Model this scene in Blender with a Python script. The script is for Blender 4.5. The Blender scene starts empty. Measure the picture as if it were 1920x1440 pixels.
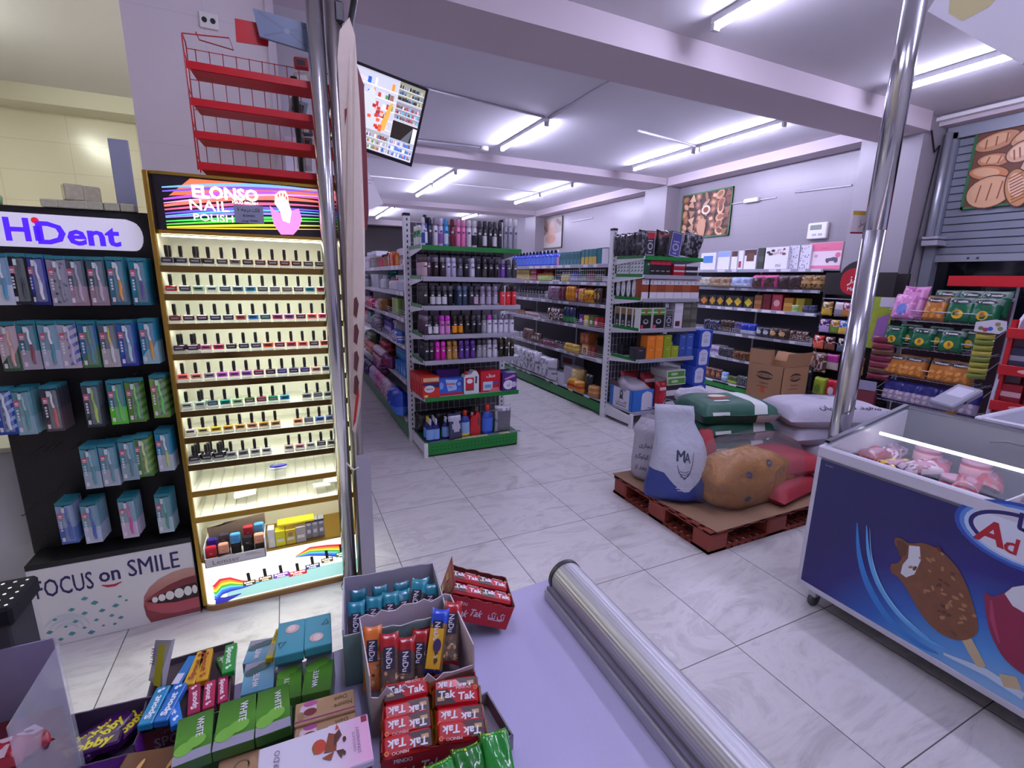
import bpy, math, random
from mathutils import Vector, Matrix
from mathutils.bvhtree import BVHTree
SC = bpy.context.scene
COL = SC.collection
# ---------------------------------------------------------------- camera, world, exposure
CAM_H = 1.6
CAM_R = ((0.9063, -0.4223, 0.0178), (-0.0760, -0.2046, -0.9759), (0.4158, 0.8831, -0.2175))  # rows: right, down, forward
cam = bpy.data.cameras.new('camera')
cam.sensor_width = 36.0
cam.lens = 36.0 * 891 / 1920
cam.clip_start = 0.02
cam.clip_end = 60
cam_o = bpy.data.objects.new('camera', cam)
COL.objects.link(cam_o)
r_, d_, f_ = [Vector(a).normalized() for a in CAM_R]
cam_o.matrix_world = Matrix(((r_.x, -d_.x, -f_.x, 0), (r_.y, -d_.y, -f_.y, 0), (r_.z, -d_.z, -f_.z, CAM_H), (0, 0, 0, 1)))
SC.camera = cam_o
w = bpy.data.worlds.new('world'); SC.world = w
w.use_nodes = True
w.node_tree.nodes['Background'].inputs[0].default_value = (0.02, 0.02, 0.03, 1)
SC.view_settings.view_transform = 'Standard'
SC.view_settings.look = 'None'
SC.view_settings.gamma = 1.0
SC.view_settings.use_curve_mapping = False
SC.view_settings.exposure = 0.98
SC.cycles.max_bounces = 8
SC.cycles.diffuse_bounces = 4
SC.cycles.glossy_bounces = 4
SC.cycles.transparent_max_bounces = 24
SC.cycles.transmission_bounces = 6
SC.cycles.sample_clamp_indirect = 6
SC.cycles.use_denoising = True
TUBE_COL = (0.715, 0.70, 1.0)
TUBE_STR = 60.0
WARM_COL = (0.95, 1.0, 0.84)

def at(px, py, x=None, y=None, z=None, d=None):
    """measured point of the photograph at a known wall, depth or height"""
    a, b = (px - 960) / 891.0, (py - 720) / 891.0
    v = r_ * a + d_ * b + f_
    if x is not None: t = x / v.x
    elif y is not None: t = y / v.y
    elif z is not None: t = (z - CAM_H) / v.z
    else: t = d / v.length
    return Vector((0, 0, CAM_H)) + v * t

# ---------------------------------------------------------------- materials
def lin(h):
    if isinstance(h, str):
        h = h.lstrip('#')
        c = [int(h[i:i + 2], 16) / 255 for i in (0, 2, 4)]
        return tuple(x / 12.92 if x < 0.04045 else ((x + 0.055) / 1.055) ** 2.4 for x in c)
    return h
_M = {}
def mat(c, rough=0.5, metal=0.0, emit=0.0, alpha=1.0, spec=0.5, nz=0.0, nscale=20.0, bump=0.0, coat=0.0, name=None, bd=0.01):
    key = (c, rough, metal, emit, alpha, spec, nz, nscale, bump, coat, bd)
    if key in _M: return _M[key]
    m = bpy.data.materials.new(name or 'paint')
    m.use_nodes = True
    nt = m.node_tree; b = nt.nodes['Principled BSDF']
    col = lin(c)
    b.inputs['Base Color'].default_value = (*col, 1)
    b.inputs['Roughness'].default_value = rough
    b.inputs['Metallic'].default_value = metal
    b.inputs['Specular IOR Level'].default_value = spec
    b.inputs['Alpha'].default_value = alpha
    if coat: b.inputs['Coat Weight'].default_value = coat; b.inputs['Coat Roughness'].default_value = 0.1
    if emit:
        b.inputs['Emission Color'].default_value = (*col, 1)
        b.inputs['Emission Strength'].default_value = emit
    if nz or bump:
        tc = nt.nodes.new('ShaderNodeTexCoord')
        n = nt.nodes.new('ShaderNodeTexNoise')
        n.inputs['Scale'].default_value = nscale; n.inputs['Detail'].default_value = 4
        nt.links.new(tc.outputs['Object'], n.inputs['Vector'])
        if nz:
            mx = nt.nodes.new('ShaderNodeMix'); mx.data_type = 'RGBA'
            mx.inputs['A'].default_value = (*[v * (1 - nz) for v in col], 1)
            mx.inputs['B'].default_value = (*[min(1, v * (1 + nz)) for v in col], 1)
            nt.links.new(n.outputs['Fac'], mx.inputs['Factor'])
            nt.links.new(mx.outputs['Result'], b.inputs['Base Color'])
        if bump:
            bp = nt.nodes.new('ShaderNodeBump'); bp.inputs['Strength'].default_value = bump; bp.inputs['Distance'].default_value = bd; n.inputs['Distortion'].default_value = 0.6 if bd > 0.011 else 0.0
            nt.links.new(n.outputs['Fac'], bp.inputs['Height']); nt.links.new(bp.outputs['Normal'], b.inputs['Normal'])
    _M[key] = m
    return m
def gradmat(stops, axis=2, lo=0.0, hi=1.0, rough=0.4, noise=0.0, nscale=8.0, emit=0.0, vec=None, dist=None):
    """printed colour that runs along one of the object's own axes"""
    m = bpy.data.materials.new('print'); m.use_nodes = True
    nt = m.node_tree; b = nt.nodes['Principled BSDF']; L = nt.links.new
    tc = nt.nodes.new('ShaderNodeTexCoord')
    if dist:
        dt = nt.nodes.new('ShaderNodeVectorMath'); dt.operation = 'DISTANCE'
        dt.inputs[1].default_value = dist
        L(tc.outputs['Object'], dt.inputs[0]); src = dt.outputs['Value']
    elif vec:
        dt = nt.nodes.new('ShaderNodeVectorMath'); dt.operation = 'DOT_PRODUCT'
        dt.inputs[1].default_value = vec
        L(tc.outputs['Object'], dt.inputs[0]); src = dt.outputs['Value']
    else:
        sp = nt.nodes.new('ShaderNodeSeparateXYZ'); L(tc.outputs['Object'], sp.inputs[0]); src = sp.outputs[axis]
    if noise:
        n = nt.nodes.new('ShaderNodeTexNoise'); n.inputs['Scale'].default_value = nscale; L(tc.outputs['Object'], n.inputs['Vector'])
        ma = nt.nodes.new('ShaderNodeMath'); ma.operation = 'MULTIPLY_ADD'
        ma.inputs[1].default_value = noise; L(n.outputs['Fac'], ma.inputs[0]); L(src, ma.inputs[2]); src = ma.outputs[0]
    mr = nt.nodes.new('ShaderNodeMapRange'); mr.inputs['From Min'].default_value = lo; mr.inputs['From Max'].default_value = hi
    L(src, mr.inputs['Value'])
    cr = nt.nodes.new('ShaderNodeValToRGB'); L(mr.outputs['Result'], cr.inputs['Fac'])
    e = cr.color_ramp.elements
    while len(e) < len(stops): e.new(0.5)
    for q, (p, c) in zip(e, stops): q.position = p; q.color = (*lin(c), 1)
    L(cr.outputs['Color'], b.inputs['Base Color']); b.inputs['Roughness'].default_value = rough
    if emit: L(cr.outputs['Color'], b.inputs['Emission Color']); b.inputs['Emission Strength'].default_value = emit
    return m

WHITE = mat('#e4e2e2', 0.45); METALW = mat('#dcdce0', 0.35, name='white steel'); GREEN = mat('#0f7a2c', 0.35, name='green steel')
GREYST = mat('#b4b4be', 0.3, 0.3, name='grey steel'); BLACK = mat('#141416', 0.45); CHROME = mat('#c9c9cf', 0.16, 1.0, name='chrome')
RED = mat('#b3141f', 0.35); DARK = mat('#26262b', 0.5); CARD = mat('#9a7458', 0.8, nz=0.08, name='cardboard')
CLEAR = mat('#f4f6f8', 0.08, alpha=0.18, name='clear plastic'); CREAM = mat('#d8c9a0', 0.6)

# ---------------------------------------------------------------- mesh building
def rotz(a): return Matrix.Rotation(math.radians(a), 4, 'Z')
def rotx(a): return Matrix.Rotation(math.radians(a), 4, 'X')
def roty(a): return Matrix.Rotation(math.radians(a), 4, 'Y')
def tr(x, y, z): return Matrix.Translation((x, y, z))
def frame(o, u, v):
    """matrix whose x runs along u, y along v, z out of the face"""
    u = Vector(u).normalized(); v = Vector(v); n = u.cross(v).normalized(); v = n.cross(u)
    return Matrix(((u.x, v.x, n.x, o[0]), (u.y, v.y, n.y, o[1]), (u.z, v.z, n.z, o[2]), (0, 0, 0, 1)))
FRONT = frame((0, 0, 0), (1, 0, 0), (0, 0, 1))           # faces -Y: local x right, y up
_T = {}
def text_geo(s, bold):
    if 'M' in s or 'W' in s: bold = 0.0
    k = (s, bold)
    if k not in _T:
        c = bpy.data.curves.new('lettering', 'FONT'); c.body = s; c.resolution_u = 2; c.offset = bold
        o = bpy.data.objects.new('lettering', c); COL.objects.link(o)
        dg = bpy.context.evaluated_depsgraph_get(); dg.update()
        m = bpy.data.meshes.new_from_object(o.evaluated_get(dg))
        vs = [(v.co.x, v.co.y) for v in m.vertices]; fs = [tuple(p.vertices) for p in m.polygons]
        bpy.data.objects.remove(o); bpy.data.curves.remove(c); bpy.data.meshes.remove(m)
        x0, x1 = min(v[0] for v in vs), max(v[0] for v in vs); y0, y1 = min(v[1] for v in vs), max(v[1] for v in vs)
        _T[k] = (vs, fs, x0, x1, y0, y1)
    return _T[k]
class MB:
    def __init__(s): s.v = []; s.f = []; s.mi = []; s.sm = []; s.mats = []
    def slot(s, m):
        if m not in s.mats: s.mats.append(m)
        return s.mats.index(m)
    def add(s, vs, fs, m, T=None, smooth=False):
        n = len(s.v)
        s.v += [tuple(T @ Vector(v)) for v in vs] if T is not None else [tuple(v) for v in vs]
        ms = m if isinstance(m, list) else None
        k = 0 if ms else s.slot(m)
        for i, f in enumerate(fs):
            s.f.append(tuple(a + n for a in f)); s.mi.append(s.slot(ms[i]) if ms else k); s.sm.append(smooth)
        return s
    def box(s, x0, y0, z0, x1, y1, z1, m, b=0.0, T=None):
        if b <= 0:
            vs = [(x, y, z) for z in (z0, z1) for y in (y0, y1) for x in (x0, x1)]
            return s.add(vs, [(0, 2, 3, 1), (4, 5, 7, 6), (0, 1, 5, 4), (2, 6, 7, 3), (0, 4, 6, 2), (1, 3, 7, 5)], m, T)
        vs = []; fs = []; idx = {}
        X, Y, Z = (x0, x1), (y0, y1), (z0, z1)
        for i in (0, 1):
            for j in (0, 1):
                for k in (0, 1):
                    dx, dy, dz = (b if i == 0 else -b), (b if j == 0 else -b), (b if k == 0 else -b)
                    idx[i, j, k] = len(vs)
                    vs += [(X[i], Y[j] + dy, Z[k] + dz), (X[i] + dx, Y[j], Z[k] + dz), (X[i] + dx, Y[j] + dy, Z[k])]
        def q(keys, o): return tuple(idx[k] + o for k in keys)
        for i in (0, 1):
            a = [(i, 0, 0), (i, 1, 0), (i, 1, 1), (i, 0, 1)]; fs.append(q(a if i else a[::-1], 0))
            a = [(0, i, 0), (1, i, 0), (1, i, 1), (0, i, 1)]; fs.append(q(a[::-1] if i else a, 1))
            a = [(0, 0, i), (1, 0, i), (1, 1, i), (0, 1, i)]; fs.append(q(a if i else a[::-1], 2))
        for i in (0, 1):
            for j in (0, 1):
                e = [(idx[i, j, 0] + 0, idx[i, j, 1] + 0, idx[i, j, 1] + 1, idx[i, j, 0] + 1)]
                e += [(idx[i, 0, j] + 0, idx[i, 1, j] + 0, idx[i, 1, j] + 2, idx[i, 0, j] + 2)]
                e += [(idx[0, i, j] + 1, idx[1, i, j] + 1, idx[1, i, j] + 2, idx[0, i, j] + 2)]
                fs += e
                for k in (0, 1): n = idx[i, j, k]; fs.append((n, n + 1, n + 2))
        c = Vector(((x0 + x1) / 2, (y0 + y1) / 2, (z0 + z1) / 2)); out = []
        for f in fs:
            p = [Vector(vs[a]) for a in f]; nn = (p[1] - p[0]).cross(p[2] - p[0]); mid = sum(p, Vector()) / len(p)
            out.append(f if nn.dot(mid - c) >= 0 else f[::-1])
        return s.add(vs, out, m, T)
    def lathe(s, prof, m, n=12, T=None, smooth=True, cap=True):
        vs = [(r * math.cos(2 * math.pi * i / n), r * math.sin(2 * math.pi * i / n), z) for r, z in prof for i in range(n)]
        fs = []; ms = []
        for k in range(len(prof) - 1):
            for i in range(n):
                j = (i + 1) % n
                fs.append((k * n + i, k * n + j, (k + 1) * n + j, (k + 1) * n + i)); ms.append(m[k] if isinstance(m, list) else m)
        if cap:
            fs.append(tuple(range(n))[::-1]); ms.append(m[0] if isinstance(m, list) else m)
            fs.append(tuple((len(prof) - 1) * n + i for i in range(n))); ms.append(m[-1] if isinstance(m, list) else m)
        return s.add(vs, fs, ms, T, smooth)
    def tube(s, pts, r, m, n=6, T=None, closed=False, smooth=True):
        pts = [Vector(p) for p in pts]; vs = []; N = len(pts); up0 = None
        for i, p in enumerate(pts):
            a = pts[(i - 1) % N] if closed or i > 0 else p
            b = pts[(i + 1) % N] if closed or i < N - 1 else p
            t = (b - a).normalized()
            u = up0 if up0 is not None else (Vector((0, 0, 1)) if abs(t.z) < 0.9 else Vector((1, 0, 0)))
            sd = t.cross(u)
            if sd.length < 1e-4: sd = t.cross(Vector((0, 1, 0.3)))
            sd.normalize(); up = sd.cross(t).normalized(); up0 = up
            rr = r[i] if isinstance(r, (list, tuple)) else r
            vs += [p + (sd * math.cos(2 * math.pi * k / n) + up * math.sin(2 * math.pi * k / n)) * rr for k in range(n)]
        fs = []
        for i in range(N if closed else N - 1):
            i2 = (i + 1) % N
            for k in range(n): fs.append((i * n + k, i2 * n + k, i2 * n + (k + 1) % n, i * n + (k + 1) % n)[::-1])
        if not closed: fs += [tuple(range(n)), tuple((N - 1) * n + k for k in range(n))[::-1]]
        return s.add(vs, fs, m, T, smooth)
    def prism(s, poly, h, m, T=None, side=None, z0=0.0, smooth=False):
        n = len(poly); vs = [(x, y, z0) for x, y in poly] + [(x, y, z0 + h) for x, y in poly]
        area = sum(poly[i][0] * poly[(i + 1) % n][1] - poly[(i + 1) % n][0] * poly[i][1] for i in range(n))
        a = tuple(range(n)); fs = [a[::-1], tuple(i + n for i in a)] + [(i, (i + 1) % n, (i + 1) % n + n, i + n) for i in range(n)]
        if area < 0: fs = [f[::-1] for f in fs]
        return s.add(vs, fs, [m, m] + [side or m] * n, T)
    def flat(s, poly, m, T=None, z=0.0):
        return s.add([(x, y, z) for x, y in poly], [tuple(range(len(poly)))], m, T)
    def rect(s, x0, y0, x1, y1, m, T=None, z=0.0): return s.flat([(x0, y0), (x1, y0), (x1, y1), (x0, y1)], m, T, z)
    def ell(s, cx, cy, rx, ry, m, T=None, z=0.0, n=14, a=0.0):
        ca, sa = math.cos(a), math.sin(a)
        return s.flat([(cx + rx * math.cos(t) * ca - ry * math.sin(t) * sa, cy + rx * math.cos(t) * sa + ry * math.sin(t) * ca) for t in [2 * math.pi * i / n for i in range(n)]], m, T, z)
    def text(s, st, x, y, h, m, T=None, z=0.0, bold=0.0, align='c', w=None, slant=0.0, rot=0.0):
        """lettering of cap height h about (x, y); w limits or sets its width"""
        vs, fs, x0, x1, y0, y1 = text_geo(st, bold)
        k = h / 0.72; kx = w / (x1 - x0) if w else k
        ox = {'c': (x0 + x1) / 2, 'l': x0, 'r': x1}[align]; oy = 0.36
        c, sn = math.cos(rot), math.sin(rot)
        if bold > 0 and ('M' in st or 'W' in st):
            for e in (-1, 1): s.text(st, x + e * c * h * bold * 1.5, y + e * sn * h * bold * 1.5, h, m, T, z + .00005 * e, 0.0, align, w, slant, rot)
        o = []
        for a, b in vs:
            p, q = (a - ox) * kx + (b - oy) * k * slant, (b - oy) * k
            o.append((x + p * c - q * sn, y + p * sn + q * c, z))
        return s.add(o, fs, m, T)
    def band(s, pts, wd, m, T=None, z=0.0):
        """flat stroke along 2-D points, wd a number or one per point"""
        n = len(pts); L = []; R = []
        for i, p in enumerate(pts):
            a = pts[max(0, i - 1)]; b = pts[min(n - 1, i + 1)]
            dx, dy = b[0] - a[0], b[1] - a[1]; l = math.hypot(dx, dy) or 1
            q = (wd[i] if isinstance(wd, (list, tuple)) else wd) / 2
            L.append((p[0] - dy / l * q, p[1] + dx / l * q, z)); R.append((p[0] + dy / l * q, p[1] - dx / l * q, z))
        return s.add(L + R, [(n + i, n + i + 1, i + 1, i) for i in range(n - 1)], m, T)
    def pillow(s, w, d, h, m, T=None, nu=14, nv=12, p=4.0, seed=0, wob=0.0, flatb=0.35, edge=0.02, top=None):
        """stuffed bag lying flat: w by d, seams round the edge, top(u,v) may pick a material"""
        rnd = random.Random(seed); ph = [rnd.uniform(0, 6.28) for _ in range(6)]
        V = []; F = []; MS = []
        def ring(sg):
            o = len(V)
            for j in range(nv + 1):
                for i in range(nu + 1):
                    u, v = 2 * i / nu - 1, 2 * j / nv - 1
                    t = max(0.0, (1 - abs(u) ** p) * (1 - abs(v) ** p)) ** 0.5
                    ww = 1 + wob * (math.sin(3 * u + ph[0]) * math.sin(2.5 * v + ph[1]) + 0.6 * math.sin(7 * u + 4 * v + ph[2]) + 0.4 * math.sin(11 * v - 6 * u + ph[3]))
                    pull = 1 - 0.06 * (1 - (abs(u) * abs(v)) ** 2) * (abs(u) > 0.99 or abs(v) > 0.99)
                    zz = (h * (1 - flatb) * t * ww if sg > 0 else -h * flatb * min(1, t * 1.6))
                    V.append((u * w / 2 * pull, v * d / 2 * pull, h * flatb + zz + (edge * 0.0)))
            for j in range(nv):
                for i in range(nu):
                    a = o + j * (nu + 1) + i; f = (a, a + 1, a + nu + 2, a + nu + 1)
                    F.append(f if sg > 0 else f[::-1])
                    MS.append(top((i + .5) / nu, (j + .5) / nv, sg) if top else m)
        ring(1); ring(-1)
        return s.add(V, F, MS, T, True)
    def loft(s, secs, m, T=None, n=22, wob=0.0, seed=0, fn=None, caps=(1, 1), p=2.6, zf=None, jit=0.0, dens=1):
        """soft upright body through (z, cx, cy, rx, ry) sections; fn(t, u) may pick the material, u=0.5 at the front"""
        rnd = random.Random(seed); ph = [rnd.uniform(0, 6.28) for _ in range(6)]
        if dens > 1: secs = [tuple(a[c] + (b[c] - a[c]) * q / dens for c in range(5)) for a, b in zip(secs, secs[1:]) for q in range(dens)] + [secs[-1]]
        V = []; F = []; MS = []; N = len(secs)
        for k, (z, cx, cy, rx, ry) in enumerate(secs):
            for i in range(n):
                a = 2 * math.pi * i / n + math.pi / 2
                ca, sa = math.cos(a), math.sin(a)
                q = 1 + rnd.uniform(-jit, jit) + wob * (math.sin(3 * a + ph[0] + 9 * z) + .7 * math.sin(5 * a + ph[1] - 14 * z) + .5 * math.sin(2 * a + ph[2] + 31 * z))
                V.append((cx + rx * q * math.copysign(abs(ca) ** (2 / p), ca), cy + ry * q * math.copysign(abs(sa) ** (2 / p), sa), z + wob * .12 * math.sin(4 * a + ph[3]) + (zf(k, i / n) if zf else 0)))
        for k in range(N - 1):
            for i in range(n):
                j = (i + 1) % n; F.append((k * n + i, k * n + j, (k + 1) * n + j, (k + 1) * n + i))
                MS.append(fn((k + .5) / (N - 1), (i + .5) / n) if fn else m)
        if caps[0]: F.append(tuple(range(n))[::-1]); MS.append(m)
        if caps[1]: F.append(tuple((N - 1) * n + i for i in range(n))); MS.append(m)
        return s.add(V, F, MS, T, True)
    def textc(s, st, R, z, h, m, T=None, bold=0.0, ang=0.0, w=None, off=0.0, sy=1.0):
        """lettering bent round a body of radius R, centred on its front"""
        vs, fs, x0, x1, y0, y1 = text_geo(st, bold); k = h / 0.72; kx = w / (x1 - x0) if w else k; o = []
        for a, b in vs:
            t = (a - (x0 + x1) / 2) * kx / R + ang; o.append(((R + off) * math.sin(t), -(R * sy + off) * math.cos(t), z + (b - .36) * k))
        return s.add(o, fs, m, T)
    def mark(s): return (len(s.v), len(s.f))
    def drape(s, nb, mk, off=0.002, d=(0, 1, 0)):
        """lay everything added since mark mk onto the first nb faces, along d"""
        bv = BVHTree.FromPolygons([Vector(v) for v in s.v[:mk[0]]], s.f[:nb]); d = Vector(d)
        for i in range(mk[0], len(s.v)):
            v = Vector(s.v[i]); h = bv.ray_cast(v - d * 3, d)
            if h[0] is not None: s.v[i] = tuple(h[0] - d * off)
            else:
                h = bv.find_nearest(v)
                if h[0] is not None: s.v[i] = tuple(h[0] - d * off)
    def mesh(s, name):
        me = bpy.data.meshes.new(name); me.from_pydata(s.v, [], s.f)
        for m in s.mats: me.materials.append(m)
        me.polygons.foreach_set('material_index', s.mi); me.polygons.foreach_set('use_smooth', s.sm)
        me.update()
        return me
    def build(s, name, parent=None, M=None):
        return put(s.mesh(name), name, parent, M)
def put(me, name, parent=None, M=None):
    o = bpy.data.objects.new(name, me); COL.objects.link(o)
    if parent is not None: o.parent = parent
    if M is not None: o.matrix_local = M
    return o
def tag(o, label, cat, group=None, kind=None):
    o['label'] = label; o['category'] = cat
    if group: o['group'] = group
    if kind: o['kind'] = kind
    return o
def empty(name, M, label, cat, group=None):
    o = bpy.data.objects.new(name, None); COL.objects.link(o); o.empty_display_size = 0.05
    o.matrix_local = M
    return tag(o, label, cat, group)
def struct(o): o['kind'] = 'structure'; return o
ORD = 'first second third fourth fifth sixth seventh eighth ninth tenth eleventh twelfth thirteenth fourteenth fifteenth sixteenth seventeenth eighteenth nineteenth twentieth'.split()
for t_ in ('twent', 'thirt', 'fort', 'fift', 'sixt', 'sevent', 'eight'): ORD += ([t_ + 'ieth'] if t_ != 'twent' else []) + [t_ + 'y-' + a for a in ORD[:9]]
def nth(i, n=None): return 'last' if n and i == n - 1 and n > 1 else ORD[i]
def copy_tree(o, M, label=None):
    c = o.copy(); COL.objects.link(c); c.matrix_local = M
    if label: c['label'] = label
    for ch in list(o.children):
        k = ch.copy(); COL.objects.link(k); k.parent = c; k.matrix_parent_inverse = ch.matrix_parent_inverse; k.matrix_local = ch.matrix_local
        for g in list(ch.children):
            q = g.copy(); COL.objects.link(q); q.parent = k; q.matrix_local = g.matrix_local
    return c
RND = random.Random(7)
# ---------------------------------------------------------------- the room
def floor_mat():
    m = bpy.data.materials.new('marble floor tile'); m.use_nodes = True
    nt = m.node_tree; b = nt.nodes['Principled BSDF']; L = nt.links.new; N = nt.nodes.new
    tc = N('ShaderNodeTexCoord'); sp = N('ShaderNodeSeparateXYZ'); L(tc.outputs['Object'], sp.inputs[0])
    def math_(op, a, bb=None, c=None):
        n = N('ShaderNodeMath'); n.operation = op
        for i, q in enumerate((a, bb, c)):
            if q is None: continue
            if isinstance(q, (int, float)): n.inputs[i].default_value = q
            else: L(q, n.inputs[i])
        return n.outputs[0]
    gs = []; cells = []
    for ax, off in ((0, 0.474), (1, 1.222)):
        t = math_('DIVIDE', math_('SUBTRACT', sp.outputs[ax], off), 0.6225)
        fr = math_('FRACT', math_('ADD', t, 100.0)); cells.append(math_('FLOOR', t))
        e = math_('MINIMUM', fr, math_('SUBTRACT', 1.0, fr)); gs.append(e)
    g = math_('LESS_THAN', math_('MINIMUM', gs[0], gs[1]), 0.0035)
    cb = N('ShaderNodeCombineXYZ'); L(cells[0], cb.inputs[0]); L(cells[1], cb.inputs[1])
    wn = N('ShaderNodeTexWhiteNoise'); wn.noise_dimensions = '2D'; L(cb.outputs[0], wn.inputs['Vector'])
    va = N('ShaderNodeVectorMath'); va.operation = 'MULTIPLY_ADD'; L(wn.outputs['Color'], va.inputs[0]); va.inputs[1].default_value = (9, 9, 9); L(tc.outputs['Object'], va.inputs[2])
    vs = N('ShaderNodeVectorMath'); vs.operation = 'MULTIPLY'; L(va.outputs[0], vs.inputs[0]); vs.inputs[1].default_value = (1.0, 2.6, 1.0)
    n1 = N('ShaderNodeTexNoise'); n1.inputs['Scale'].default_value = 1.6; n1.inputs['Detail'].default_value = 9; n1.inputs['Roughness'].default_value = 0.68; n1.inputs['Distortion'].default_value = 1.4; L(vs.outputs[0], n1.inputs['Vector'])
    cr = N('ShaderNodeValToRGB'); L(n1.outputs['Fac'], cr.inputs['Fac'])
    st = [(0.28, '#a9a5a4'), (0.43, '#cfcbca'), (0.52, '#d7d4d3'), (0.6, '#c5c1c1'), (0.72, '#e2dfdf')]
    e = cr.color_ramp.elements
    while len(e) < len(st): e.new(0.5)
    for q, (p, c) in zip(e, st): q.position = p; q.color = (*lin(c), 1)
    mx = N('ShaderNodeMix'); mx.data_type = 'RGBA'; L(g, mx.inputs['Factor']); L(cr.outputs['Color'], mx.inputs['A']); mx.inputs['B'].default_value = (*lin('#5c5856'), 1)
    L(mx.outputs['Result'], b.inputs['Base Color']); b.inputs['Roughness'].default_value = 0.34
    b.inputs['Specular IOR Level'].default_value = 0.35
    bp = N('ShaderNodeBump'); bp.inputs['Strength'].default_value = 0.15; bp.inputs['Distance'].default_value = 0.004
    L(n1.outputs['Fac'], bp.inputs['Height']); L(bp.outputs['Normal'], b.inputs['Normal'])
    return m
def tile_wall_mat(col, gx, gz, line=0.006, dark=0.8, axis=1, rough=0.25):
    m = bpy.data.materials.new('wall tile'); m.use_nodes = True
    nt = m.node_tree; b = nt.nodes['Principled BSDF']; L = nt.links.new; N = nt.nodes.new
    tc = N('ShaderNodeTexCoord'); sp = N('ShaderNodeSeparateXYZ'); L(tc.outputs['Object'], sp.inputs[0])
    es = []
    for ax, g in ((axis, gx), (2, gz)):
        q = N('ShaderNodeMath'); q.operation = 'MULTIPLY_ADD'; q.inputs[1].default_value = 1 / g; q.inputs[2].default_value = 50.3; L(sp.outputs[ax], q.inputs[0])
        f = N('ShaderNodeMath'); f.operation = 'FRACT'; L(q.outputs[0], f.inputs[0])
        l = N('ShaderNodeMath'); l.operation = 'LESS_THAN'; l.inputs[1].default_value = line / g; L(f.outputs[0], l.inputs[0]); es.append(l.outputs[0])
    mx_ = N('ShaderNodeMath'); mx_.operation = 'MAXIMUM'; L(es[0], mx_.inputs[0]); L(es[1], mx_.inputs[1])
    mx = N('ShaderNodeMix'); mx.data_type = 'RGBA'; L(mx_.outputs[0], mx.inputs['Factor'])
    c = lin(col); mx.inputs['A'].default_value = (*c, 1); mx.inputs['B'].default_value = (*[v * dark for v in c], 1)
    L(mx.outputs['Result'], b.inputs['Base Color']); b.inputs['Roughness'].default_value = rough
    return m
WTILE = tile_wall_mat('#8c868d', 0.6, 0.3, 0.004, 0.86, 1, 0.3)
CTILE = tile_wall_mat('#ddd6c4', 0.6, 0.3, 0.006, 0.8, 0, 0.2)
PLASTER = mat('#d2cfd4', 0.9, nz=0.02, nscale=60, name='ceiling plaster'); BEAMP = mat('#c6bac0', 0.85, name='beam plaster')
ZC = 3.36
def wall(name, x0, y0, z0, x1, y1, z1, m): return struct(MB().box(x0, y0, z0, x1, y1, z1, m).build(name))
wall('floor', -3.4, -1.6, -0.1, 8.2, 17.2, 0, floor_mat())
wall('ceiling', -3.4, -1.6, ZC, 8.2, 17.2, ZC + 0.1, PLASTER)
wall('wall_right', 6.5, 3.45, 0, 6.62, 17.2, ZC, WTILE)
for i, (a, b) in enumerate(((3.12, 3.74), (6.92, 7.5), (11.88, 12.5))):
    wall('trim_%d' % (i + 1), 6.2, a, 0, 6.8 if i == 0 else 6.5, b, ZC, mat('#918b92', 0.35, name='tiled pilaster'))
wall('trim_4', 6.2, 3.74, 3.225, 6.5, 6.92, ZC, BEAMP)
wall('trim_5', 6.2, 7.5, 3.225, 6.5, 11.88, ZC, BEAMP)
wall('trim_6', 0.05, 3.07, 3.175, 6.2, 3.58, ZC, BEAMP)
wall('trim_7', 0.05, 6.95, 3.25, 6.2, 7.55, ZC, BEAMP)
wall('trim_8', 0.05, 11.9, 3.25, 6.2, 12.5, ZC, BEAMP)
wall('trim_9', 0.05, 16.3, 3.2, 6.5, 16.6, ZC, BEAMP)
wall('wall_back', -0.6, 17.0, 0, 6.62, 17.2, ZC, mat('#3a3536', 0.7))
wall('wall_left', -0.6, 3.07, 0, 0.05, 17.0, ZC, tile_wall_mat('#d6ced4', 0.9, 0.6, 0.004, 0.9, 0, 0.4))
wall('wall_side', -3.4, -1.6, 0, -3.3, 17.0, ZC, CTILE)
wall('wall_cream', -3.3, 7.0, 0, -0.6, 7.2, ZC, CTILE)
wall('trim_10', -3.3, 6.66, 3.2, -0.6, 7.0, ZC, mat('#d6d2c2', 0.85))
wall('wall_front', -3.4, -1.7, 0, 8.2, -1.6, ZC, mat('#c9c2c4', 0.8))
# shop front: steel housing, rolling shutter and the dark glazed opening under it
wall('wall_header', 6.45, -1.6, 3.26, 6.9, 3.12, ZC, BEAMP)
wall('trim_11', 6.38, -1.6, 3.3, 6.45, 3.12, 3.335, WHITE)
sh = MB(); SHM = mat('#7d828e', 0.42, 0.35, name='shutter slat')
for k in range(16):
    z = 1.94 + k * 0.08
    sh.box(6.66, -1.6, z, 6.685, 3.0, z + 0.074, SHM, 0.005)
shutter = empty('roller_shutter', tr(0, 0, 0), 'grey steel roller shutter half lowered over the shop front', 'shutter')
sh.build('curtain', shutter)
MB().box(6.65, -1.6, 1.86, 6.695, 3.0, 1.935, mat('#9a9ea8', 0.35, 0.5)).box(6.645, 2.7, 1.885, 6.65, 2.72, 1.905, DARK).box(6.645, 2.62, 1.885, 6.65, 2.64, 1.905, DARK).build('bottom_rail', shutter)
MB().box(6.60, 3.0, 0, 6.74, 3.1, 3.2, mat('#8b8f9a', 0.4, 0.4)).build('guide_rail', shutter)
MB().tube([(6.56, 3.06, 2.12), (6.56, 3.06, 3.2)], 0.035, mat('#a8acb6', 0.3, 0.6), 10).build('guide_tube', shutter)
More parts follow.
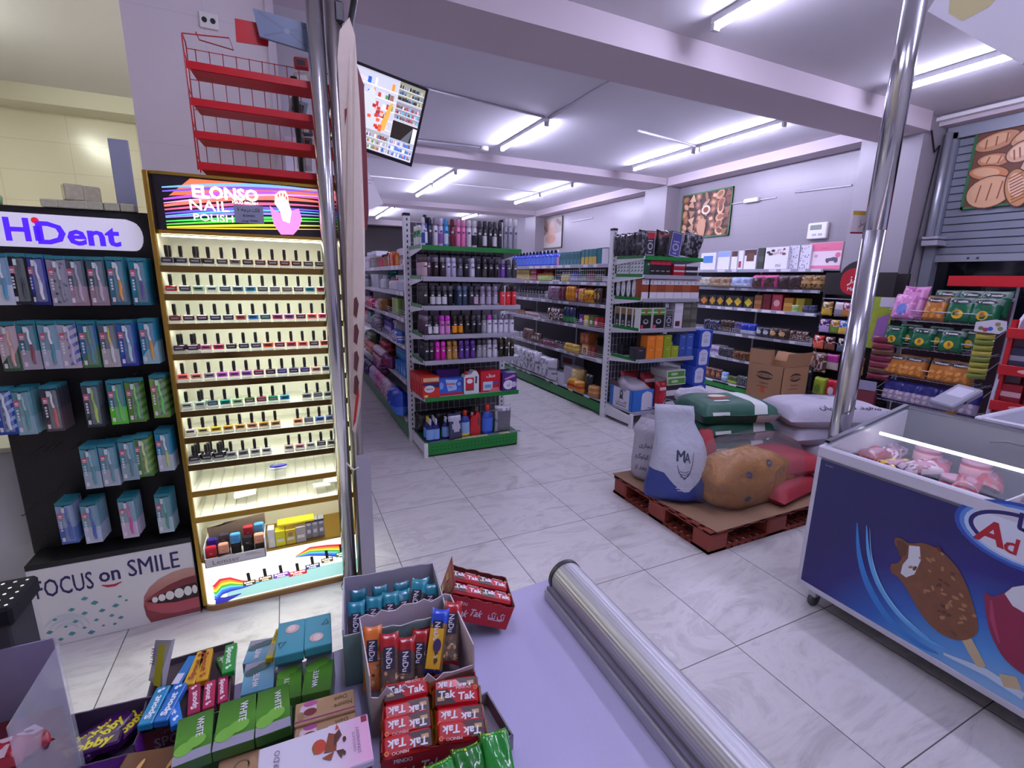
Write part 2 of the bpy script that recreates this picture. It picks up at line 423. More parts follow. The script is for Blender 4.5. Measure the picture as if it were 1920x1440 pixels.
MB().box(6.46, 2.93, 2.03, 6.66, 3.08, 2.09, GREYST, 0.006).box(6.46, 2.93, 2.10, 6.66, 3.08, 2.13, GREYST, 0.004).build('lock_bracket', shutter)
MB().box(6.6, -1.6, 3.14, 6.8, 3.1, 3.26, mat('#979ba6', 0.4, 0.4)).build('housing', shutter)
MB().box(6.63, 2.17, 2.20, 6.66, 2.32, 2.24, CHROME, 0.005).tube([(6.62, 2.20, 2.2), (6.62, 2.2, 2.1)], 0.012, CHROME).build('latch', shutter)
win = struct(MB().box(6.72, -1.6, 0.1, 6.74, 3.0, 1.95, mat('#0c0d12', 0.06, spec=0.6, name='night glass')).build('window_1'))
wall('wall_outer', 6.9, -1.6, 0, 7.0, 3.12, ZC, mat('#2b2a2f', 0.8))
wall('baseboard_front', 6.66, -1.6, 0, 6.8, 3.0, 0.1, GREYST)
cable = MB().tube([(6.3, 3.105, 3.2), (6.42, 3.1, 3.0), (6.5, 3.1, 3.08), (6.44, 3.1, 2.3), (6.38, 3.1, 1.5), (6.36, 3.1, 1.0)], 0.008, DARK, 5).build('power_cable')
tag(cable, 'thin black cable running down the pilaster beside the shutter', 'cable')
# ceiling lamps
def lamp(x, y0, y1, i, label, z=3.3):
    e = empty('fluorescent_lamp', tr(x, (y0 + y1) / 2, z), label, 'lamp', 'fluorescent tubes on the ceiling')
    l = (y1 - y0) / 2
    MB().box(-0.03, -l, 0.018, 0.03, l, 0.06, mat('#d8d8dc', 0.4)).build('batten', e)
    MB().tube([(0, -l + 0.02, 0), (0, l - 0.02, 0)], 0.021, mat(TUBE_COL, 0.5, emit=TUBE_STR * (0.82 if y0 < 2.9 else 1.22), name='lit tube'), 10).build('tube', e)
    for q, s in ((-l, 1), (l - 0.03, 1)):
        MB().box(-0.025, q, -0.024, 0.025, q + 0.03, 0.02, mat('#bdbdc4', 0.4)).build('end_cap', e)
L_ = 'white fluorescent tube '
for a in ((2.8, 1.55, 2.8, L_ + 'on the near ceiling bay, before the big beam'), (5.09, 2.03, 2.83, L_ + 'seen beside the steel pole near the shutter'),
          (2.8, 5.15, 6.42, L_ + 'alone in the middle bay over the spray can shelves'), (5.1, 3.92, 5.13, L_ + 'middle bay, nearer of the pair by the right wall'),
          (5.1, 5.24, 6.49, L_ + 'middle bay, farther of the pair by the right wall'), (2.72, 8.15, 9.45, L_ + 'third bay, nearer of the pair at the aisle'),
          (2.72, 9.5, 10.8, L_ + 'third bay, farther of the pair at the aisle'), (4.98, 8.1, 9.3, L_ + 'third bay, nearer of the pair by the right wall'),
          (4.98, 9.36, 10.6, L_ + 'third bay, farther of the pair by the right wall'), (2.65, 12.85, 14.1, L_ + 'last bay, nearer of the two over the far aisle'),
          (2.65, 14.2, 15.45, L_ + 'last bay, farther of the two over the far aisle'), (4.95, 12.9, 14.2, L_ + 'last bay, showing just above the spray cans'),
          (1.2, -0.9, 0.35, L_ + 'over the checkout counter'), (0.3, 0.55, 1.8, L_ + 'in the near bay ahead of the counter'), (2.8, -0.2, 1.05, L_ + 'in the near bay over the freezer'), (5.09, 0.2, 1.4, L_ + 'in the near bay by the shutter')):  # last four tubes are unseen, added to brighten the near bay
    lamp(a[0], a[1], a[2], 0, a[3])
e = empty('fluorescent_lamp', tr(-2.3, 4.6, 3.3), 'warm white fluorescent tube in the side room', 'lamp')
MB().box(-0.03, -0.6, 0.018, 0.03, 0.6, 0.06, WHITE).build('batten', e)
MB().tube([(0, -0.6, 0), (0, 0.6, 0)], 0.021, mat(WARM_COL, 0.5, emit=105, name='warm lit tube'), 10).build('tube', e)
# conduits on ceiling and wall
def conduit(p, q, label, w=0.012):
    o = MB().tube([p, q], w, mat('#cfccd4', 0.5), 4).build('cable_conduit'); return tag(o, label, 'conduit')
conduit((2.8, 3.6, 3.35), (2.8, 5.1, 3.35), 'white cable conduit running from big beam to the middle bay tube', 0.02)
conduit((1.2, 4.9, 3.352), (2.75, 5.12, 3.352), 'thin cable conduit across the middle bay ceiling toward the monitor')
conduit((3.95, 5.0, 3.35), (5.05, 5.18, 3.35), 'short white conduit joining the paired tubes of the middle bay', 0.016)
conduit((1.0, 6.75, 3.34), (2.55, 6.6, 3.34), 'white conduit along the ceiling edge before the second beam', 0.02)
conduit((1.5, 9.4, 3.352), (4.95, 9.33, 3.352), 'long thin conduit across the third bay ceiling')
o = MB().lathe([(0.06, 0), (0.06, 0.045), (0.04, 0.05)], WHITE, 12, tr(2.62, 6.6, 3.31)).build('smoke_detector'); tag(o, 'small round white detector on ceiling at conduit end', 'detector')
conduit((6.49, 5.8, 2.805), (6.49, 4.98, 2.80), 'white wall conduit with a lamp base beside the chocolate poster', 0.012)
conduit((6.49, 4.7, 2.83), (6.49, 3.95, 2.805), 'thin white pipe fixed high on the tiled wall', 0.012)
conduit((6.49, 10.5, 2.98), (6.49, 9.6, 2.98), 'white lamp base bar high on the far tiled wall', 0.02)
o = MB().box(6.44, 5.25, 2.78, 6.5, 5.5, 2.84, WHITE, 0.01).build('lamp_base'); tag(o, 'unlit white tube holder on the wall next to chocolate poster', 'lamp')
t = empty('thermostat', tr(6.44, 4.28, 2.18), 'white wall thermostat with small grey display above the gift boxes', 'thermostat')
MB().box(0, -0.13, 0, 0.06, 0.13, 0.21, WHITE, 0.012).build('case', t)
MB().box(-0.004, -0.06, 0.12, 0.0, 0.09, 0.18, mat('#7d8a86', 0.3)).build('display', t)
MB().box(-0.004, -0.08, 0.04, 0.0, -0.03, 0.07, GREYST).box(-0.004, 0.0, 0.04, 0.0, 0.05, 0.07, GREYST).build('buttons', t)
# ---------------------------------------------------------------- toothbrush stand, left of the nail polish
def pl(pts, y, o):
    """photograph points lying on the upright plane y, as local (x, z) of an object at o"""
    return [(q.x - o[0], q.z - o[2]) for q in (at(a, b, y=y) for a, b in pts)]
def arc(cx, cy, rx, ry, a0, a1, n=12): return [(cx + rx * math.cos(math.radians(a0 + (a1 - a0) * i / n)), cy + ry * math.sin(math.radians(a0 + (a1 - a0) * i / n))) for i in range(n + 1)]
o = (-0.78, 2.58, 0.0)
st = empty('toothbrush_stand', tr(*o), 'black toothbrush display stand with white smile base and purple lettered header', 'display stand')
MB().box(-0.31, -0.01, 0.38, 0.29, 0.04, 1.84, mat('#101014', 0.5, bump=0.1, nscale=80), 0.004).build('back_panel', st)
y = 2.42
MB().box(-0.29, -0.15, 0.375, 0.29, 0.0, 0.40, BLACK, 0.002).build('base_top', st)
b = MB().box(-0.29, -0.15, 0.0, 0.29, 0.04, 0.375, WHITE, 0.003).box(0.2905, -0.15, 0.0, 0.293, 0.04, 0.375, BLACK)
T = tr(0, -0.1505, 0) @ FRONT
IND = mat('#2b2560', 0.5); TEAL = mat('#4f9aa2', 0.5)
b.text('FOCUS', -0.175, 0.285, 0.085, IND, T, 0.0006, 0.008, w=0.19)
b.text('on', -0.022, 0.298, 0.07, IND, T, 0.0006, 0.02, w=0.075)
b.text('SMILE', 0.14, 0.305, 0.085, IND, T, 0.0006, 0.006, w=0.19)
b.band([(-0.055, 0.248), (-0.035, 0.238), (-0.01, 0.236), (0.015, 0.246)], [0.004, 0.012, 0.012, 0.004], mat('#c4213c', 0.5), T, 0.0008)
SW = mat('#cfd6dc', 0.5)
for r in (0.04, 0.06, 0.08):
    b.band(arc(-0.2, 0.06, r, r, 5, 150, 14), [0.002 + 0.014 * math.sin(math.pi * i / 14) for i in range(15)], SW, T, 0.0004)
for k, (x, z) in enumerate(((-0.27, 0.04), (-0.255, 0.075), (-0.225, 0.03), (-0.2, 0.085), (-0.185, 0.045), (-0.165, 0.10), (-0.14, 0.06), (-0.12, 0.03), (-0.13, 0.13), (-0.095, 0.085), (-0.075, 0.05), (-0.07, 0.125), (-0.04, 0.09), (-0.035, 0.045), (-0.02, 0.135), (-0.01, 0.07), (0.0, 0.175), (-0.09, 0.17), (-0.17, 0.16), (-0.23, 0.13), (0.02, 0.15), (-0.12, 0.2))):
    q = 0.012 * (0.6 + (k * 37 % 10) / 14)
    b.flat([(x - q, z), (x, z - q * .7), (x + q, z), (x, z + q * .8)], TEAL, T, 0.0007)
# the printed mouth
UL = gradmat([(0, '#8d3f45'), (0.5, '#b97a72'), (1, '#c99a8c')], 2, 0.09, 0.24); LIP = gradmat([(0, '#b8626a'), (0.5, '#c0525c'), (1, '#7d2a34')], 2, 0.02, 0.16)
mouth = [(0.29, 0.245), (0.25, 0.25), (0.2, 0.243), (0.15, 0.222), (0.11, 0.19), (0.085, 0.15), (0.078, 0.1), (0.082, 0.05), (0.095, 0.01), (0.29, 0.01)]
b.flat(mouth, UL, T, 0.0009)
b.flat([(0.29, 0.205), (0.24, 0.2), (0.18, 0.183), (0.12, 0.15), (0.085, 0.127), (0.09, 0.08), (0.14, 0.045), (0.2, 0.03), (0.29, 0.035)], LIP, T, 0.0012)
b.flat([(0.29, 0.168), (0.24, 0.165), (0.17, 0.148), (0.09, 0.122), (0.13, 0.1), (0.2, 0.087), (0.29, 0.09)], mat('#2e1216', 0.5), T, 0.0015)
TOOTH = mat('#efece8', 0.3)
for x, wd, h, z in ((0.123, 0.022, 0.03, 0.122), (0.15, 0.026, 0.036, 0.125), (0.181, 0.032, 0.046, 0.128), (0.217, 0.036, 0.052, 0.130), (0.252, 0.03, 0.05, 0.132), (0.279, 0.02, 0.046, 0.133)):
    b.ell(x, z, wd / 2 * 1.05, h / 2, TOOTH, T, 0.0018, 12)
b.build('base', st)
h = MB()
W2 = 0.44
pts = [(-0.5, 1.688), (0.20, 1.682)] + arc(0.215, 1.7415, 0.035, 0.0595, -80, 80, 8) + [(0.20, 1.808), (-0.5, 1.816)]
HT = tr(0, -0.02, 0) @ FRONT
h.prism(pts, 0.012, mat('#d7d2ea', 0.3, emit=0.25), HT)
PUR = mat('#4a20ee', 0.35, emit=0.5)
h.text('H', -0.143, 1.752, 0.085, PUR, HT, 0.0126, 0.03, w=0.075)
h.text('Dent', 0.043, 1.743, 0.084, PUR, HT, 0.0126, 0.03, w=0.262)
h.rect(-0.095, 1.709, -0.077, 1.765, PUR, HT, 0.0126); h.ell(-0.086, 1.786, 0.012, 0.012, mat('#e8203a', 0.4, emit=0.3), HT, 0.0126)
h.build('header', st)
# hooks with their hanging packs
HOOK = mat('#3a3a3e', 0.4, 0.6)
def brush(mb, c, c2, style):
    bd = [(0.031, 0.165), (0.034, 0.15), (0.032, 0.125), (0.036, 0.1), (0.038, 0.075), (0.036, 0.045), (0.039, 0.02)]
    mb.tube([(x, -0.006, z) for x, z in bd[:4]], [0.003, 0.004, 0.0035, 0.004], c, 6)
    mb.tube([(x, -0.006, z) for x, z in bd[3:]], [0.004, 0.006, 0.0055, 0.004], c2, 6)
    mb.box(0.022, -0.010, 0.146, 0.031, -0.003, 0.168, mat('#d8e6ea', 0.6))
_PK = {}
def pack(c1, c2, bc, bc2, pat):
    k = (c1, c2, bc, bc2, pat)
    if k in _PK: return _PK[k]
    m = MB(); A = mat(c1, 0.3); B_ = mat(c2, 0.3)
    m.box(0, -0.0012, 0, 0.058, 0.0012, 0.188, A)
    m.rect(0, 0.175, 0.058, 0.190, mat('#2e7f8c', 0.3), FRONT, 0.0018); m.band([(0.004, 0.177), (0.029, 0.1735), (0.054, 0.177)], 0.0025, BLACK, FRONT, 0.0024)
    if pat == 'half': m.rect(0, 0, 0.058, 0.075, B_, FRONT, 0.0016)
    if pat == 'fade':
        for i in range(5): m.rect(0, 0.018 * i, 0.058, 0.018 * i + 0.012, B_, FRONT, 0.0016)
    if pat == 'leo':
        r = random.Random(3)
        for i in range(16): m.ell(r.uniform(.008, .05), r.uniform(.01, .165), r.uniform(.003, .007), r.uniform(.003, .008), B_, FRONT, 0.0016, 7)
    if pat == 'stripe':
        for i in range(5): m.flat([(0.024, 0.01 + i * 0.033), (0.058, 0.03 + i * 0.033), (0.058, 0.045 + i * 0.033), (0.024, 0.022 + i * 0.033)], B_, FRONT, 0.0016)
    if pat == 'wave': m.flat([(0, 0), (0.058, 0), (0.058, 0.1), (0.045, 0.07), (0.02, 0.06), (0, 0.03)], B_, FRONT, 0.0016)
    PK = mat('#d0607a', 0.4)
    m.rect(0.003, 0.115, 0.02, 0.142, PK, FRONT, 0.002); WH = mat('#e9dfe6', 0.4)
    m.rect(0.006, 0.119, 0.017, 0.122, WH, FRONT, 0.0024); m.rect(0.006, 0.125, 0.017, 0.132, WH, FRONT, 0.0024)
    for i in range(4): m.rect(0.006, 0.06 + 0.012 * i, 0.013, 0.068 + 0.012 * i, WH, FRONT, 0.002)
    m.rect(0.005, 0.012, 0.015, 0.03, WH, FRONT, 0.002)
    br = MB(); brush(br, mat(bc, 0.3), mat(bc2, 0.3), 0)
    bl = MB().box(0.02, -0.011, 0.012, 0.052, -0.002, 0.172, mat('#e8f4f8', 0.12, alpha=0.12), 0.003)
    _PK[k] = (m.mesh('toothbrush_pack'), br.mesh('toothbrush'), bl.mesh('blister'))
    return _PK[k]
ROWS = [
 [(-28, 474, 'light blue', '#7fa9c4', '#d8dde6', 'half', '#e8eef2', '#3a9ac0', 4), (8, 474, 'black', '#16181c', '#22262c', 'wave', '#2a2c32', '#16181c', 4), (42, 476, 'purple blue', '#3a40a0', '#24307a', 'wave', '#e6d8ec', '#efe4f2', 5), (83, 479, 'grey leopard print', '#9a94a4', '#3e3c4a', 'leo', '#c8c2d0', '#8a8494', 4),
  (118, 480, 'dusty mauve', '#53606c', '#a98a98', 'half', '#b8b0c0', '#c8a8b8', 4), (158, 481, 'mauve and slate', '#46606a', '#a08492', 'half', '#d8d0dc', '#c9b0c0', 4), (196, 481, 'teal with orange brush', '#2a7a8a', '#4a6a7c', 'wave', '#eee6ea', '#e0a030', 5), (238, 483, 'teal with white brush', '#1f7f90', '#2a6c80', 'wave', '#eeeaf2', '#5a3f9a', 6)],
 [(-12, 604, 'pink and leaf green', '#c8b0b4', '#3a5c3e', 'wave', '#e0a898', '#e0a898', 3), (27, 602, 'teal and silver', '#2f7c88', '#b0a4b4', 'half', '#eceaf0', '#8a2a4a', 4), (67, 602, 'pale blue', '#7ca6b6', '#b8bccc', 'half', '#eceef2', '#2f8a9a', 4), (104, 602, 'white and pink', '#c2b6c4', '#3f5fae', 'stripe', '#d8c4dc', '#c8b4d4', 4),
  (142, 602, 'blue and green', '#2a6f94', '#4a7c4a', 'wave', '#5a9a3a', '#3a8a9a', 4), (181, 602, 'grey with yellow brush', '#5c6a74', '#b8b0ae', 'half', '#e4bc2c', '#d8d4d0', 4), (215, 601, 'deep blue', '#2a62a4', '#2b3f96', 'wave', '#dff0f2', '#bfe0e8', 5), (257, 598, 'bright teal with orange brush', '#1f86a4', '#9ac4cc', 'wave', '#eee6ea', '#e6a62c', 5)],
 [(-20, 728, 'royal blue', '#2148a0', '#9ab4d8', 'stripe', '#dfe6f2', '#dfe6f2', 3), (18, 729, 'frosted teal', '#6aa0a6', '#8fb4bc', 'half', '#8ac4c4', '#4f9a9a', 6), (72, 724, 'dark with coral handle', '#3a3c44', '#5a4a50', 'wave', '#e8e0e0', '#d0604c', 6), (150, 718, 'charcoal with lime brush', '#46555a', '#303a3e', 'wave', '#9ac43c', '#b8d848', 3),
  (197, 714, 'lime wedge', '#2f7f8a', '#5fc832', 'half', '#57d02a', '#57d02a', 3), (231, 711, 'green leaf', '#5c8a3a', '#2f5a26', 'stripe', '#7ae04a', '#5ad038', 3), (278, 704, 'green leaf with purple tag', '#7aa04c', '#3f6a2a', 'stripe', '#8af05a', '#62dc44', 5)],
 [(147, 838, 'frosty blue', '#5f9cac', '#a9bccc', 'half', '#8ac4cc', '#4f9aa8', 8), (182, 834, 'frosty grey blue', '#66a0b0', '#b4bccc', 'half', '#a8ccd4', '#5a9aa4', 8), (219, 824, 'pale teal', '#5a96a4', '#94b0bc', 'half', '#9ac8cc', '#3f8a92', 4), (247, 818, 'leaf green', '#54883a', '#8aa84c', 'stripe', '#d8e88a', '#c8dc6a', 4), (288, 808, 'aqua and white', '#2f90b0', '#c4ccd6', 'half', '#e8f0e0', '#c4dc7a', 6)],
 [(101, 944, 'thin blue', '#8aa0c0', '#4a6ab4', 'half', '#3a62c0', '#2f55b4', 8), (148, 944, 'clear with blue brush', '#7fa8b8', '#c4cce0', 'half', '#3a62c0', '#2f55b4', 9), (219, 936, 'clear with pink brush', '#8ab0bc', '#d8c4dc', 'half', '#e05aa8', '#d84a9c', 8), (288, 928, 'clear with mint brush', '#5f9aa4', '#b4ccd0', 'half', '#6ac0a8', '#3fa08c', 8)]]
YF = 2.455
for ri, row in enumerate(ROWS):
    for ci, (px, py, nm, c1, c2, pat, bc, bc2, n) in enumerate(row):
        me, br, bl = pack(c1, c2, bc, bc2, pat)
        p = at(px, py, y=YF); z0 = p.z - 0.19
        hk = MB().tube([(p.x + 0.029 - o[0], -0.005, z0 + 0.172), (p.x + 0.029 - o[0], YF - 2.58 - 0.012, z0 + 0.1715), (p.x + 0.029 - o[0], YF - 2.58 - 0.02, z0 + 0.178)], 0.0016, HOOK, 5).build('hook', st)
        gr = '%s toothbrushes on one hook' % nm
        for k in range(n):
            M = tr(p.x + (0.0015 * k if n < 6 else 0.0006 * k), YF + k * 0.1 / max(n, 6), z0 + (0.0006 * (k % 2))) @ rotz(-3 if k == 0 else RND.uniform(-6, 2))
            t = put(me, 'toothbrush_pack', None, M)
            if k == 0:
                tag(t, 'front %s toothbrush pack, %s from the left in the %s row' % (nm, nth(ci), nth(ri)), 'toothbrush'); put(br, 'toothbrush', t); put(bl, 'blister', t)
            else: tag(t, '%s toothbrush pack hanging behind the front one, %s row' % (nm, nth(ri)), 'toothbrush', gr + ', row ' + nth(ri))
for px, py in ((55, 850), (75, 848), (92, 843), (130, 842), (168, 838), (96, 925), (40, 966), (250, 700)):
    q = at(px, py, y=2.45)
    MB().tube([(q.x - o[0], -0.005, q.z - 0.008), (q.x - o[0], -0.12, q.z - 0.008), (q.x - o[0], -0.13, q.z)], 0.0018, HOOK, 5).build('hook', st)
# glass jars in boxes on top
GJ = mat('#b9b496', 0.25, nz=0.3, nscale=60)
for i, px in enumerate((78, 110, 137, 165, 196, 226)):
    q = at(px, 392, y=2.56); s = 0.052
    t = tag(MB().box(0, 0, 0, s * (0.95 if i else 1), 0.045, 0.03, mat('#c4c2a8', 0.15, nz=0.25, nscale=70), 0.003).build('boxed_jar', None, tr(q.x, 2.555, 1.8405)), 'small clear boxed jar on the black stand top, %s from the left' % nth(i), 'box', 'boxed jars along the stand top')
q = at(117, 385, y=2.57)
for i in range(2): tag(MB().box(-0.03, -0.03, 0, 0.03, 0.03, 0.062, GJ, 0.004).build('boxed_jar', None, tr(q.x + 0.035 + i * 0.045, 2.585 + i * 0.035, 1.871) @ rotz(25)), ('nearer' if i == 0 else 'farther') + ' amber boxed jar stacked on top of the jar row', 'box')
gb = MB().box(-0.035, 0, 0, 0.035, 0.012, 1.2, mat('#9a9eb4', 0.5), 0.002).build('corner_board', None, tr(-0.605, 2.72, 0.95)); 
tag(gb, 'grey blue board standing behind the toothbrush stand', 'board')
MB().box(-0.03, 0.001, -0.95, 0.03, 0.011, 0, mat('#9a9eb4', 0.5)).build('support_strip', gb)
gg = tag(MB().lathe([(0.03, 0), (0.034, 0.03), (0.02, 0.05)], mat('#9cc48a', 0.4), 10, tr(-1.0, 2.6, 1.841)).build('round_tub'), 'pale green round lid at the stand top corner', 'lid')
# plastic wrapped bale behind
t = MB().pillow(0.5, 0.34, 0.8, mat('#c9c9d2', 0.35, alpha=0.85, bump=0.3, nscale=12), rotx(0), 12, 10, 6, 3, 0.05, 0.45).build('wrapped_bale', None, tr(-1.36, 2.9, 0.0))
tag(t, 'plastic wrapped white bale on floor beside the toothbrush stand', 'bale')
MB().box(-0.24, -0.17, 0.81, 0.22, 0.16, 0.83, mat('#b5b3a4', 0.6), 0.004).build('cover_board', t)
# ---------------------------------------------------------------- nail polish stand
eo = (-0.1, 2.6, 0.0); EY0 = 2.42
GOLD = mat('#b08d3c', 0.28, 0.85, name='gold trim'); INW = mat('#eeeee4', 0.5)
nd = empty('nail_polish_stand', tr(*eo), 'tall gold trimmed nail polish display lit from inside, with rainbow base', 'display stand')
XL, XR = -0.375, 0.36          # local side limits
MB().box(XL, 0.09, 0.03, XR, 0.12, 1.98, INW).build('back_panel', nd)
for s in (0, 1):
    x0 = XL if s == 0 else XR - 0.012
    m = MB().box(x0, -0.15, 0.03, x0 + 0.012, 0.12, 1.98, INW); 
    m.box(x0 - 0.004, -0.172, 0.03, x0 + 0.014, -0.15, 1.99, GOLD, 0.003).build('side_panel', nd)
    if s == 0: MB().box(x0 - 0.004, -0.15, 0.03, x0 - 0.001, 0.12, 1.98, mat('#25211c', 0.4)).build('side_skin', nd)
def plan(x0, x1, yf, yb, r):
    return arc(x0 + r, yf + r, r, r, 180, 270, 6) + [(x1, yf), (x1, yb), (x0, yb)]
# header light box
hd = MB()
hd.prism(plan(XL, XR, -0.175, 0.12, 0.05), 0.012, GOLD, tr(0, 0, 1.978))
hd.prism(plan(XL, XR, -0.175, 0.0, 0.05), 0.014, GOLD, tr(0, 0, 1.752))
hd.build('header_frame', nd)
hp = MB(); BK = mat('#15101c', 0.4, emit=0.15)
hp.prism(plan(XL + 0.006, XR - 0.002, -0.168, 0.0, 0.045), 0.212, BK, tr(0, 0, 1.766))
HT = tr(0, -0.1685, 0) @ FRONT; E_ = 0.75
def strk(p0, p1, bow, w0, c, z):
    P = [(p0[0] + (p1[0] - p0[0]) * t, p0[1] + (p1[1] - p0[1]) * t + bow * math.sin(math.pi * t)) for t in [i / 14 for i in range(15)]]
    hp.band(P, [w0 * (0.15 + 0.85 * math.sin(math.pi * min(1, 0.1 + t * 0.95 / 14))) for t in range(15)], mat(c, 0.4, emit=E_), HT, z)
x0, x1 = XL + 0.055, XR - 0.01
hp.flat([(x0 + 0.1, 1.972), (x1, 1.974), (x1, 1.93), (x0 + 0.3, 1.935), (x0 + 0.02, 1.9)], mat('#e0704a', 0.4, emit=0.55), HT, 0.0005)
for i, (a, b_, bow, wd, c) in enumerate(((1.93, 1.965, .02, .012, '#6aa0e8'), (1.915, 1.955, .02, .012, '#6a4ad0'), (1.885, 1.93, .03, .016, '#a04ac8'), (1.86, 1.915, .03, .02, '#e06a5a'), (1.845, 1.9, .02, .012, '#d85a80'),
        (1.83, 1.88, .02, .012, '#6a50e0'), (1.815, 1.86, .015, .01, '#8a78f0'), (1.80, 1.85, .01, .01, '#4ad05a'), (1.788, 1.838, .01, .01, '#52c83a'), (1.778, 1.82, .005, .01, '#c8d838'), (1.774, 1.805, 0, .006, '#e8b030'), (1.82, 1.87, .02, .008, '#5ab0f0'), (1.87, 1.945, .02, .008, '#e8a0d8'))):
    strk((x0, a), (x1, b_), bow, wd, c, 0.0008 + i * 0.00015)
WL = mat('#fffbe8', 0.4, emit=1.6)
hp.text('ELONSO', -0.098, 1.925, 0.046, WL, HT, 0.0034, 0.035, w=0.24)
hp.text('NAIL', -0.162, 1.872, 0.042, WL, HT, 0.0034, 0.0, w=0.14, align='c'); hp.text('POLISH', -0.152, 1.824, 0.028, WL, HT, 0.0034, 0.0, w=0.142)
hp.text('MAXI BRUSH', -0.03, 1.893, 0.011, WL, HT, 0.0034, 0.01, w=0.095)
PK = mat('#f078c0', 0.4, emit=0.8); SK = mat('#fbe6c8', 0.4, emit=1.2)
cx = 0.118
hp.flat([(cx - 0.055, 1.89), (cx - 0.035, 1.868), (cx - 0.01, 1.86), (cx + 0.02, 1.87), (cx + 0.06, 1.885), (cx + 0.07, 1.84), (cx + 0.055, 1.80), (cx + 0.03, 1.772), (cx - 0.02, 1.77), (cx - 0.045, 1.81)], PK, HT, 0.0030)
hp.flat([(cx - 0.035, 1.9), (cx - 0.03, 1.935), (cx - 0.012, 1.952), (cx + 0.012, 1.955), (cx + 0.02, 1.935), (cx + 0.022, 1.9), (cx + 0.03, 1.87), (cx + 0.018, 1.82), (cx - 0.008, 1.83), (cx - 0.016, 1.87)], SK, HT, 0.0036)
for fx, fz in ((-0.018, 1.933), (-0.006, 1.938), (0.006, 1.936), (0.014, 1.925)): hp.ell(cx + fx, fz, 0.0035, 0.009, mat('#c85a50', 0.4, emit=0.5), HT, 0.004, 8)
hp.build('header', nd)
tgo = at(467, 402, y=2.42)
pt = MB().box(-0.055, 0.0, -0.037, 0.055, 0.0015, 0.037, mat('#8d90a8', 0.4))
pt.text('1 \ufeea\ufe9f\ufead\ufea9 \ufb8e\ufe8e\ufedf', 0, 0.018, 0.014, BLACK, FRONT, 0.001, 0.012); pt.text('ELONSO', 0.0, -0.006, 0.0085, BLACK, FRONT, 0.001, 0.02); pt.text('\ufee5\ufe8e\ufee3\ufeee\ufe97 75000', 0.0, -0.026, 0.009, BLACK, FRONT, 0.001, 0.012)
tag(pt.build('price_tag', None, tr(tgo.x, 2.42, tgo.z)), 'grey price tag stuck over the nail polish header', 'price tag')
# shelves
LED = mat((0.95, 1.0, 0.88), 0.5, emit=14, name='led strip')
lips = [(502, 503), (553.5, 552), (607, 604), (664, 654), (717, 703), (770, 751), (819, 796), (870, 842), (919, 887), (969, 929)]
SHZ = []
for i, (a, b_) in enumerate(lips):
    z = (at(312 + i * 7, a, y=EY0 + 0.02).z + at(602 + i * 3, b_, y=EY0 + 0.02).z) / 2
    SHZ.append(z)
    LP = mat('#8a6f3c', 0.12, 0.9) if i < 8 else GOLD
    s = MB().box(XL + 0.012, -0.165, z - 0.004, XR - 0.012, 0.09, z, INW).build('shelf', nd)
    MB().box(XL + 0.012, -0.17, z - 0.024, XR - 0.012, -0.165, z + 0.003, LP).build('shelf_lip', s)
    MB().box(XL + 0.03, -0.155, z - 0.009, XR - 0.03, -0.145, z - 0.0045, LED).build('light_strip', s)
    if i >= 8:
        for k in range(15):
            x = XL + 0.03 + k * 0.0465
            MB().prism([(-0.15, 0), (0.05, 0.0), (0.05, 0.04), (-0.05, 0.012), (-0.15, 0.004)], 0.0012, mat('#d9d6cc', 0.4, alpha=0.75), frame((x, 0, z), (0, 1, 0), (0, 0, 1))).build('divider', s)
MB().box(XL + 0.03, -0.155, 1.742, XR - 0.03, -0.145, 1.747, LED).build('light_strip', nd)
# base light box with rainbow print
MB().prism(plan(XL - 0.01, XR, -0.185, 0.12, 0.07), 0.028, mat('#9a7440', 0.5), tr(0, 0, 0.0)).build('plinth', nd)
bs = MB(); BW = mat('#f4f6f0', 0.35, emit=0.55)
bs.prism(plan(XL, XR, -0.172, 0.12, 0.055), 0.225, BW, tr(0, 0, 0.028))
bs.prism(plan(XL - 0.003, XR, -0.176, 0.12, 0.056), 0.012, GOLD, tr(0, 0, 0.253))
BT = tr(0, -0.1725, 0) @ FRONT
bs.rect(XL + 0.1, 0.035, XR, 0.11, mat('#a9dfd6', 0.4, emit=0.4), BT, 0.0003)
for i, c in enumerate(('#3a40b8', '#3f7ad8', '#6ac8e0', '#52b848', '#e8e040', '#f09a28', '#d8303a')):
    bs.band([(XL + 0.05, 0.05 + 0.012 * i), (XL + 0.08, 0.078 + 0.0125 * i), (XL + 0.12, 0.085 + 0.011 * i), (XL + 0.17, 0.085 + 0.006 * i), (XL + 0.25, 0.095 + 0.001 * i)], [0.016, 0.014, 0.012, 0.008, 0.002], mat(c, 0.4, emit=0.5), BT, 0.0006 + i * 0.0001)
    bs.band([(XR - 0.32, 0.19 + 0.001 * i), (XR - 0.25, 0.185 + 0.007 * i), (XR - 0.17, 0.165 + 0.009 * i), (XR - 0.1, 0.14 + 0.011 * i), (XR - 0.04, 0.15 + 0.011 * i)], [0.002, 0.009, 0.011, 0.013, 0.014], mat(c, 0.4, emit=0.45), BT, 0.0006 + i * 0.0001)
bs.band([(XL + 0.05, 0.045), (XL + 0.09, 0.04), (XL + 0.16, 0.055)], [0.04, 0.03, 0.004], mat('#3a3ab0', 0.4, emit=0.4), BT, 0.0004)
tags_ = (('#5a4a28', 0.055), ('#7a5a2a', 0.06), ('#8a4ab0', 0.073), ('#d0323c', 0.085), ('#3a4a78', 0.07), ('#6a5a2a', 0.058), ('#2f7a34', 0.055))
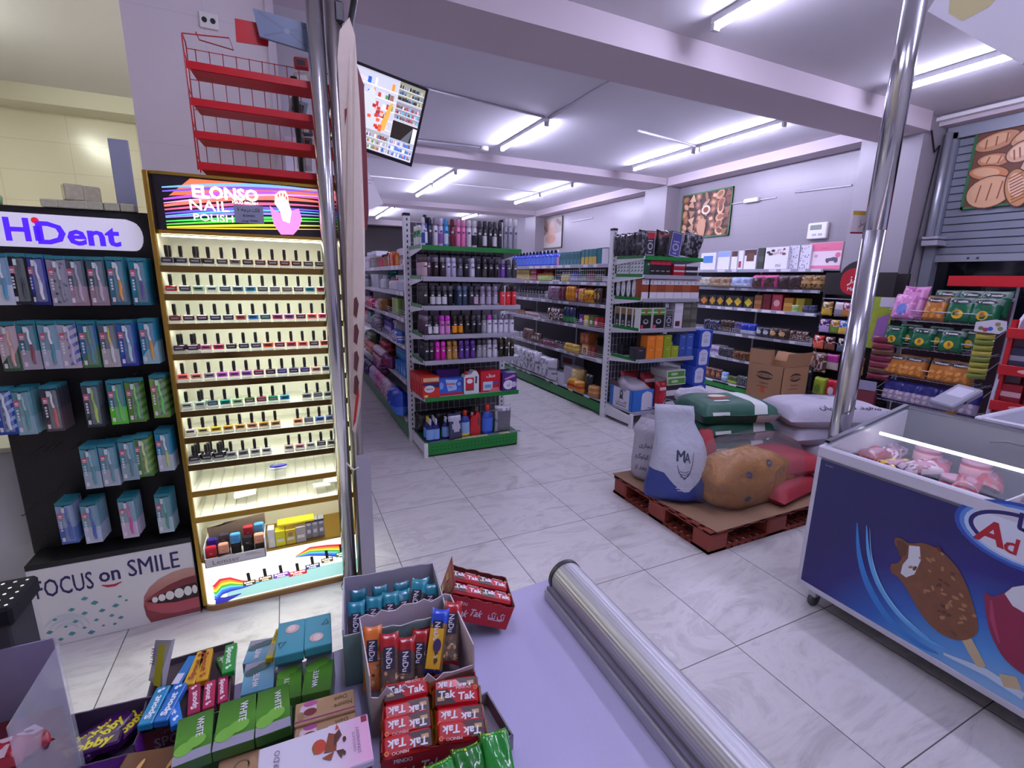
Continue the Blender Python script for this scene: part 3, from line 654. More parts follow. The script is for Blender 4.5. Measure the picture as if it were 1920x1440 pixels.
for i, (c, wd) in enumerate(tags_):
    x = XL + 0.20 + i * 0.0715 + (0.005 if i > 2 else 0); z = 0.105 + (0.03 * max(0, i - 3) * 0.55) - 0.004 * (i == 3) + 0.005 * (i in (1, 2))
    bs.rect(x - wd / 2, z - 0.014, x + wd / 2, z + 0.012, mat(c, 0.4, emit=0.3), BT, 0.0022)
    bs.text('ELONSO', x, z + 0.004, 0.007, WL, BT, 0.0028, 0.02, w=wd * 0.8); bs.text('NAIL', x, z - 0.007, 0.006, WL, BT, 0.0028, 0.02, w=wd * 0.5)
    bs.flat([(x - 0.006, z + 0.012), (x + 0.008, z + 0.012), (x + 0.005, z + 0.055), (x - 0.009, z + 0.055)], BLACK, BT, 0.0022)
bs.build('base', nd)
# bottles
_NB = {}
CAPB = mat('#17161a', 0.35)
def bottle(c):
    if c in _NB: return _NB[c]
    m = MB(); g = mat(c, 0.12, coat=0.5); cl = mat('#dfe4df', 0.06, alpha=0.35)
    m.box(-0.0215, -0.011, 0.0, 0.0215, 0.011, 0.014, cl, 0.002)
    m.box(-0.0205, -0.0105, 0.014, 0.0205, 0.0105, 0.037, g, 0.003)
    m.box(-0.014, -0.0112, 0.021, 0.014, -0.0105, 0.028, mat('#2a2428' if sum(lin(c)) > 0.5 else '#8a8488', 0.4))
    m.lathe([(0.007, 0.037), (0.006, 0.042)], CAPB, 8)
    cp = MB(); cp.lathe([(0.0072, 0.041), (0.0092, 0.058), (0.0084, 0.083), (0.0066, 0.085)], CAPB, 4, rotz(45), False)
    _NB[c] = (m.mesh('nail_polish_bottle'), cp.mesh('bottle_cap'))
    return _NB[c]
NP = ['#23263a #2a2d3a #3c3a3c #1a1618 #4d3b33 #8b7f70 #4a2a24 #6a3a30 #54221c #6a2418 #4a1f1a #4a4038 #3d3a38',
 '#b3202a #3c3346 #7fb08f #c2d2c0 #3c5b6b #5d7f8c #3f8fae #4b5652 #6b7078 #7d6658 #584a48 #3f8fa6 #c02a3c',
 '#6e1a22 #54203a #4a1230 #232c46 #26262a #c05a50 #2f7fc4 #0f5a5a #c02a70 #b83a9a #7a1038 #ff4a58 #ff2a80',
 '#3a1a38 #4a2048 #c86a90 #c0265a #2a1024 #3a3448 #3c3a52 #d8502e #8a1a36 #d83a48 #f06a64 #4a1a38 #c81e2c',
 '#ef6a62 #e08a80 #9a8a9a #b55ab8 #c868b8 #a668b8 #7a1050 #3a1038 #3a2a7a #2e1e5a #3a2a78 #d8a090 #6a7a9a',
 '#c8d8c8 #b8cfc0 #3a5a68 #12a890 #9ac89a #3a5a30 #8a2a48 #0a7a58 #2a98b8 - #8a8a90 #6a6a72 #8a8f98',
 '#e8e4d8 #e8d88a #d8b838 #d8a848 #c89858 #c89068 #b88848 #c8a070 - #e0906a #5a6878 #5a78b8 #4a68a8',
 '#1c1c28 #22202e #1a1a26 #8a8a90 #7a7a80 #9a9aa0 #b8b8b8 - #b8a8a0 #e8a8a8 #c8c8c0 #2a1830 #8a8888']
def cname(h):
    r, g, b = [int(h[i:i + 2], 16) / 255 for i in (1, 3, 5)]
    mx, mn = max(r, g, b), min(r, g, b); v = mx; s = 0 if mx == 0 else (mx - mn) / mx
    if v < 0.2: return 'black'
    if s < 0.16: return 'white' if v > 0.8 else 'light grey' if v > 0.65 else 'grey' if v > 0.4 else 'charcoal'
    import colorsys
    hh = colorsys.rgb_to_hsv(r, g, b)[0] * 360
    n = 'red' if hh < 14 or hh >= 345 else 'orange' if hh < 38 else 'yellow' if hh < 68 else 'green' if hh < 160 else 'teal' if hh < 195 else 'blue' if hh < 255 else 'purple' if hh < 300 else 'pink'
    if n == 'orange' and v < 0.75: n = 'brown'
    return ('dark ' if v < 0.42 else 'pale ' if s < 0.38 and v > 0.6 else '') + n
for ri, row in enumerate(NP):
    z = SHZ[ri] + 0.0004; xs = XL + eo[0] + 0.036
    for ci, c in enumerate(row.split()):
        if c == '-': continue
        x = xs + ci * 0.0492; zl = 0.01 * (ri == 7)
        for k in range(3 if (ri == 7 and ci < 3) else 2 if (ri, ci) in ((3, 0), (3, 1), (5, 1), (0, 0), (0, 2)) else 1):
            me, cp = bottle(c)
            t = put(me, 'nail_polish_bottle', None, tr(x + 0.006 * k, 2.463 + 0.026 * k, z) @ rotz(RND.uniform(-5, 5)))
            where = 'behind the %s bottle' % nth(ci) if k else '%s from the left' % nth(ci)
            if k > 1: where = 'at the back behind the %s bottle' % nth(ci)
            tag(t, '%s nail polish bottle %s on the %s lit shelf' % (cname(c), where, nth(ri)), 'nail polish'); put(cp, 'bottle_cap', t)
# things lying on the two empty shelves and the deck
q = at(523, 890, y=2.47)
t = MB().lathe([(0.034, 0), (0.038, 0.004), (0.038, 0.012), (0.034, 0.013)], mat('#c9c9d8', 0.3), 20).build('cream_tin', None, tr(q.x, 2.475, SHZ[8] + 0.0415) @ rotx(-14)); tag(t, 'round blue cream tin lying on the ninth shelf dividers', 'tin')
m = MB().lathe([(0.037, 0.013), (0.039, 0.016), (0.039, 0.021), (0.034, 0.0235)], mat('#2f2f98', 0.25), 20); m.band([(-0.018, -0.008), (0, 0.004), (0.02, 0.006)], [0.004, 0.009, 0.003], WHITE, None, 0.0242).build('lid', t)
q = at(430, 952, y=2.47)
t = MB().box(0, 0, 0, 0.095, 0.05, 0.018, mat('#ece8e4', 0.5), 0.002).build('paper_carton', None, tr(-0.305, 2.49, SHZ[9] + 0.04) @ roty(-6)); tag(t, 'flat white carton resting on the tenth shelf dividers', 'carton')
for i, (x, a) in enumerate(((0.11, 5), (0.16, -12), (0.2, 20))):
    t = MB().box(-0.04, -0.02, 0, 0.04, 0.025, 0.012, mat('#e6e4e0', 0.5), 0.003).build('paper_carton', None, tr(x - 0.02, 2.49 + 0.012 * i, SHZ[9] + 0.041 + 0.013 * i) @ rotz(a)); tag(t, 'crushed white blister carton on the tenth shelf, %s of three by the post' % nth(i), 'carton')
DZ = 0.2655
lb = empty('polish_remover_box', tr(-0.31, 2.36, DZ), 'open white carton with printed front lip holding coloured remover bottles', 'box')
m = MB(); LW = mat('#d8d6d8', 0.6); BRN = mat('#6b5a54', 0.7)
m.box(-0.125, 0.0, 0.0, 0.125, 0.003, 0.045, LW).box(-0.125, 0, 0, -0.122, 0.15, 0.1, LW).box(0.122, 0, 0, 0.125, 0.15, 0.1, LW).box(-0.125, 0.147, 0, 0.125, 0.15, 0.13, BRN).box(-0.125, 0, 0, 0.125, 0.15, 0.003, LW)
m.flat([(-0.125, 0.13), (0.125, 0.13), (0.125, 0.16), (0.03, 0.15), (-0.05, 0.145), (-0.09, 0.125)], BRN, tr(0, 0.1465, 0) @ FRONT)
m.text('Lemser', -0.04, 0.022, 0.022, mat('#7a6a60', 0.5), FRONT, 0.0006, 0.0, w=0.11)
m.band([(-0.07, 0.045), (-0.03, 0.052), (0.0, 0.046)], [0.002, 0.008, 0.002], mat('#8a7060', 0.5), FRONT, 0.0006)
for k in range(3): m.rect(0.04, 0.026 + k * 0.005, 0.11 - k * 0.015, 0.0275 + k * 0.005, mat('#9a8a80', 0.5), FRONT, 0.0006)
m.build('carton', lb)
for i, (x, yy, zt, c, c2) in enumerate(((-0.10, 0.035, 0.085, '#c0182c', '#7a1018'), (-0.098, 0.075, 0.105, '#3a2a8a', '#1a1420'), (-0.05, 0.035, 0.09, '#e8a080', '#1a1418'), (-0.05, 0.085, 0.115, '#3a3440', '#1a1418'), (0.0, 0.05, 0.122, '#4a9ac8', '#14121a'), (0.05, 0.045, 0.1, '#1a1418', '#14121a'), (0.052, 0.09, 0.13, '#b8303c', '#14121a'), (0.1, 0.04, 0.105, '#e8a080', '#2a1a18'), (0.1, 0.09, 0.135, '#4a9ac8', '#14121a'))):
    m = MB().box(-0.02, -0.012, 0, 0.02, 0.012, zt - 0.045, mat(c2, 0.3), 0.004)
    t = m.build('remover_bottle', None, tr(-0.31 + x, 2.36 + yy, DZ + 0.0035)); tag(t, '%s capped remover bottle %s in the open white carton' % (cname(c), ('at the front' if yy < 0.06 else 'at the back') + ', ' + nth(i // 2)), 'bottle')
    MB().box(-0.021, -0.013, zt - 0.05, 0.021, 0.013, zt, mat(c, 0.35), 0.005).text('lem', 0, zt - 0.03, 0.006, BLACK if sum(lin(c)) > .6 else WHITE, tr(0, -0.0132, 0) @ FRONT, 0.0003).build('cap', t)
cs = [('tall white', 0.03, '#e6e6e2', 0.1), ('bright yellow', 0.045, '#e8e41a', 0.082), ('gold', 0.045, '#d8bc3c', 0.08), ('silver and gold', 0.045, '#b8b0a8', 0.085), ('first grey jar', 0.028, '#8a8c98', 0.1), ('second grey jar', 0.028, '#9a9ca6', 0.1), ('third grey jar', 0.028, '#8a8c98', 0.1)]
x = -0.175
for nm, wd, c, hh in cs:
    m = MB().box(0, 0, 0, wd, 0.05, hh, mat(c, 0.4), 0.002).rect(0.006, hh * .3, wd - 0.006, hh * .5, mat('#f0eecf' if 'grey' not in nm else '#e2e2e8', 0.4), FRONT, 0.0008)
    if 'grey' in nm: m.ell(wd / 2, hh * .8, wd * .4, 0.008, mat('#dcdce4', 0.3), FRONT, 0.0008); m.rect(0, hh * .9, wd, hh, mat('#34305a', 0.4), FRONT, 0.001)
    if nm == 'gold': m.ell(wd / 2, hh * .7, 0.012, 0.012, mat('#a8924a', 0.4), FRONT, 0.001)
    t = m.build('cosmetic_box', None, tr(x, 2.43 + (0.02 if 'grey' in nm else 0), DZ)); tag(t, nm + ' cosmetic box on the bottom deck of the lit stand', 'box'); x += wd + 0.002
t = MB().box(0, 0, 0, 0.17, 0.06, 0.012, mat('#e8d02a', 0.4, emit=0.1), 0.002).build('cosmetic_box', None, tr(-0.13, 2.44, DZ + 0.1012)); tag(t, 'flat yellow box lying across the upright cosmetic boxes', 'box')
# ---------------------------------------------------------------- red wire rack, posts, monitor
RW = mat('#a8161f', 0.35, name='red wire'); RR = mat('#b80f1c', 0.3, name='red steel')
ro = (-0.29, 2.44, 2.012)
rk = empty('wire_rack', tr(*ro), 'red wire rack with five sloped red trays standing on the nail polish stand', 'rack')
RWID = 0.55
for i, zz in enumerate((0.385, 0.265, 0.15, 0.035)):
    zt = (at((347, 357, 364, 372)[i], (112, 182, 244, 303)[i], y=ro[1]).z - ro[2])
    t = MB().box(0.0, 0.0, zt - 0.028, RWID, 0.004, zt, RR).build('tray', rk)
    MB().add([(0.012, 0.004, zt - 0.03), (RWID, 0.004, zt - 0.03), (RWID, 0.075, zt - 0.042), (0.025, 0.075, zt - 0.042), (0.012, 0.004, zt - 0.027), (RWID, 0.004, zt - 0.027), (RWID, 0.075, zt - 0.039), (0.025, 0.075, zt - 0.039)], [(0, 3, 2, 1), (4, 5, 6, 7), (0, 1, 5, 4), (1, 2, 6, 5), (2, 3, 7, 6), (3, 0, 4, 7)], RR).build('tray_floor', t)
g = MB()
for k in range(12): g.tube([(0.03 + k * 0.048, 0.078, 0.0), (0.03 + k * 0.048, 0.078, 0.47)], 0.0018, RW, 5)
for k in range(5): g.tube([(0.0, 0.08, 0.02 + k * 0.112), (RWID, 0.08, 0.02 + k * 0.112)], 0.0018, RW, 5)
g.build('back_grid', rk)
for x in (0.0, RWID):
    MB().tube([(x, 0.08, 0.0), (x, 0.08, 0.47), (x, 0.07, 0.485), (x, 0.0, 0.49), (x, -0.006, 0.48), (x + (0.002), -0.004, 0.02), (x, 0.01, 0.0)], 0.0028, RW, 6).build('side_frame', rk)
    for i in range(4):
        MB().tube([(x, -0.004, 0.12 * i + 0.07), (x + 0.004, 0.01, 0.12 * i + 0.045), (x + 0.006, 0.078, 0.12 * i + 0.04)], 0.0018, RW, 5).build('side_wire', rk)
MB().tube([(0.0, 0.0, 0.49), (0.16, 0.0, 0.505), (0.17, 0.03, 0.475), (0.05, 0.06, 0.5), (0.04, 0.07, 0.53)], 0.0024, RW, 6).build('top_wire', rk)
p = [at(a, b, y=2.5) for a, b in ((440, 35), (505, 48), (503, 88), (443, 79))]
t = MB().prism([(v.x + 0.07, v.z - 2.5) for v in p], 0.004, RR, tr(0, 0, 0) @ FRONT).build('red_sheet', None, tr(-0.07, 2.5, 2.5)); tag(t, 'flat red steel sheet standing at the wire rack top', 'sheet')
p = [at(a, b, y=2.47) for a, b in ((474, 18), (592, 52), (592, 103), (487, 71))]
c = sum(p, Vector()) / 4
m = MB(); GB = mat('#5f6c88', 0.45); m.prism([(v.x - c.x, v.z - c.z) for v in p], 0.014, GB, FRONT)
l = [(v.x - c.x, v.z - c.z) for v in p]
for a, b in ((0, 2), (1, 3)): m.band([(l[a][0] * .85, l[a][1] * .85), (0, 0), (l[b][0] * .85, l[b][1] * .85)], 0.006, mat('#4a5672', 0.4), FRONT, 0.0146)
m.ell(0, 0, 0.012, 0.01, mat('#7a86a2', 0.4), FRONT, 0.0152)
tag(m.build('ribbed_tray', None, tr(c.x, 2.47, c.z)), 'blue grey plastic lid with crossed ribs lying on the red rack', 'lid')
t = MB().box(-0.04, -0.01, -0.035, 0.04, 0, 0.035, WHITE, 0.003).ell(-0.018, 0, 0.012, 0.013, BLACK, tr(0, -0.0105, 0) @ FRONT).ell(0.018, 0, 0.012, 0.013, BLACK, tr(0, -0.0105, 0) @ FRONT).build('wall_socket', None, tr(-0.245, 3.069, 2.81)); tag(t, 'white double wall socket high on the column', 'socket')
t = MB().box(-0.02, -0.01, 0, 0.02, 0, 3.3, mat('#cfc8d4', 0.5)).build('cable_trunking', None, tr(0.03, 3.068, 0.03)); tag(t, 'white vertical cable trunking at the column edge', 'trunking')
# clutter hanging behind the rack
t = MB().tube([(0, 0, 0), (0.01, 0, 0.5), (0.0, 0.0, 0.95)], 0.016, BLACK, 8).build('black_pole', None, tr(0.115, 2.9, 1.62)); tag(t, 'black pole behind the red wire rack', 'pole')
MB().box(-0.04, -0.03, 0.26, 0.05, 0.03, 0.32, BLACK, 0.01).build('clamp', t); MB().tube([(0, 0, 0.25), (0.1, 0, 0.05), (0.12, 0, -0.06)], 0.016, BLACK, 8).build('arm', t)
MB().tube([(0, 0, 0.02), (-0.002, 0, -1.62)], 0.014, BLACK, 8).build('lower_pole', t)
for i, (px, py, w_, h_, c, nm) in enumerate(((565, 120, .07, .05, '#a02028', 'red hanging ornament'), (568, 150, .08, .06, '#b8a8a0', 'beige box'), (560, 205, .09, .08, '#8a98a0', 'grey blister pack'), (570, 245, .09, .05, '#5a5a60', 'dark grey adapter'), (572, 270, .08, .06, '#6a5048', 'brown carton'), (572, 305, .08, .08, '#d0ccd4', 'white speckled sheet'))):
    q = at(px, py, y=2.96); m = MB().box(-w_ / 2, -0.02, -h_ / 2, w_ / 2, 0.02, h_ / 2, mat(c, 0.5), 0.006).box(-w_ / 3, -0.022, -h_ / 4, w_ / 4, -0.0195, h_ / 4, mat('#d8d4d4' if i % 2 else '#2a2a30', 0.4))
    tag(m.build('hanging_item', None, tr(q.x, 2.96, q.z) @ roty(RND.uniform(-15, 15))), nm + ' among the clutter behind the red wire rack', 'item')
# chrome posts by the checkout
for i, (x, y_, r, c) in enumerate(((0.190, 2.355, 0.034, CHROME), (0.262, 2.375, 0.031, mat('#a39c9c', 0.3, 0.9)))):  # second chrome tube has its brownish reflection put into the colour
    t = MB().lathe([(r, 0.0), (r, ZC)], c, 24, None, True).build('steel_post', None, tr(x, y_, 0)); tag(t, ('bright chrome' if i == 0 else 'dull brownish') + ' steel post of the pair beside the nail polish stand', 'post')
    MB().lathe([(r + 0.014, 0.0), (r + 0.012, 0.012), (r + 0.0005, 0.016)], c, 24).build('foot_ring', t)
t = MB().lathe([(0.048, 0), (0.048, 1.86)], CHROME, 28, None).build('steel_post', None, tr(2.655, 1.47, 0.0)); tag(t, 'single chrome post rising behind the ice cream freezer', 'post')
MB().lathe([(0.048, 1.86), (0.046, ZC)], CHROME, 28).build('upper_tube', t); MB().lathe([(0.0485, 0.70), (0.0485, 0.80)], DARK, 28).build('dark_band', t); MB().lathe([(0.07, 0), (0.066, 0.02), (0.049, 0.025)], CHROME, 28).build('foot_ring', t)
tg = MB()
for x0, x1 in ((-0.11, 0.0), (0.03, 0.06)):
    tg.box(x0, -0.004, 0, x1, 0.0, 0.11, mat('#d9cfd6', 0.5), 0.001).rect(x0, 0.09, x1, 0.11, mat('#c9a23a', 0.5), tr(0, -0.0045, 0) @ FRONT).rect(x0, 0, x1, 0.008, mat('#8a2028', 0.5), tr(0, -0.0045, 0) @ FRONT)
tg.text('\ufeb0\ufee3', -0.055, 0.055, 0.03, mat('#7a3030', 0.5), tr(0, -0.0045, 0) @ FRONT, 0.0005)
q = at(1630, 415, y=1.53); tag(tg.build('small_sign', None, tr(q.x + 0.03, 1.53, q.z - 0.06) @ rotz(-25)), 'small white and yellow card fixed behind the chrome post', 'sign')
# painted cardboard hung on the pair of posts
cb = MB(); CBM = mat('#cfc0b4', 0.8, nz=0.06, nscale=30); MRN = mat('#7a1420', 0.5)
yb = 2.31
L = [(636, 60), (632, 110), (640, 250), (646, 400), (650, 520), (652, 640), (655, 740), (660, 806)]
R_ = [(654, 36), (665, 70), (675, 200), (680, 300), (685, 430), (684, 560), (681, 680), (675, 760), (666, 812)]
out = [(at(a, b, y=yb).x, at(a, b, y=yb).z) for a, b in L] + [(at(a, b, y=yb).x, at(a, b, y=yb).z) for a, b in R_[::-1]]
n = len(out); vs = []
for k, dy in enumerate((0, 0.005)): vs += [(x - 0.26, dy + 0.02 * math.sin(z * 4), z) for x, z in out]
cb.add(vs, [tuple(range(n))[::-1], tuple(range(n, 2 * n))] + [(i, i + n, (i + 1) % n + n, (i + 1) % n) for i in range(n)], CBM)
def onb(pts, c):
    cb.add([(at(a, b, y=yb).x - 0.26, -0.0035 + 0.02 * math.sin(at(a, b, y=yb).z * 4), at(a, b, y=yb).z) for a, b in pts], [tuple(range(len(pts)))[::-1]], c)
for y0, s in ((178, 1), (225, 1), (268, 1), (310, 1), (352, 1)): onb([(662, y0), (669, y0 - 6), (673, y0 + 20), (669, y0 + 42), (661, y0 + 34)], MRN)
for y0 in (205, 245, 285, 322): onb([(646, y0), (652, y0 - 4), (656, y0 + 30), (647, y0 + 34)], MRN)
for y0 in (512, 560, 610, 660, 705): onb([(663, y0), (668, y0 - 4), (672, y0 + 10), (668, y0 + 36), (662, y0 + 30)], mat('#5a2a2c', 0.6))
onb([(666, 745), (671, 722), (672, 740), (666, 790), (661, 800)], mat('#b02a1a', 0.5))
tag(cb.build('painted_cardboard', None, tr(0.26, yb, 0)), 'tall cream cardboard strip with red pattern hung on the posts', 'cardboard')
rb = MB(); P_ = [(668, 120), (682, 160), (688, 300), (691, 400), (688, 432), (676, 425), (668, 300)]
o2 = [(at(a, b, y=2.34).x - 0.29, at(a, b, y=2.34).z - 2.0) for a, b in P_]; rb.prism(o2, 0.004, mat('#6a1a22', 0.45), FRONT)
tag(rb.build('red_sheet', None, tr(0.29, 2.34, 2.0)), 'curled dark red sheet hanging behind the cardboard strip', 'sheet')
t = MB().box(-0.03, 0, 0, 0.04, 0.004, 0.74, mat('#a9a6b4', 0.35, alpha=0.9)).build('plastic_board', None, tr(0.275, 2.30, 0.0) @ rotz(8)); tag(t, 'pale plastic board leaning on the foot of the posts', 'board')
tw = MB().tube([(0, 0, 0), (0.03, -0.03, -0.03), (0.055, -0.03, -0.02)], 0.004, WHITE, 5).build('plastic_tie', None, tr(0.2, 2.30, 0.71)); tag(tw, 'white plastic tie knotted round the posts', 'tie')
t = MB().box(-0.02, -0.02, 0, 0.02, 0.02, 0.08, BLACK, 0.008).tube([(0, 0, 0.04), (-0.03, 0, -0.02), (-0.03, 0, -0.12)], 0.004, BLACK, 5).tube([(0.01, 0, 0.03), (0.0, -0.01, -0.14)], 0.003, DARK, 5).build('cable_bunch', None, tr(0.285, 2.36, 2.62)); tag(t, 'bunch of black cables tied near the top of the posts', 'cable')
# monitor
D_ = 2.72
TR_, TL_, BR_ = at(804, 167, d=D_), at(664, 112, d=D_), at(778, 315, d=D_ + 0.03)
u = (TR_ - TL_).normalized(); v = (TR_ - BR_); Hh = v.length; Ww = 0.43
F_ = frame(TR_, u, v)
mo = empty('monitor', F_, 'tilted black monitor showing shop camera views, hung beside the posts', 'monitor')
MB().box(-Ww, -Hh, -0.035, 0, 0, -0.003, mat('#16161c', 0.35), 0.006).build('case', mo)
bz = MB(); BZ = mat('#1d1d26', 0.3)
for a in ((-Ww, -0.012, 0, 0), (-Ww, -Hh, 0, -Hh + 0.016), (-Ww, -Hh, -Ww + 0.012, 0), (-0.012, -Hh, 0, 0)): bz.box(a[0], a[1], -0.004, a[2], a[3], 0.004, BZ)
bz.build('bezel', mo)
sc = MB(); X0, X1, Y0, Y1 = -Ww + 0.012, -0.012, -Hh + 0.016, -0.012; ES = 0.55
sc.rect(X0, Y0, X1, Y1, mat('#cfd0dc', 0.2, emit=ES), None, -0.001)
def em(c, e=ES): return mat(c, 0.2, emit=e)
def tile(x0, y0, x1, y1, bg, seed, n, pal):
    sc.rect(x0, y0, x1, y1, em(bg), None, -0.0005); r = random.Random(seed); nr = 5 if n > 50 else 3
    for k in range(nr):
        yb = y0 + (y1 - y0) * (.08 + .88 * k / nr); hh = (y1 - y0) * .62 / nr; x = x0 + (x1 - x0) * .03
        sc.rect(x0, yb - hh * .22, x1, yb - hh * .05, em('#d8d8e2'), None, 0.00001)
        while x < x1 - (x1 - x0) * .09:
            w_ = (x1 - x0) * r.uniform(.03, .08)
            if r.random() < .8: sc.rect(x, yb, x + w_ * .9, yb + hh * r.uniform(.5, 1), em(r.choice(pal)), None, 0.00002)
            x += w_
PALS = ['#b83a2a', '#2a5ab8', '#e0e0e8', '#3a3a44', '#4a8a4a', '#d88a2a', '#8a6a5a', '#c8c4d0', '#6a6a78', '#a0522a']
xm = X0 + (X1 - X0) * 0.70; ym = Y0 + (Y1 - Y0) * 0.28
tile(X0, ym, xm, Y1, '#b9bac8', 2, 90, PALS)
sc.flat([(X0 + .05, ym), (xm - .07, ym), (xm - .1, Y1 - .08), (X0 + .17, Y1 - .06)], em('#c3c7d6'), None, 0.0006)
sc.flat([(xm - .06, ym + .01), (xm - .03, ym + .01), (xm - .01, Y1 - .1), (xm - .025, Y1 - .11)], em('#e8a04a'), None, 0.0007)
r = random.Random(5)
for i in range(14): a = xm - .12 + r.uniform(0, .06); b = ym + r.uniform(0, .1); sc.rect(a, b, a + .016, b + .014, em(r.choice(['#c03a2a', '#e05a3a', '#4a8a3a', '#f0b0a0', '#a02a3a'])), None, 0.0008 + i * 1e-5)
dy = (Y1 - Y0) / 4; xr = xm + 0.002
tile(xr, Y1 - dy, X1, Y1, '#8a8a7a', 7, 40, ['#2a2a30', '#3a4a6a', '#b0a890', '#5a7ab0', '#1c1c22'])
tile(xr, Y1 - 2 * dy + .002, X1, Y1 - dy - .002, '#8a8494', 8, 44, ['#6a3a3a', '#5ab0e0', '#c8c8d8', '#4a6a4a', '#a0505a'])
sc.rect(xr, Y1 - 3 * dy + .002, X1, Y1 - 2 * dy - .002, em('#2e2622', .3), None, -0.0004); sc.flat([(xr + .05, Y1 - 3 * dy + .003), (X1 - .03, Y1 - 3 * dy + .003), (xr + .1, Y1 - 2 * dy - .01)], em('#5a5e66'), None, 0.0); sc.rect(X1 - .02, Y1 - 3 * dy + .003, X1, Y1 - 2 * dy - .01, em('#d8d8e0'), None, 0.0001)
tile(X0, Y0, xm - .12, ym - .002, '#7a7f6a', 9, 30, ['#e8e8f0', '#3a3a30', '#2a7a2a', '#b8b8a8']); tile(xm - .118, Y0, xm, ym - .002, '#a0a0a8', 10, 40, PALS); tile(xr, Y0, X1, ym - .002, '#a8acc0', 11, 40, ['#3a6ac0', '#d8d8e8', '#c04a3a', '#5a5a6a'])
sc.build('screen', mo)
MB().tube([(-0.40, -0.18, -0.03), (-0.41, -0.1, -0.3), (-0.41, 0.5, -0.42)], 0.016, BLACK, 8).build('bracket', mo)
q = at(676, 300, y=2.62)
P_ = [(676, 298), (717, 384), (676, 398), (640, 300)]
t = MB().prism([(at(a, b, y=2.6).x - q.x, at(a, b, y=2.6).z - q.z) for a, b in P_], 0.03, mat('#dcdae2', 0.5), FRONT).rect(0.01, -0.1, 0.05, -0.095, GREYST, FRONT, 0.0306).rect(0.01, -0.115, 0.04, -0.111, GREYST, FRONT, 0.0306).build('white_carton', None, tr(q.x, 2.6, q.z)); tag(t, 'white carton corner showing under the monitor behind cardboard strip', 'carton')
# ---------------------------------------------------------------- products
def xpx(px, Y, Z):
    a = (px - 960) / 891.0; dz = Z - CAM_H
    return (a * (f_.y * Y + f_.z * dz) - r_.y * Y - r_.z * dz) / (r_.x - a * f_.x)
def ypx(px, X, Z):
    a = (px - 960) / 891.0; dz = Z - CAM_H
    return (a * (f_.x * X + f_.z * dz) - r_.x * X - r_.z * dz) / (r_.y - a * f_.y)
_P = {}
def P_can(h, r, body, cap, lab=None, n=10):
    m = MB(); B_ = mat(body, 0.3, 0.15); zc = h * 0.74
    if lab: m.lathe([(r * .94, 0), (r, 0.004), (r, zc * .12), (r, zc * .62), (r, zc * .94), (r * .8, zc)], [B_, B_, mat(lab, 0.35), B_, B_], n)
    else: m.lathe([(r * .94, 0), (r, 0.004), (r, zc * .94), (r * .8, zc)], B_, n)
    m.rect(-r * .45, zc * .66, r * .45, zc * .76, mat('#c9c6d0' if sum(lin(body)) < 1.0 else '#4a4654', 0.4), tr(0, -r * .98, 0) @ FRONT)
    c = MB().lathe([(r * .88, zc), (r * .88, h * .93), (r * .7, h), (r * .3, h)], mat(cap, 0.35), n)
    return m, [('cap', c)]
def P_box(w, h, d, c, pat='', c2='#e6e2e6', c3='#2a2a34', txt=None):
    m = MB().box(-w / 2, 0, 0, w / 2, d, h, mat(c, 0.4), 0.0015); A, B_ = mat(c2, 0.45), mat(c3, 0.45)
    z = 0.0007
    if 'h' in pat: m.rect(-w * .49, 0.001, w * .49, h * .5, A, FRONT, z)
    if 'k' in pat: m.rect(-w * .49, 0.001, w * .49, h * .33, A, FRONT, z); m.rect(-w * .49, h * .72, w * .49, h * .99, A, FRONT, z)
    if 't' in pat: m.rect(-w * .49, h * .7, w * .49, h * .985, A, FRONT, z)
    if 'b' in pat: m.rect(-w * .49, h * .36, w * .49, h * .62, A, FRONT, z)
    if 'f' in pat: m.rect(-w * .42, h * .07, w * .42, h * .93, A, FRONT, z)
    if 's' in pat: m.rect(-w * .49, 0.001, -w * .3, h * .99, A, FRONT, z); m.rect(-w * .49, 0.0, -w * .4, h, A, FRONT, z)
    if 'd' in pat: m.flat([(-w * .45, h * .5), (0, h * .12), (w * .45, h * .5), (0, h * .88)], A, FRONT, z)
    if 'c' in pat: m.ell(0, h * .45, min(w, h) * .3, min(w, h) * .3, B_, FRONT, 2 * z, 12)
    if 'o' in pat: m.ell(0, h * .5, w * .42, h * .46, A, FRONT, z, 14)
    if 'p' in pat: m.rect(-w * .32, h * .42, w * .32, h * .82, B_, FRONT, 2 * z)
    if 'q' in pat: m.rect(-w * .35, h * .12, w * .2, h * .45, B_, FRONT, 2 * z)
    if 'l' in pat:
        for k in range(3): m.rect(-w * .3, h * (.2 + .09 * k), w * (.3 - .06 * k), h * (.235 + .09 * k), B_, FRONT, 3 * z)
    if 'e' in pat: m.flat([(-w * .3, h * .55), (-w * .1, h * .8), (w * .28, h * .72), (w * .15, h * .52)], B_, FRONT, 2 * z)
    if 'n' in pat:
        r = random.Random(int(h * 999))
        for k in range(30): a, b, q = r.uniform(-.46, .34), r.uniform(.02, .9), r.uniform(.06, .12); m.flat([(a * w, b * h), ((a + q) * w, (b + .03) * h), ((a + q * .4) * w, (b + .08) * h)], B_, FRONT, z * (1.2 + k * .02))
    if txt: m.text(txt[0], 0, h * txt[1], h * txt[2], mat(txt[3], 0.4), FRONT, 4 * z, 0.02, w=w * (txt[4] if len(txt) > 4 else .7))
    return m, []
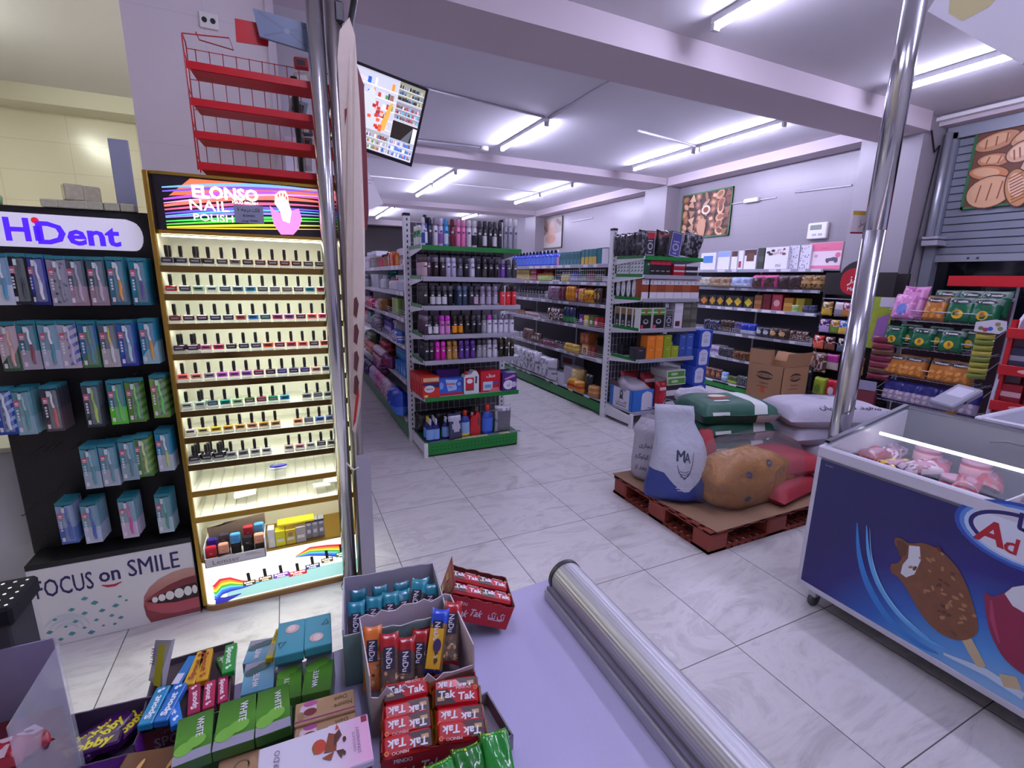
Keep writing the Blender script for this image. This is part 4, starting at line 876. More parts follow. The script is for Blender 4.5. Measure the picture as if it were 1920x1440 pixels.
def P_bag(w, h, t, c, c2='#d8d4dc', c3='#4a4450', pat='c', seed=0, rough=0.25):
    A, B_, D = mat(c, rough), mat(c2, rough), mat(c3, rough)
    def top(u, v, s):
        if v > .92 or v < .05: return A
        if 'c' in pat and (u - .5) ** 2 / .09 + (v - .5) ** 2 / .06 < 1: return B_
        if 'b' in pat and .36 < v < .62: return B_
        if 't' in pat and v > .66: return B_
        if 'h' in pat and v < .42: return B_
        if 'x' in pat and .12 < u < .88 and .12 < v < .85 and s > 0: return B_
        if 'n' in pat and (math.sin(int(u * 10) * 12.9 + int(v * 10) * 78.2 + seed * 3.1) * 437.5 % 1 < .3): return D
        if 'm' in pat and .7 < v < .85 and .15 < u < .85: return D
        return A
    m = MB().pillow(w, h, t, A, tr(0, t * .1, h / 2) @ rotx(90), 10, 10, 5, seed, 0.13, 0.42, top=top)
    return m, []
def P_bottle(h, r, body, cap, lab=None, sq=1.0):
    m = MB(); B_ = mat(body, 0.2); L = mat(lab, 0.4) if lab else B_
    m.lathe([(r * .9, 0), (r, .006), (r, h * .1), (r, h * .55), (r, h * .62), (r * .55, h * .76), (r * .34, h * .8)], [B_, B_, L, B_, B_, B_], 12, Matrix.Diagonal((1, sq, 1, 1)))
    c = MB().lathe([(r * .4, h * .8), (r * .4, h * .97), (r * .3, h)], mat(cap, 0.35), 10)
    return m, [('cap', c)]
def P_spray(h, r, body, cap, lab=None):
    m, k = P_bottle(h * .9, r, body, cap, lab, .6); k = []
    c = MB().lathe([(r * .36, h * .70), (r * .36, h * .8)], mat(cap, 0.35), 8).box(-r * .25, -r * .9, h * .8, r * .25, r * .6, h * .9, mat(cap, 0.3), 0.003).box(-r * .12, -r * .85, h * .68, r * .12, -r * .6, h * .8, mat(cap, 0.3), 0.002)
    return m, [('spray_head', c)]
def P_jug(w, h, d, body, cap, lab):
    m = MB(); B_ = mat(body, 0.25)
    out = [(-w / 2, .012), (-w / 2 + .012, 0), (w / 2 - .012, 0), (w / 2, .012), (w / 2, h * .75), (w * .36, h * .93), (w * .12, h * .96), (w * .0, h * .83), (-w * .12, h * .8), (-w * .4, h * .78), (-w / 2, h * .68)]
    m.prism(out, d, B_, tr(0, d, 0) @ FRONT); 
    m.prism([(w * .24, h * .42), (w * .36, h * .42), (w * .38, h * .7), (w * .26, h * .74)], 0.001, mat('#3a3a40', 0.6), FRONT, z0=0.0004)
    if lab: m.rect(-w * .4, h * .14, w * .16, h * .68, mat(lab, 0.4), FRONT, 0.001); m.ell(-w * .12, h * .53, w * .2, h * .1, mat('#e8e4ea', 0.4), FRONT, 0.0016); m.rect(-w * .38, h * .14, w * .14, h * .17, DARK, FRONT, 0.0018)
    c = MB().lathe([(w * .13, h * .78), (w * .13, h * .9), (w * .1, h * .92)], mat(cap, 0.35), 12, tr(-w * .24, d / 2, 0))
    return m, [('cap', c)]
KIND = {'can': P_can, 'box': P_box, 'bag': P_bag, 'bottle': P_bottle, 'spray': P_spray, 'jug': P_jug}
def prod(kind, args, name, x, y, z, rot, label, cat, group=None, tilt=None, sc=1.0):
    k = (kind, args, name)
    if k not in _P:
        m, kids = KIND[kind](*args)
        _P[k] = (m.mesh(name), [(n_, q.mesh(n_)) for n_, q in kids])
    M = tr(x, y, z) @ rotz(rot)
    if tilt: M = M @ rotx(tilt)
    me, kids = _P[k]
    o_ = put(me, name, None, M); tag(o_, label, cat, group)
    for n_, q in kids: put(q, n_, o_)
    return o_
# ---------------------------------------------------------------- shelving
LIPG = mat('#a9a9b6', 0.3, 0.25); SHW = mat('#c4c4cc', 0.4)
def end_unit(x0, x1, yf, yb, shelves, label, base, H=2.13):
    u = empty('shelving_unit', tr((x0 + x1) / 2, yb, 0), label, 'shelf'); w = (x1 - x0) / 2; d = yb - yf
    for s, x in ((0, -w), (1, w)):
        m = MB().box(x - (0.03 if s == 0 else 0.0), -0.03, 0, x + (0.03 if s == 0 else 0.06), 0.03, H, METALW, 0.003)
        for k in range(42): m.box(x - 0.006 + s * .03, -0.0312, 0.12 + k * 0.048, x + 0.006 + s * .03, -0.029, 0.142 + k * 0.048, BLACK)
        p = m.build('upright', u)
        MB().box(x - (0.032 if s == 0 else 0.002), -0.033, H, x + (0.032 if s == 0 else 0.062), 0.033, H + 0.025, BLACK, 0.006).build('end_cap', p)
    bp = MB().box(-w + .03, 0.0, 0.12, w, 0.02, H - .05, mat('#4c4b53', 0.5))
    for k in range(17): bp.box(-w + .03 + k * w / 8, -0.006, 0.12, -w + .034 + k * w / 8, 0.0, H - .05, SHW)
    for k in range(24): bp.box(-w + .03, -0.008, 0.14 + k * .08, w, -0.004, 0.144 + k * .08, SHW)
    bp.build('back_panel', u)
    for z, col, dd in shelves:
        L = GREEN if col == 'g' else LIPG
        s = MB().box(-w + .01, -dd, z - 0.012, w - .005, -0.03, z, SHW).build('shelf', u)
        MB().box(-w + .01, -dd - .012, z - 0.036, w - .005, -dd, z + 0.004, L, 0.002).build('shelf_lip', s)
        for x in (-w + .004, w - .006):
            MB().prism([(-dd, z - .03), (-.03, z - .085), (-.03, z + .015), (-dd, z + .003)], 0.005, METALW, frame((x, 0, 0), (0, 1, 0), (0, 0, 1))).build('bracket', s)
        MB().box(-w + .0015, -dd + .02, z - .02, -w + .0035, -.08, z + .012, GREEN).build('price_strip', s)
    if base == 'deck':
        b = MB().box(-w + .02, -d, 0.02, w, -d + .012, 0.135, GREEN, 0.002)
        for k in range(24):
            for j in range(2): b.box(-w + .06 + k * .0365, -d - .0006, 0.06 + j * .03, -w + .074 + k * .0365, -d + .0002, 0.067 + j * .03, mat('#06330f', 0.6))
        b.box(-w + .02, -d + .02, 0, w, -d + .03, 0.03, BLACK).build('kick_plate', u)
        MB().box(-w + .01, -d + .012, 0.12, w, -.03, 0.135, mat('#1f5c34', 0.4)).build('deck', u)
        for k in range(8): MB().box(-w + .04 + k * .115, -d + .004, 0.1355, -w + .15 + k * .115, -d + .05, 0.137, mat('#d8c9a8' if k in (2, 3, 4, 6) else '#7a7a8a', 0.4)).build('price_label', u)
        for x in (-w, w - .0): MB().box(x - .015, -d - .004, 0, x + .02, -d + .03, 0.135, METALW, 0.002).box(x - .004, -d + .03, 0.02, x + .006, -.03, .12, METALW).build('base_foot', u)
    else:
        for x in (-w, w): 
            m = MB().prism([(-d + .05, 0.04), (-.03, 0.04), (-.03, 0.17), (-d + .05, 0.13)], 0.02, METALW, frame((x, 0, 0), (0, 1, 0), (0, 0, 1)))
            m.box(x - .012, -d + .02, 0.0, x + .022, -d + .06, 0.16, METALW, 0.003)
            m.build('base_foot', u)
        MB().box(-w + .01, -d + .03, 0.165, w, -.03, 0.18, SHW).box(-w + .01, -d + .025, 0.145, w, -d + .03, 0.18, LIPG).build('deck', u)
    return u
end_unit(1.03, 1.955, 3.98, 4.5, [(1.85, 'g', .5), (1.597, 's', .5), (1.355, 's', .5), (1.105, 's', .5), (.88, 's', .5), (.55, 'g', .5)], 'white and green end shelving unit full of spray cans facing the checkout', 'deck')
end_unit(3.33, 4.13, 3.95, 4.5, [(1.843, 'g', .54), (1.655, 's', .54), (1.415, 's', .54), (1.095, 's', .54), (.77, 's', .54)], 'white end shelving unit with tea and coffee boxes', 'open')
def run_section(y0, y1, xf, xs, zs, label, H, depth2=True, rails=()):
    """one bay of a two-sided gondola: fronts at xf, spine at xs"""
    l = y1 - y0; u = empty('shelving_unit', tr(xs, y0, 0), label, 'shelf', None); d = xs - xf
    MB().box(-.02, 0, .02, .02, l, H, mat('#4a484f', 0.5)).build('back_panel', u)
    for z in zs:
        s = MB().box(-d + .012, .006, z - .02, -.02, l - .006, z, SHW).build('shelf', u)
        MB().box(-d, .004, z - .042, -d + .012, l - .004, z + .002, LIPG, .002).build('shelf_lip', s)
        rr = random.Random(int(z * 1000 + y0 * 10))
        for k in range(6):
            if rr.random() < .6: MB().box(-d - .0015, .03 + k * l / 6.2, z - .036, -d, .03 + k * l / 6.2 + rr.uniform(.06, .14), z - .004, mat('#dedbe2', 0.4)).build('price_label', s)
        if z in rails:
            w_ = MB()
            for k in range(3): w_.tube([(-d + .01, .01, z + .02 + k * .022), (-d + .01, l - .01, z + .02 + k * .022)], .0022, METALW, 5)
            for k in range(4): w_.tube([(-d + .01, .02 + k * (l - .04) / 3, z), (-d + .01, .02 + k * (l - .04) / 3, z + .066)], .0022, METALW, 5)
            w_.build('wire_rail', s)
    MB().box(-d, 0, .02, -d + .012, l - .003, zs[-1] - .02, GREEN, .002).build('kick_plate', u)
    MB().box(-.03, .001, 0, .03, .03, H + .02, METALW, .003).build('upright', u)
    if depth2:
        for z in zs[1::2]: MB().box(.02, .006, z - .02, d, l - .006, z, SHW).build('shelf', u)
        MB().box(d - .012, 0, .02, d, l - .003, zs[-1] - .02, GREEN).build('kick_plate', u)
    return u
G1Z = [1.70, 1.455, 1.205, .94, .59, .20]; G2Z = [1.78, 1.57, 1.316, 1.035, .665, .185]
for i, y0 in enumerate((4.56, 5.79, 7.02, 8.25)):
    run_section(y0, y0 + 1.23, 1.0, 1.47, G1Z, '%s bay of the cosmetics and soap shelving behind the spray can display' % ('nearest', 'second', 'third', 'farthest')[i], 1.74, True, (1.205, .94))
for i, y0 in enumerate((4.56, 5.79, 7.02)):
    run_section(y0, y0 + 1.23, 3.33, 3.77, G2Z, '%s bay of the grocery shelving running back from the tea display' % ('nearest', 'middle', 'farthest')[i], 1.8, True, (1.57, 1.316, 1.035, .665))
for i, y0 in enumerate((3.76, 4.99, 6.22)):
    run_section(y0, y0 + 1.23, 5.9, 6.44, [1.78, 1.525, 1.24, .87, .5, .13], '%s bay of the wall shelving along the tiled side wall' % ('nearest', 'middle', 'farthest')[i], 1.8, False, (.87,))
# ---------------------------------------------------------------- goods on the spray can display
SN = ['top', 'second', 'third', 'fourth', 'fifth', 'sixth']
CANS = [
 (1.85, .225, .0225, [('g', 783, '#2f7a3a', '#e0e4e0', '#dfe8dc'), ('g', 788, '#3a8a44', '#e0e4e0', '#e4e8e0'), (790, '#d9dae6', '#e4e4ec', '#2a4a9a'), (797, '#2a3f8a', '#1a1a22', '#e0e2ea'), (805, '#2a2c48', '#23253a', None), (816, '#d8d2e0', '#8a8494', None), (826, '#c9bede', '#c9bede', '#8a5aa8'), (836, '#3f9ad8', '#52a8e0', '#c9dcea'), (848, '#7a1a2c', '#6a1a28', None), (858.5, '#e884b8', '#e890c0', None), (868, '#e87ab4', '#ea88bc', None), (879, '#d4d0dc', '#dcd8e2', None), (889, '#d8d4de', '#d8d4de', '#1c1c22'), (899, '#26262c', '#4a4a52', None), (908.5, '#2a2a30', '#3a3a42', '#d8d8de'), (918, '#26282c', '#4a4a50', None), (927, '#24242a', '#4a4852', '#dcd8e4'), (937, '#26262c', '#44424c', None), (947, '#9a9aa8', '#c4c4d0', None), (955.5, '#a4a4b2', '#e4e4ea', None), (965, '#a0a0ae', '#eeeef2', None)]),
 (1.597, .165, .0225, [(786, '#b89aa0', '#5a4a44', '#c4a8b0'), (794, '#c0a2aa', '#5a4a44', '#c8acb4'), (803, '#4a3440', '#5a5060', None), (817, '#33222e', '#8a8494', None), (829, '#33222e', '#8a8494', None), (840, '#b4b0cc', '#c4c0dc', None), (850, '#b4b0cc', '#c4c0dc', None), (862, '#3a3c4a', '#5a5c6a', '#6a6c7c'), (873, '#1c1a22', '#2a2a32', None), (885, '#bab6d2', '#cac6e0', '#d4d0e4'), (896, '#1e1c24', '#2a2a30', None), (908, '#26242c', '#3a3a3e', '#4a4440'), (919, '#1c1a24', '#33313c', None), (930, '#1f1d28', '#33313c', None), (942, '#5a3f94', '#8a84a4', '#7a4ab0'), (953, '#4a4858', '#5a5868', None), (964, '#44424e', '#5c5a68', None)]),
 (1.355, .170, .0225, [(782, '#2a2c28', '#4a4c48', None), (795, '#2e302c', '#3f413d', None), (811, '#24242a', '#3a3a40', '#cfcdd6'), (822, '#24242a', '#3a3a40', '#cfcdd6'), (833, '#1e1e24', '#55555c', '#d0d0d6'), (844, '#1e1e24', '#55555c', None), (861, '#33445c', '#4f6484', None), (871, '#33445c', '#4f6484', None), (883, '#33343e', '#3a3a44', None), (892, '#3a3a42', '#3a3a42', '#c9aac0'), (904, '#8a7f98', '#9a90a8', '#b8b0c4'), (916, '#8a7f98', '#9a90a8', '#b8b0c4'), (928, '#8a8494', '#9a90a8', '#b8b0c4'), (941, '#d8323a', '#3a3236', '#e03038'), (952, '#d8323a', '#3a3236', '#e03038'), (963, '#d8323a', '#3a3236', '#e03038')]),
 (1.105, .165, .0225, [(789, '#4a3444', '#8a7a90', None), (805, '#2a2430', '#3a3640', '#dcdae4'), (817, '#2a2430', '#3a3640', '#dcdae4'), (828.5, '#c868b8', '#e040d8', '#d890cc'), (839, '#c868b8', '#e040d8', '#d890cc'), (852, '#2a2018', '#3a302a', '#e8921a'), (863, '#2a2018', '#3a302a', '#e8921a'), (875, '#22221f', '#3a3a34', None), (887, '#24242a', '#3f3f44', None), (897, '#2a2a34', '#5a5a66', None), (907, '#8a8890', '#5a5a60', '#a4a2aa'), (917, '#d4d2e0', '#d848c8', '#dcdae8'), (927.5, '#c9c7d8', '#7a768a', '#d8d6e4'), (938, '#c9c7d8', '#7a768a', '#d8d6e4'), (948, '#c9c7d8', '#7a768a', '#d8d6e4'), (958.5, '#c9c7d8', '#7a768a', '#d8d6e4')]),
 (.88, .165, .0225, [(788, '#22222a', '#33333c', None), (799, '#22222a', '#3a3a40', None), (809, '#26262c', '#44444a', None), (820, '#c81a9a', '#e63ac8', None), (830.5, '#c81a9a', '#e63ac8', None), (842, '#a8783a', '#a47a44', '#b88a50'), (852.5, '#a8783a', '#a47a44', '#b88a50'), (864, '#4a2a7a', '#6a3a9a', '#5a348a'), (875, '#4a2a7a', '#6a3a9a', '#5a348a'), (886, '#4a2a7a', '#6a3a9a', '#5a348a'), (898, '#8a8890', '#4a484e', '#a09ea6'), (907, '#8a8890', '#4a484e', '#a09ea6'), (917, '#c0becc', '#a8a4b8', '#d0cedb'), (927.5, '#c0becc', '#a8a4b8', '#d0cedb'), (939, '#2a261c', '#4a402a', None), (949, '#2a261c', '#4a402a', None), (959.5, '#2a261c', '#4a402a', None)])]
for si, (z, h, r, items) in enumerate(CANS):
    seen = 0
    for it in items:
        dep = 1
        if it[0] == 'g':
            _, px, b, c, l = it; y = 4.2 - .09 * seen; px = 776 + seen * 6
            prod('can', (h * .8, .022, b, c, l), 'shampoo_bottle', 1.075, 4.33 - .1 * seen, z, 0, 'green and white bottle at the side edge of spray display top shelf, %s' % ('rear', 'front')[seen], 'bottle'); seen += 1; continue
        px, b, c, l = it; i = items.index(it) - (2 if si == 0 else 0)
        hh = h * (1.17 if (si == 0 and px > 940) else 1.08 if si == 0 and px in (797, 797) else 1.0)
        x = xpx(px, 4.03, z + h / 2)
        lab = l if l else None
        nm = cname(lab or b)
        for k in range(4 if (i == 0) and si else 2 if i % 3 == 0 and si else 1):
            prod('can', (hh, r * (.96 if si == 0 else 1.06), b, c, l), 'spray_can', max(x, 1.068) if k == 0 else max(x, 1.068) + .004 * k, 4.03 + .075 * k, z, RND.uniform(-12, 12),
                 ('%s spray can, %s from the left on spray display %s shelf' % (nm + (' banded' if lab else ''), nth(i), SN[si])) if k == 0 else '%s spray can, %s row back behind the %s can, spray display %s shelf' % (nm, ORD[k], nth(i), SN[si]), 'spray can', 'cans on the %s spray shelf' % SN[si])
# household boxes on the sixth shelf and deck
z = .55; Y = 4.02
def xb(px0, px1, zz=.65, Y=4.02): a, b = xpx(px0, Y, zz), xpx(px1, Y, zz); return (a + b) / 2, b - a
x, w_ = xb(790, 822)
for k in range(5):
    m = prod('box', (w_, .185, .07, '#c8281c', 't', '#c4b8b0', '#2a2a4a'), 'detergent_box', x - .0 - .003 * k, 4.02 + .078 * k, z, 0, ('red dishwasher tablet box at the front of the sixth spray shelf' if k == 0 else 'red dishwasher tablet box, %s in the file behind the front one' % nth(k - 1)), 'box', 'red boxes on the sixth spray shelf')
m0 = MB(); FT = tr(x, 4.0195, z) @ FRONT
m0 = MB().box(-w_ / 2, -.002, .0, w_ / 2, -.0004, .0, WHITE) 
def decal(parent_name, cat, label, x, y, z, w, h, d, col, fn):
    m = MB().box(-w / 2, 0, 0, w / 2, d, h, mat(col, 0.4), .0015); fn(m, FRONT, w, h); o_ = m.build(parent_name, None, tr(x, y, z)); return tag(o_, label, cat)
def d_red(m, T, w, h):
    m.flat([(-w * .49, h * .62), (w * .49, h * .45), (w * .49, h * .72), (-w * .49, h * .74)], mat('#2a2658', .4), T, .0008); m.ell(-w * .1, h * .43, w * .3, h * .17, mat('#dcd8e4', .4), T, .0014); m.text('NEON', -w * .1, h * .43, h * .09, mat('#2a2658', .4), T, .002, .02, w=w * .4)
    m.rect(-w * .45, h * .78, w * .45, h * .95, mat('#c8b88a', .4), T, .0014); m.text('All in 1', -w * .15, h * .86, h * .08, mat('#d8a21a', .4), T, .002, .02); m.ell(-w * .3, h * .1, w * .12, h * .06, mat('#e8c08a', .4), T, .0014)
decal('detergent_box', 'box', 'red boxed dishwasher tablets with round white logo, next to the blue pouch', x + .004, 3.995, z, w_, .19, .02, '#c8281c', d_red)
x, w_ = xb(828, 868, .68); t = prod('box', (w_ * 1.1, .215, .1, '#4a2078', 't', '#5a2a8a', '#e0d8e8'), 'detergent_box', x + .01, 4.17, z, 0, 'purple detergent box standing behind the blue and white pouch', 'box')
def d_blue(m, T, w, h):
    m.flat([(-w * .2, h * .95), (w * .3, h * .9), (w * .25, h * .3), (-w * .1, h * .25)], mat('#a8c4ea', .4), T, .001); m.text('Home', 0, h * .7, h * .17, mat('#c02a48', .4), T, .002, .03, w=w * .4); m.text('Plus', .0, h * .5, h * .1, mat('#2a48a8', .4), T, .002, .02)
    m.rect(-w * .5, 0, w * .5, h * .16, mat('#c0283c', .4), T, .001); m.ell(w * .36, h * .65, w * .13, h * .2, mat('#1a3a9a', .4), T, .0015); m.ell(w * .36, h * .65, w * .08, h * .13, mat('#7aa4e0', .4), T, .0018); m.ell(-w * .38, h * .6, w * .1, h * .22, mat('#7aa4e8', .4), T, .0015)
x, w_ = xb(822, 868, .6); decal('detergent_pouch', 'pouch', 'blue and white laundry capsule carton beside the red boxes', x, 4.03, z, w_ - .004, .155, .08, '#2f5fc8', d_blue)
x, w_ = xb(870, 898, .62); prod('jug', (w_, .225, .09, '#dcdce2', '#b82028', '#b82a38'), 'detergent_jug', x, 4.02, z, 0, 'white handled jug with red label and red cap', 'jug')
def d_jeje(m, T, w, h):
    m.text('\ufede\ufbfe\ufeae\ufb58', 0, h * .8, h * .13, mat('#f2e8ec', .4), T, .0015, .03, w=w * .45); m.rect(-w * .38, h * .08, w * .1, h * .5, mat('#b8cfe0', .4), T, .001); m.rect(-w * .3, h * .2, w * .02, h * .36, mat('#6a9ac8', .4), T, .0015); m.ell(w * .25, h * .4, w * .14, h * .06, mat('#2a5ab8', .4), T, .0015); m.flat([(-w * .1, h * .02), (w * .45, h * .02), (w * .4, h * .2), (w * .05, h * .18)], mat('#d87a80', .4), T, .0012)
x, w_ = xb(902, 939, .64); decal('detergent_box', 'box', 'large red washing powder box with white script and machine picture', x, 4.03, z, w_, .2, .12, '#c01a2a', d_jeje)
def d_pur(m, T, w, h):
    m.ell(-w * .1, h * .35, w * .36, h * .26, mat('#e2dcea', .4), T, .001); m.text('\ufea9\ufead\ufe81', -w * .1, h * .35, h * .13, mat('#2a1a4a', .4), T, .0015, .03); m.ell(w * .3, h * .35, w * .18, h * .16, mat('#c8bcd8', .4), T, .0012); m.flat([(-w * .4, h * .7), (w * .3, h * .9), (w * .42, h * .8), (-w * .3, h * .62)], mat('#c88ac0', .4), T, .001)
x, w_ = xb(941, 967, .62); decal('detergent_box', 'box', 'purple box with white round badge at the end of sixth spray shelf', x, 4.0, z, w_, .175, .1, '#4a2a78', d_pur)
prod('bag', (.13, .19, .06, '#3a3a7a', '#8a8ac0', '#e0e0e8', 'b', 3), 'detergent_pouch', x - .01, 4.16, z, 0, 'indigo refill pouch standing behind the purple badge box', 'pouch')
z = .135
for i, (px, yy) in enumerate(((780, 4.1), (788, 4.03), (799, 4.12), (817, 4.03), (812, 4.13), (835, 4.06))):
    x = xpx(px, yy, z + .1) + (.03 if i == 1 else 0)
    prod('spray', (.235, .036, '#20286a', '#c4c4d4' if i not in (0, 2) else '#e0c42a', '#7aa4dc' if i % 2 else '#5a8ad0'), 'spray_bottle', max(x, 1.085), yy, z, RND.uniform(-10, 10), 'dark blue spray bottle with light blue label, %s on the green deck' % nth(i), 'spray bottle', 'spray bottles on the green deck')
x = xpx(852, 4.02, .25); prod('bag', (.13, .25, .06, '#3a3a5c', '#b4b4c4', '#d8d4e4', 'tc', 5), 'refill_pouch', x, 4.01, z, 6, 'silver and navy refill pouch leaning on the green deck', 'pouch', tilt=-8)
x = xpx(872, 4.06, .22); prod('bottle', (.25, .05, '#2a3f94', '#d0381c', '#8ab4dc', .6), 'detergent_bottle', x, 4.07, z, 0, 'blue detergent bottle with red cap and yellow foot', 'bottle')
MB().lathe([(.0512, .002), (.0512, .028)], mat('#e0cc2a', .4), 12, Matrix.Diagonal((1, .6, 1, 1))).build('yellow_band', bpy.data.objects['detergent_bottle'])
x = xpx(891, 4.06, .22); prod('jug', (.1, .235, .07, '#b8141e', '#a89aa4', None), 'detergent_jug', x, 4.05, z, 0, 'plain red handled jug with pale cap on the green deck', 'jug')
x = xpx(914, 4.05, .24); prod('bottle', (.285, .058, '#2348a8', '#d42a20', '#3a66d0', .6), 'detergent_bottle', x, 4.06, z, 0, 'tall blue detergent bottle with wide red cap on the green deck', 'bottle')
x = xpx(942, 4.06, .24); prod('bag', (.17, .27, .07, '#b8b8c2', '#6a6a74', '#8a8a94', 'xn', 2), 'refill_pouch', x, 4.08, z, 0, 'white refill pouch with grey printed panel at the deck end', 'pouch')
x = xpx(899, 4.2, .25); prod('spray', (.24, .03, '#22222a', '#b8c0b8', '#a8a8b8'), 'spray_bottle', x, 4.28, z, 0, 'dark bottle with pale tip hidden between red jug and blue bottle', 'spray bottle')
for i, x in enumerate((1.12, 1.3, 1.5)):
    prod('bag', (.2, .2, .1, '#1c1c20', '#3a3a40', '#2a2a2e', 'n', i), 'charcoal_bag', x, 4.38, z, 0, 'black bag in the dark at the back of the green deck, %s from the left' % nth(i), 'bag')
# wavy packs filling the backs of the shelves
for si, (z, c, h) in enumerate(((1.597, '#8f8498', .2), (1.355, '#2c2b32', .19), (1.105, '#332b38', .19), (.88, '#26242c', .18))):
    for k in range(8):
        prod('box', (.09, h, .06, (c, '#6a5a64', '#3a3844', '#7a7488')[(k * 3 + si) % 4], 't', '#b0a8ba'), 'cosmetic_box', 1.14 + k * .105, 4.38, z, 0, 'carton at the back of spray display %s shelf, %s from the left' % (SN[si + 1], nth(k)), 'box', 'cartons behind the spray cans, shelf ' + SN[si + 1])
# ---------------------------------------------------------------- goods along the aisles
def P_jar(h, r, body, cap, lab): return P_bottle(h, r, body, cap, lab)
KIND['jar'] = lambda h, r, body, cap, lab: (MB().lathe([(r * .95, 0), (r, .004), (r, h * .2), (r, h * .7), (r * .9, h * .8)], [mat(body, .2), mat(body, .2), mat(lab, .4), mat(body, .2)], 12), [('lid', MB().lathe([(r * .96, h * .78), (r * .98, h * .98), (r * .9, h)], mat(cap, .35), 12))])
def side_row(X, z, rows, where, cat=None, rot=-90, order='from the near end'):
    """rows: px0, px1, count, depth offset, z offset, kind, height, colours, words[, pattern]; the run faces -X"""
    cnt = 0
    for e in rows:
        px0, px1, n, dx, dz, kd, h, cols, nm = e[:9]; pat = e[9] if len(e) > 9 else ''
        ya, yb_ = ypx(px0, X + .03 + dx, z + dz + h / 2), ypx(px1, X + .03 + dx, z + dz + h / 2)
        w_ = abs(ya - yb_) / n
        for i in range(n):
            yy = max(ya, yb_) - (i + .5) * w_
            if rot == -90 and order == 'from the near end': yy = min(ya, yb_) + (i + .5) * w_
            cs_ = [cols[(i + k) % len(cols)] if kd == 'multi' else cols[k] if k < len(cols) else cols[-1] for k in range(3)]
            ww = round(w_ * .94, 3)
            if kd == 'box': a = (ww, h, .16, cs_[0], pat or 't', cs_[1], cs_[2])
            elif kd == 'bag': a = (round(w_ * 1.08, 3), h, min(.14, round(w_ * .8, 3)), cs_[0], cs_[1], cs_[2], pat or 'c', i % 3)
            elif kd == 'can': a = (h, round(w_ * .47, 4), cs_[0], cs_[1], cs_[2])
            elif kd in ('bottle', 'spray'): a = (h, round(min(w_ * .46, .07), 4), cs_[0], cs_[1], cs_[2])
            elif kd == 'jar': a = (h, round(min(w_ * .47, .07), 4), cs_[0], cs_[1], cs_[2])
            else: a = (ww, h, .1, cs_[0], cs_[1], cs_[2])
            r = max(w_ * .47, 0) if kd in ('can', 'bottle', 'spray', 'jar') else 0
            head = nm.split()[-1]
            prod(kd, a, {'bag': 'bag', 'box': 'box'}.get(kd, kd if kd != 'spray' else 'spray_bottle') if False else '_'.join(nm.split()[-2:]) if nm.split()[-2] in ('spray', 'soap', 'tea', 'detergent', 'snack', 'gift', 'biscuit', 'rice', 'shampoo', 'chocolate', 'paper', 'jelly', 'food', 'energy', 'coffee', 'cosmetic', 'diaper') else head,
                 X + .025 + dx + min(r, .07), yy, z + dz + .0005, rot + RND.uniform(-4, 4), '%s, %s %s, %s' % (nm, nth(cnt), order, where), head)
            cnt += 1
def M(*a): return a
W = 'cosmetics aisle'
side_row(1.0, 1.70, [M(757, 746, 2, .05, 0, 'box', .17, ('#d4ccd4', '#4a4450', '#c8785a'), 'white printed carton', 'bq'), M(745, 738, 2, .02, 0, 'bottle', .165, ('#c8782a', '#e8e0d8', '#d89048'), 'amber bottle'), M(737, 727, 2, 0, 0, 'jug', .15, ('#d8612a', '#c8581f', '#e07a40'), 'orange jug'), M(726, 718, 2, .02, 0, 'bottle', .16, ('#8a4a20', '#2a2420', '#9a5a2c'), 'brown bottle'), M(717, 708, 2, .02, 0, 'bottle', .15, ('#b02038', '#2a2026', '#c83a50'), 'red bottle'), M(706, 695, 2, 0, 0, 'can', .14, ('#8a8680', '#a8a49c', '#9a968e'), 'silver can'), M(706, 690, 3, .12, 0, 'box', .23, ('#dcdce4', '#b8c4d8', '#8aa0c0'), 'tall white cosmetic box', 'p'), M(694, 672, 6, 0, 0, 'box', .15, ('#d0c8da', '#c8c0d4', '#8a3a9a'), 'white and purple cosmetic box', 'e')], 'top shelf, ' + W)
side_row(1.0, 1.455, [M(757, 741, 4, 0, 0, 'spray', .17, ('#d4d6de', '#e4e4ea', '#b8bac6'), 'white spray bottle'), M(740, 728, 3, 0, 0, 'bottle', .13, ('#e2dfe6', '#c0284a', '#d4d2da'), 'white pump bottle'), M(736, 720, 4, .1, 0, 'bottle', .21, ('#1a8a72', '#22a084', '#3ab09a'), 'teal bottle'), M(719, 712, 2, 0, 0, 'bottle', .15, ('#dcdce4', '#d4d6de', '#c8d0d8'), 'white lotion bottle'), M(711, 697, 3, 0, 0, 'box', .16, ('#c8ccd2', '#b0b4bc', '#d8dce2'), 'white soap box', 'f'), M(696, 684, 4, 0, 0, 'bag', .1, ('#b4b8c0', '#a02a48', '#d8d8e0'), 'clear and red pack'), M(683, 670, 5, .04, 0, 'bottle', .16, ('#7aa8b0', '#cfe0e4', '#9ac0c8'), 'pale teal bottle')], 'second shelf, ' + W)
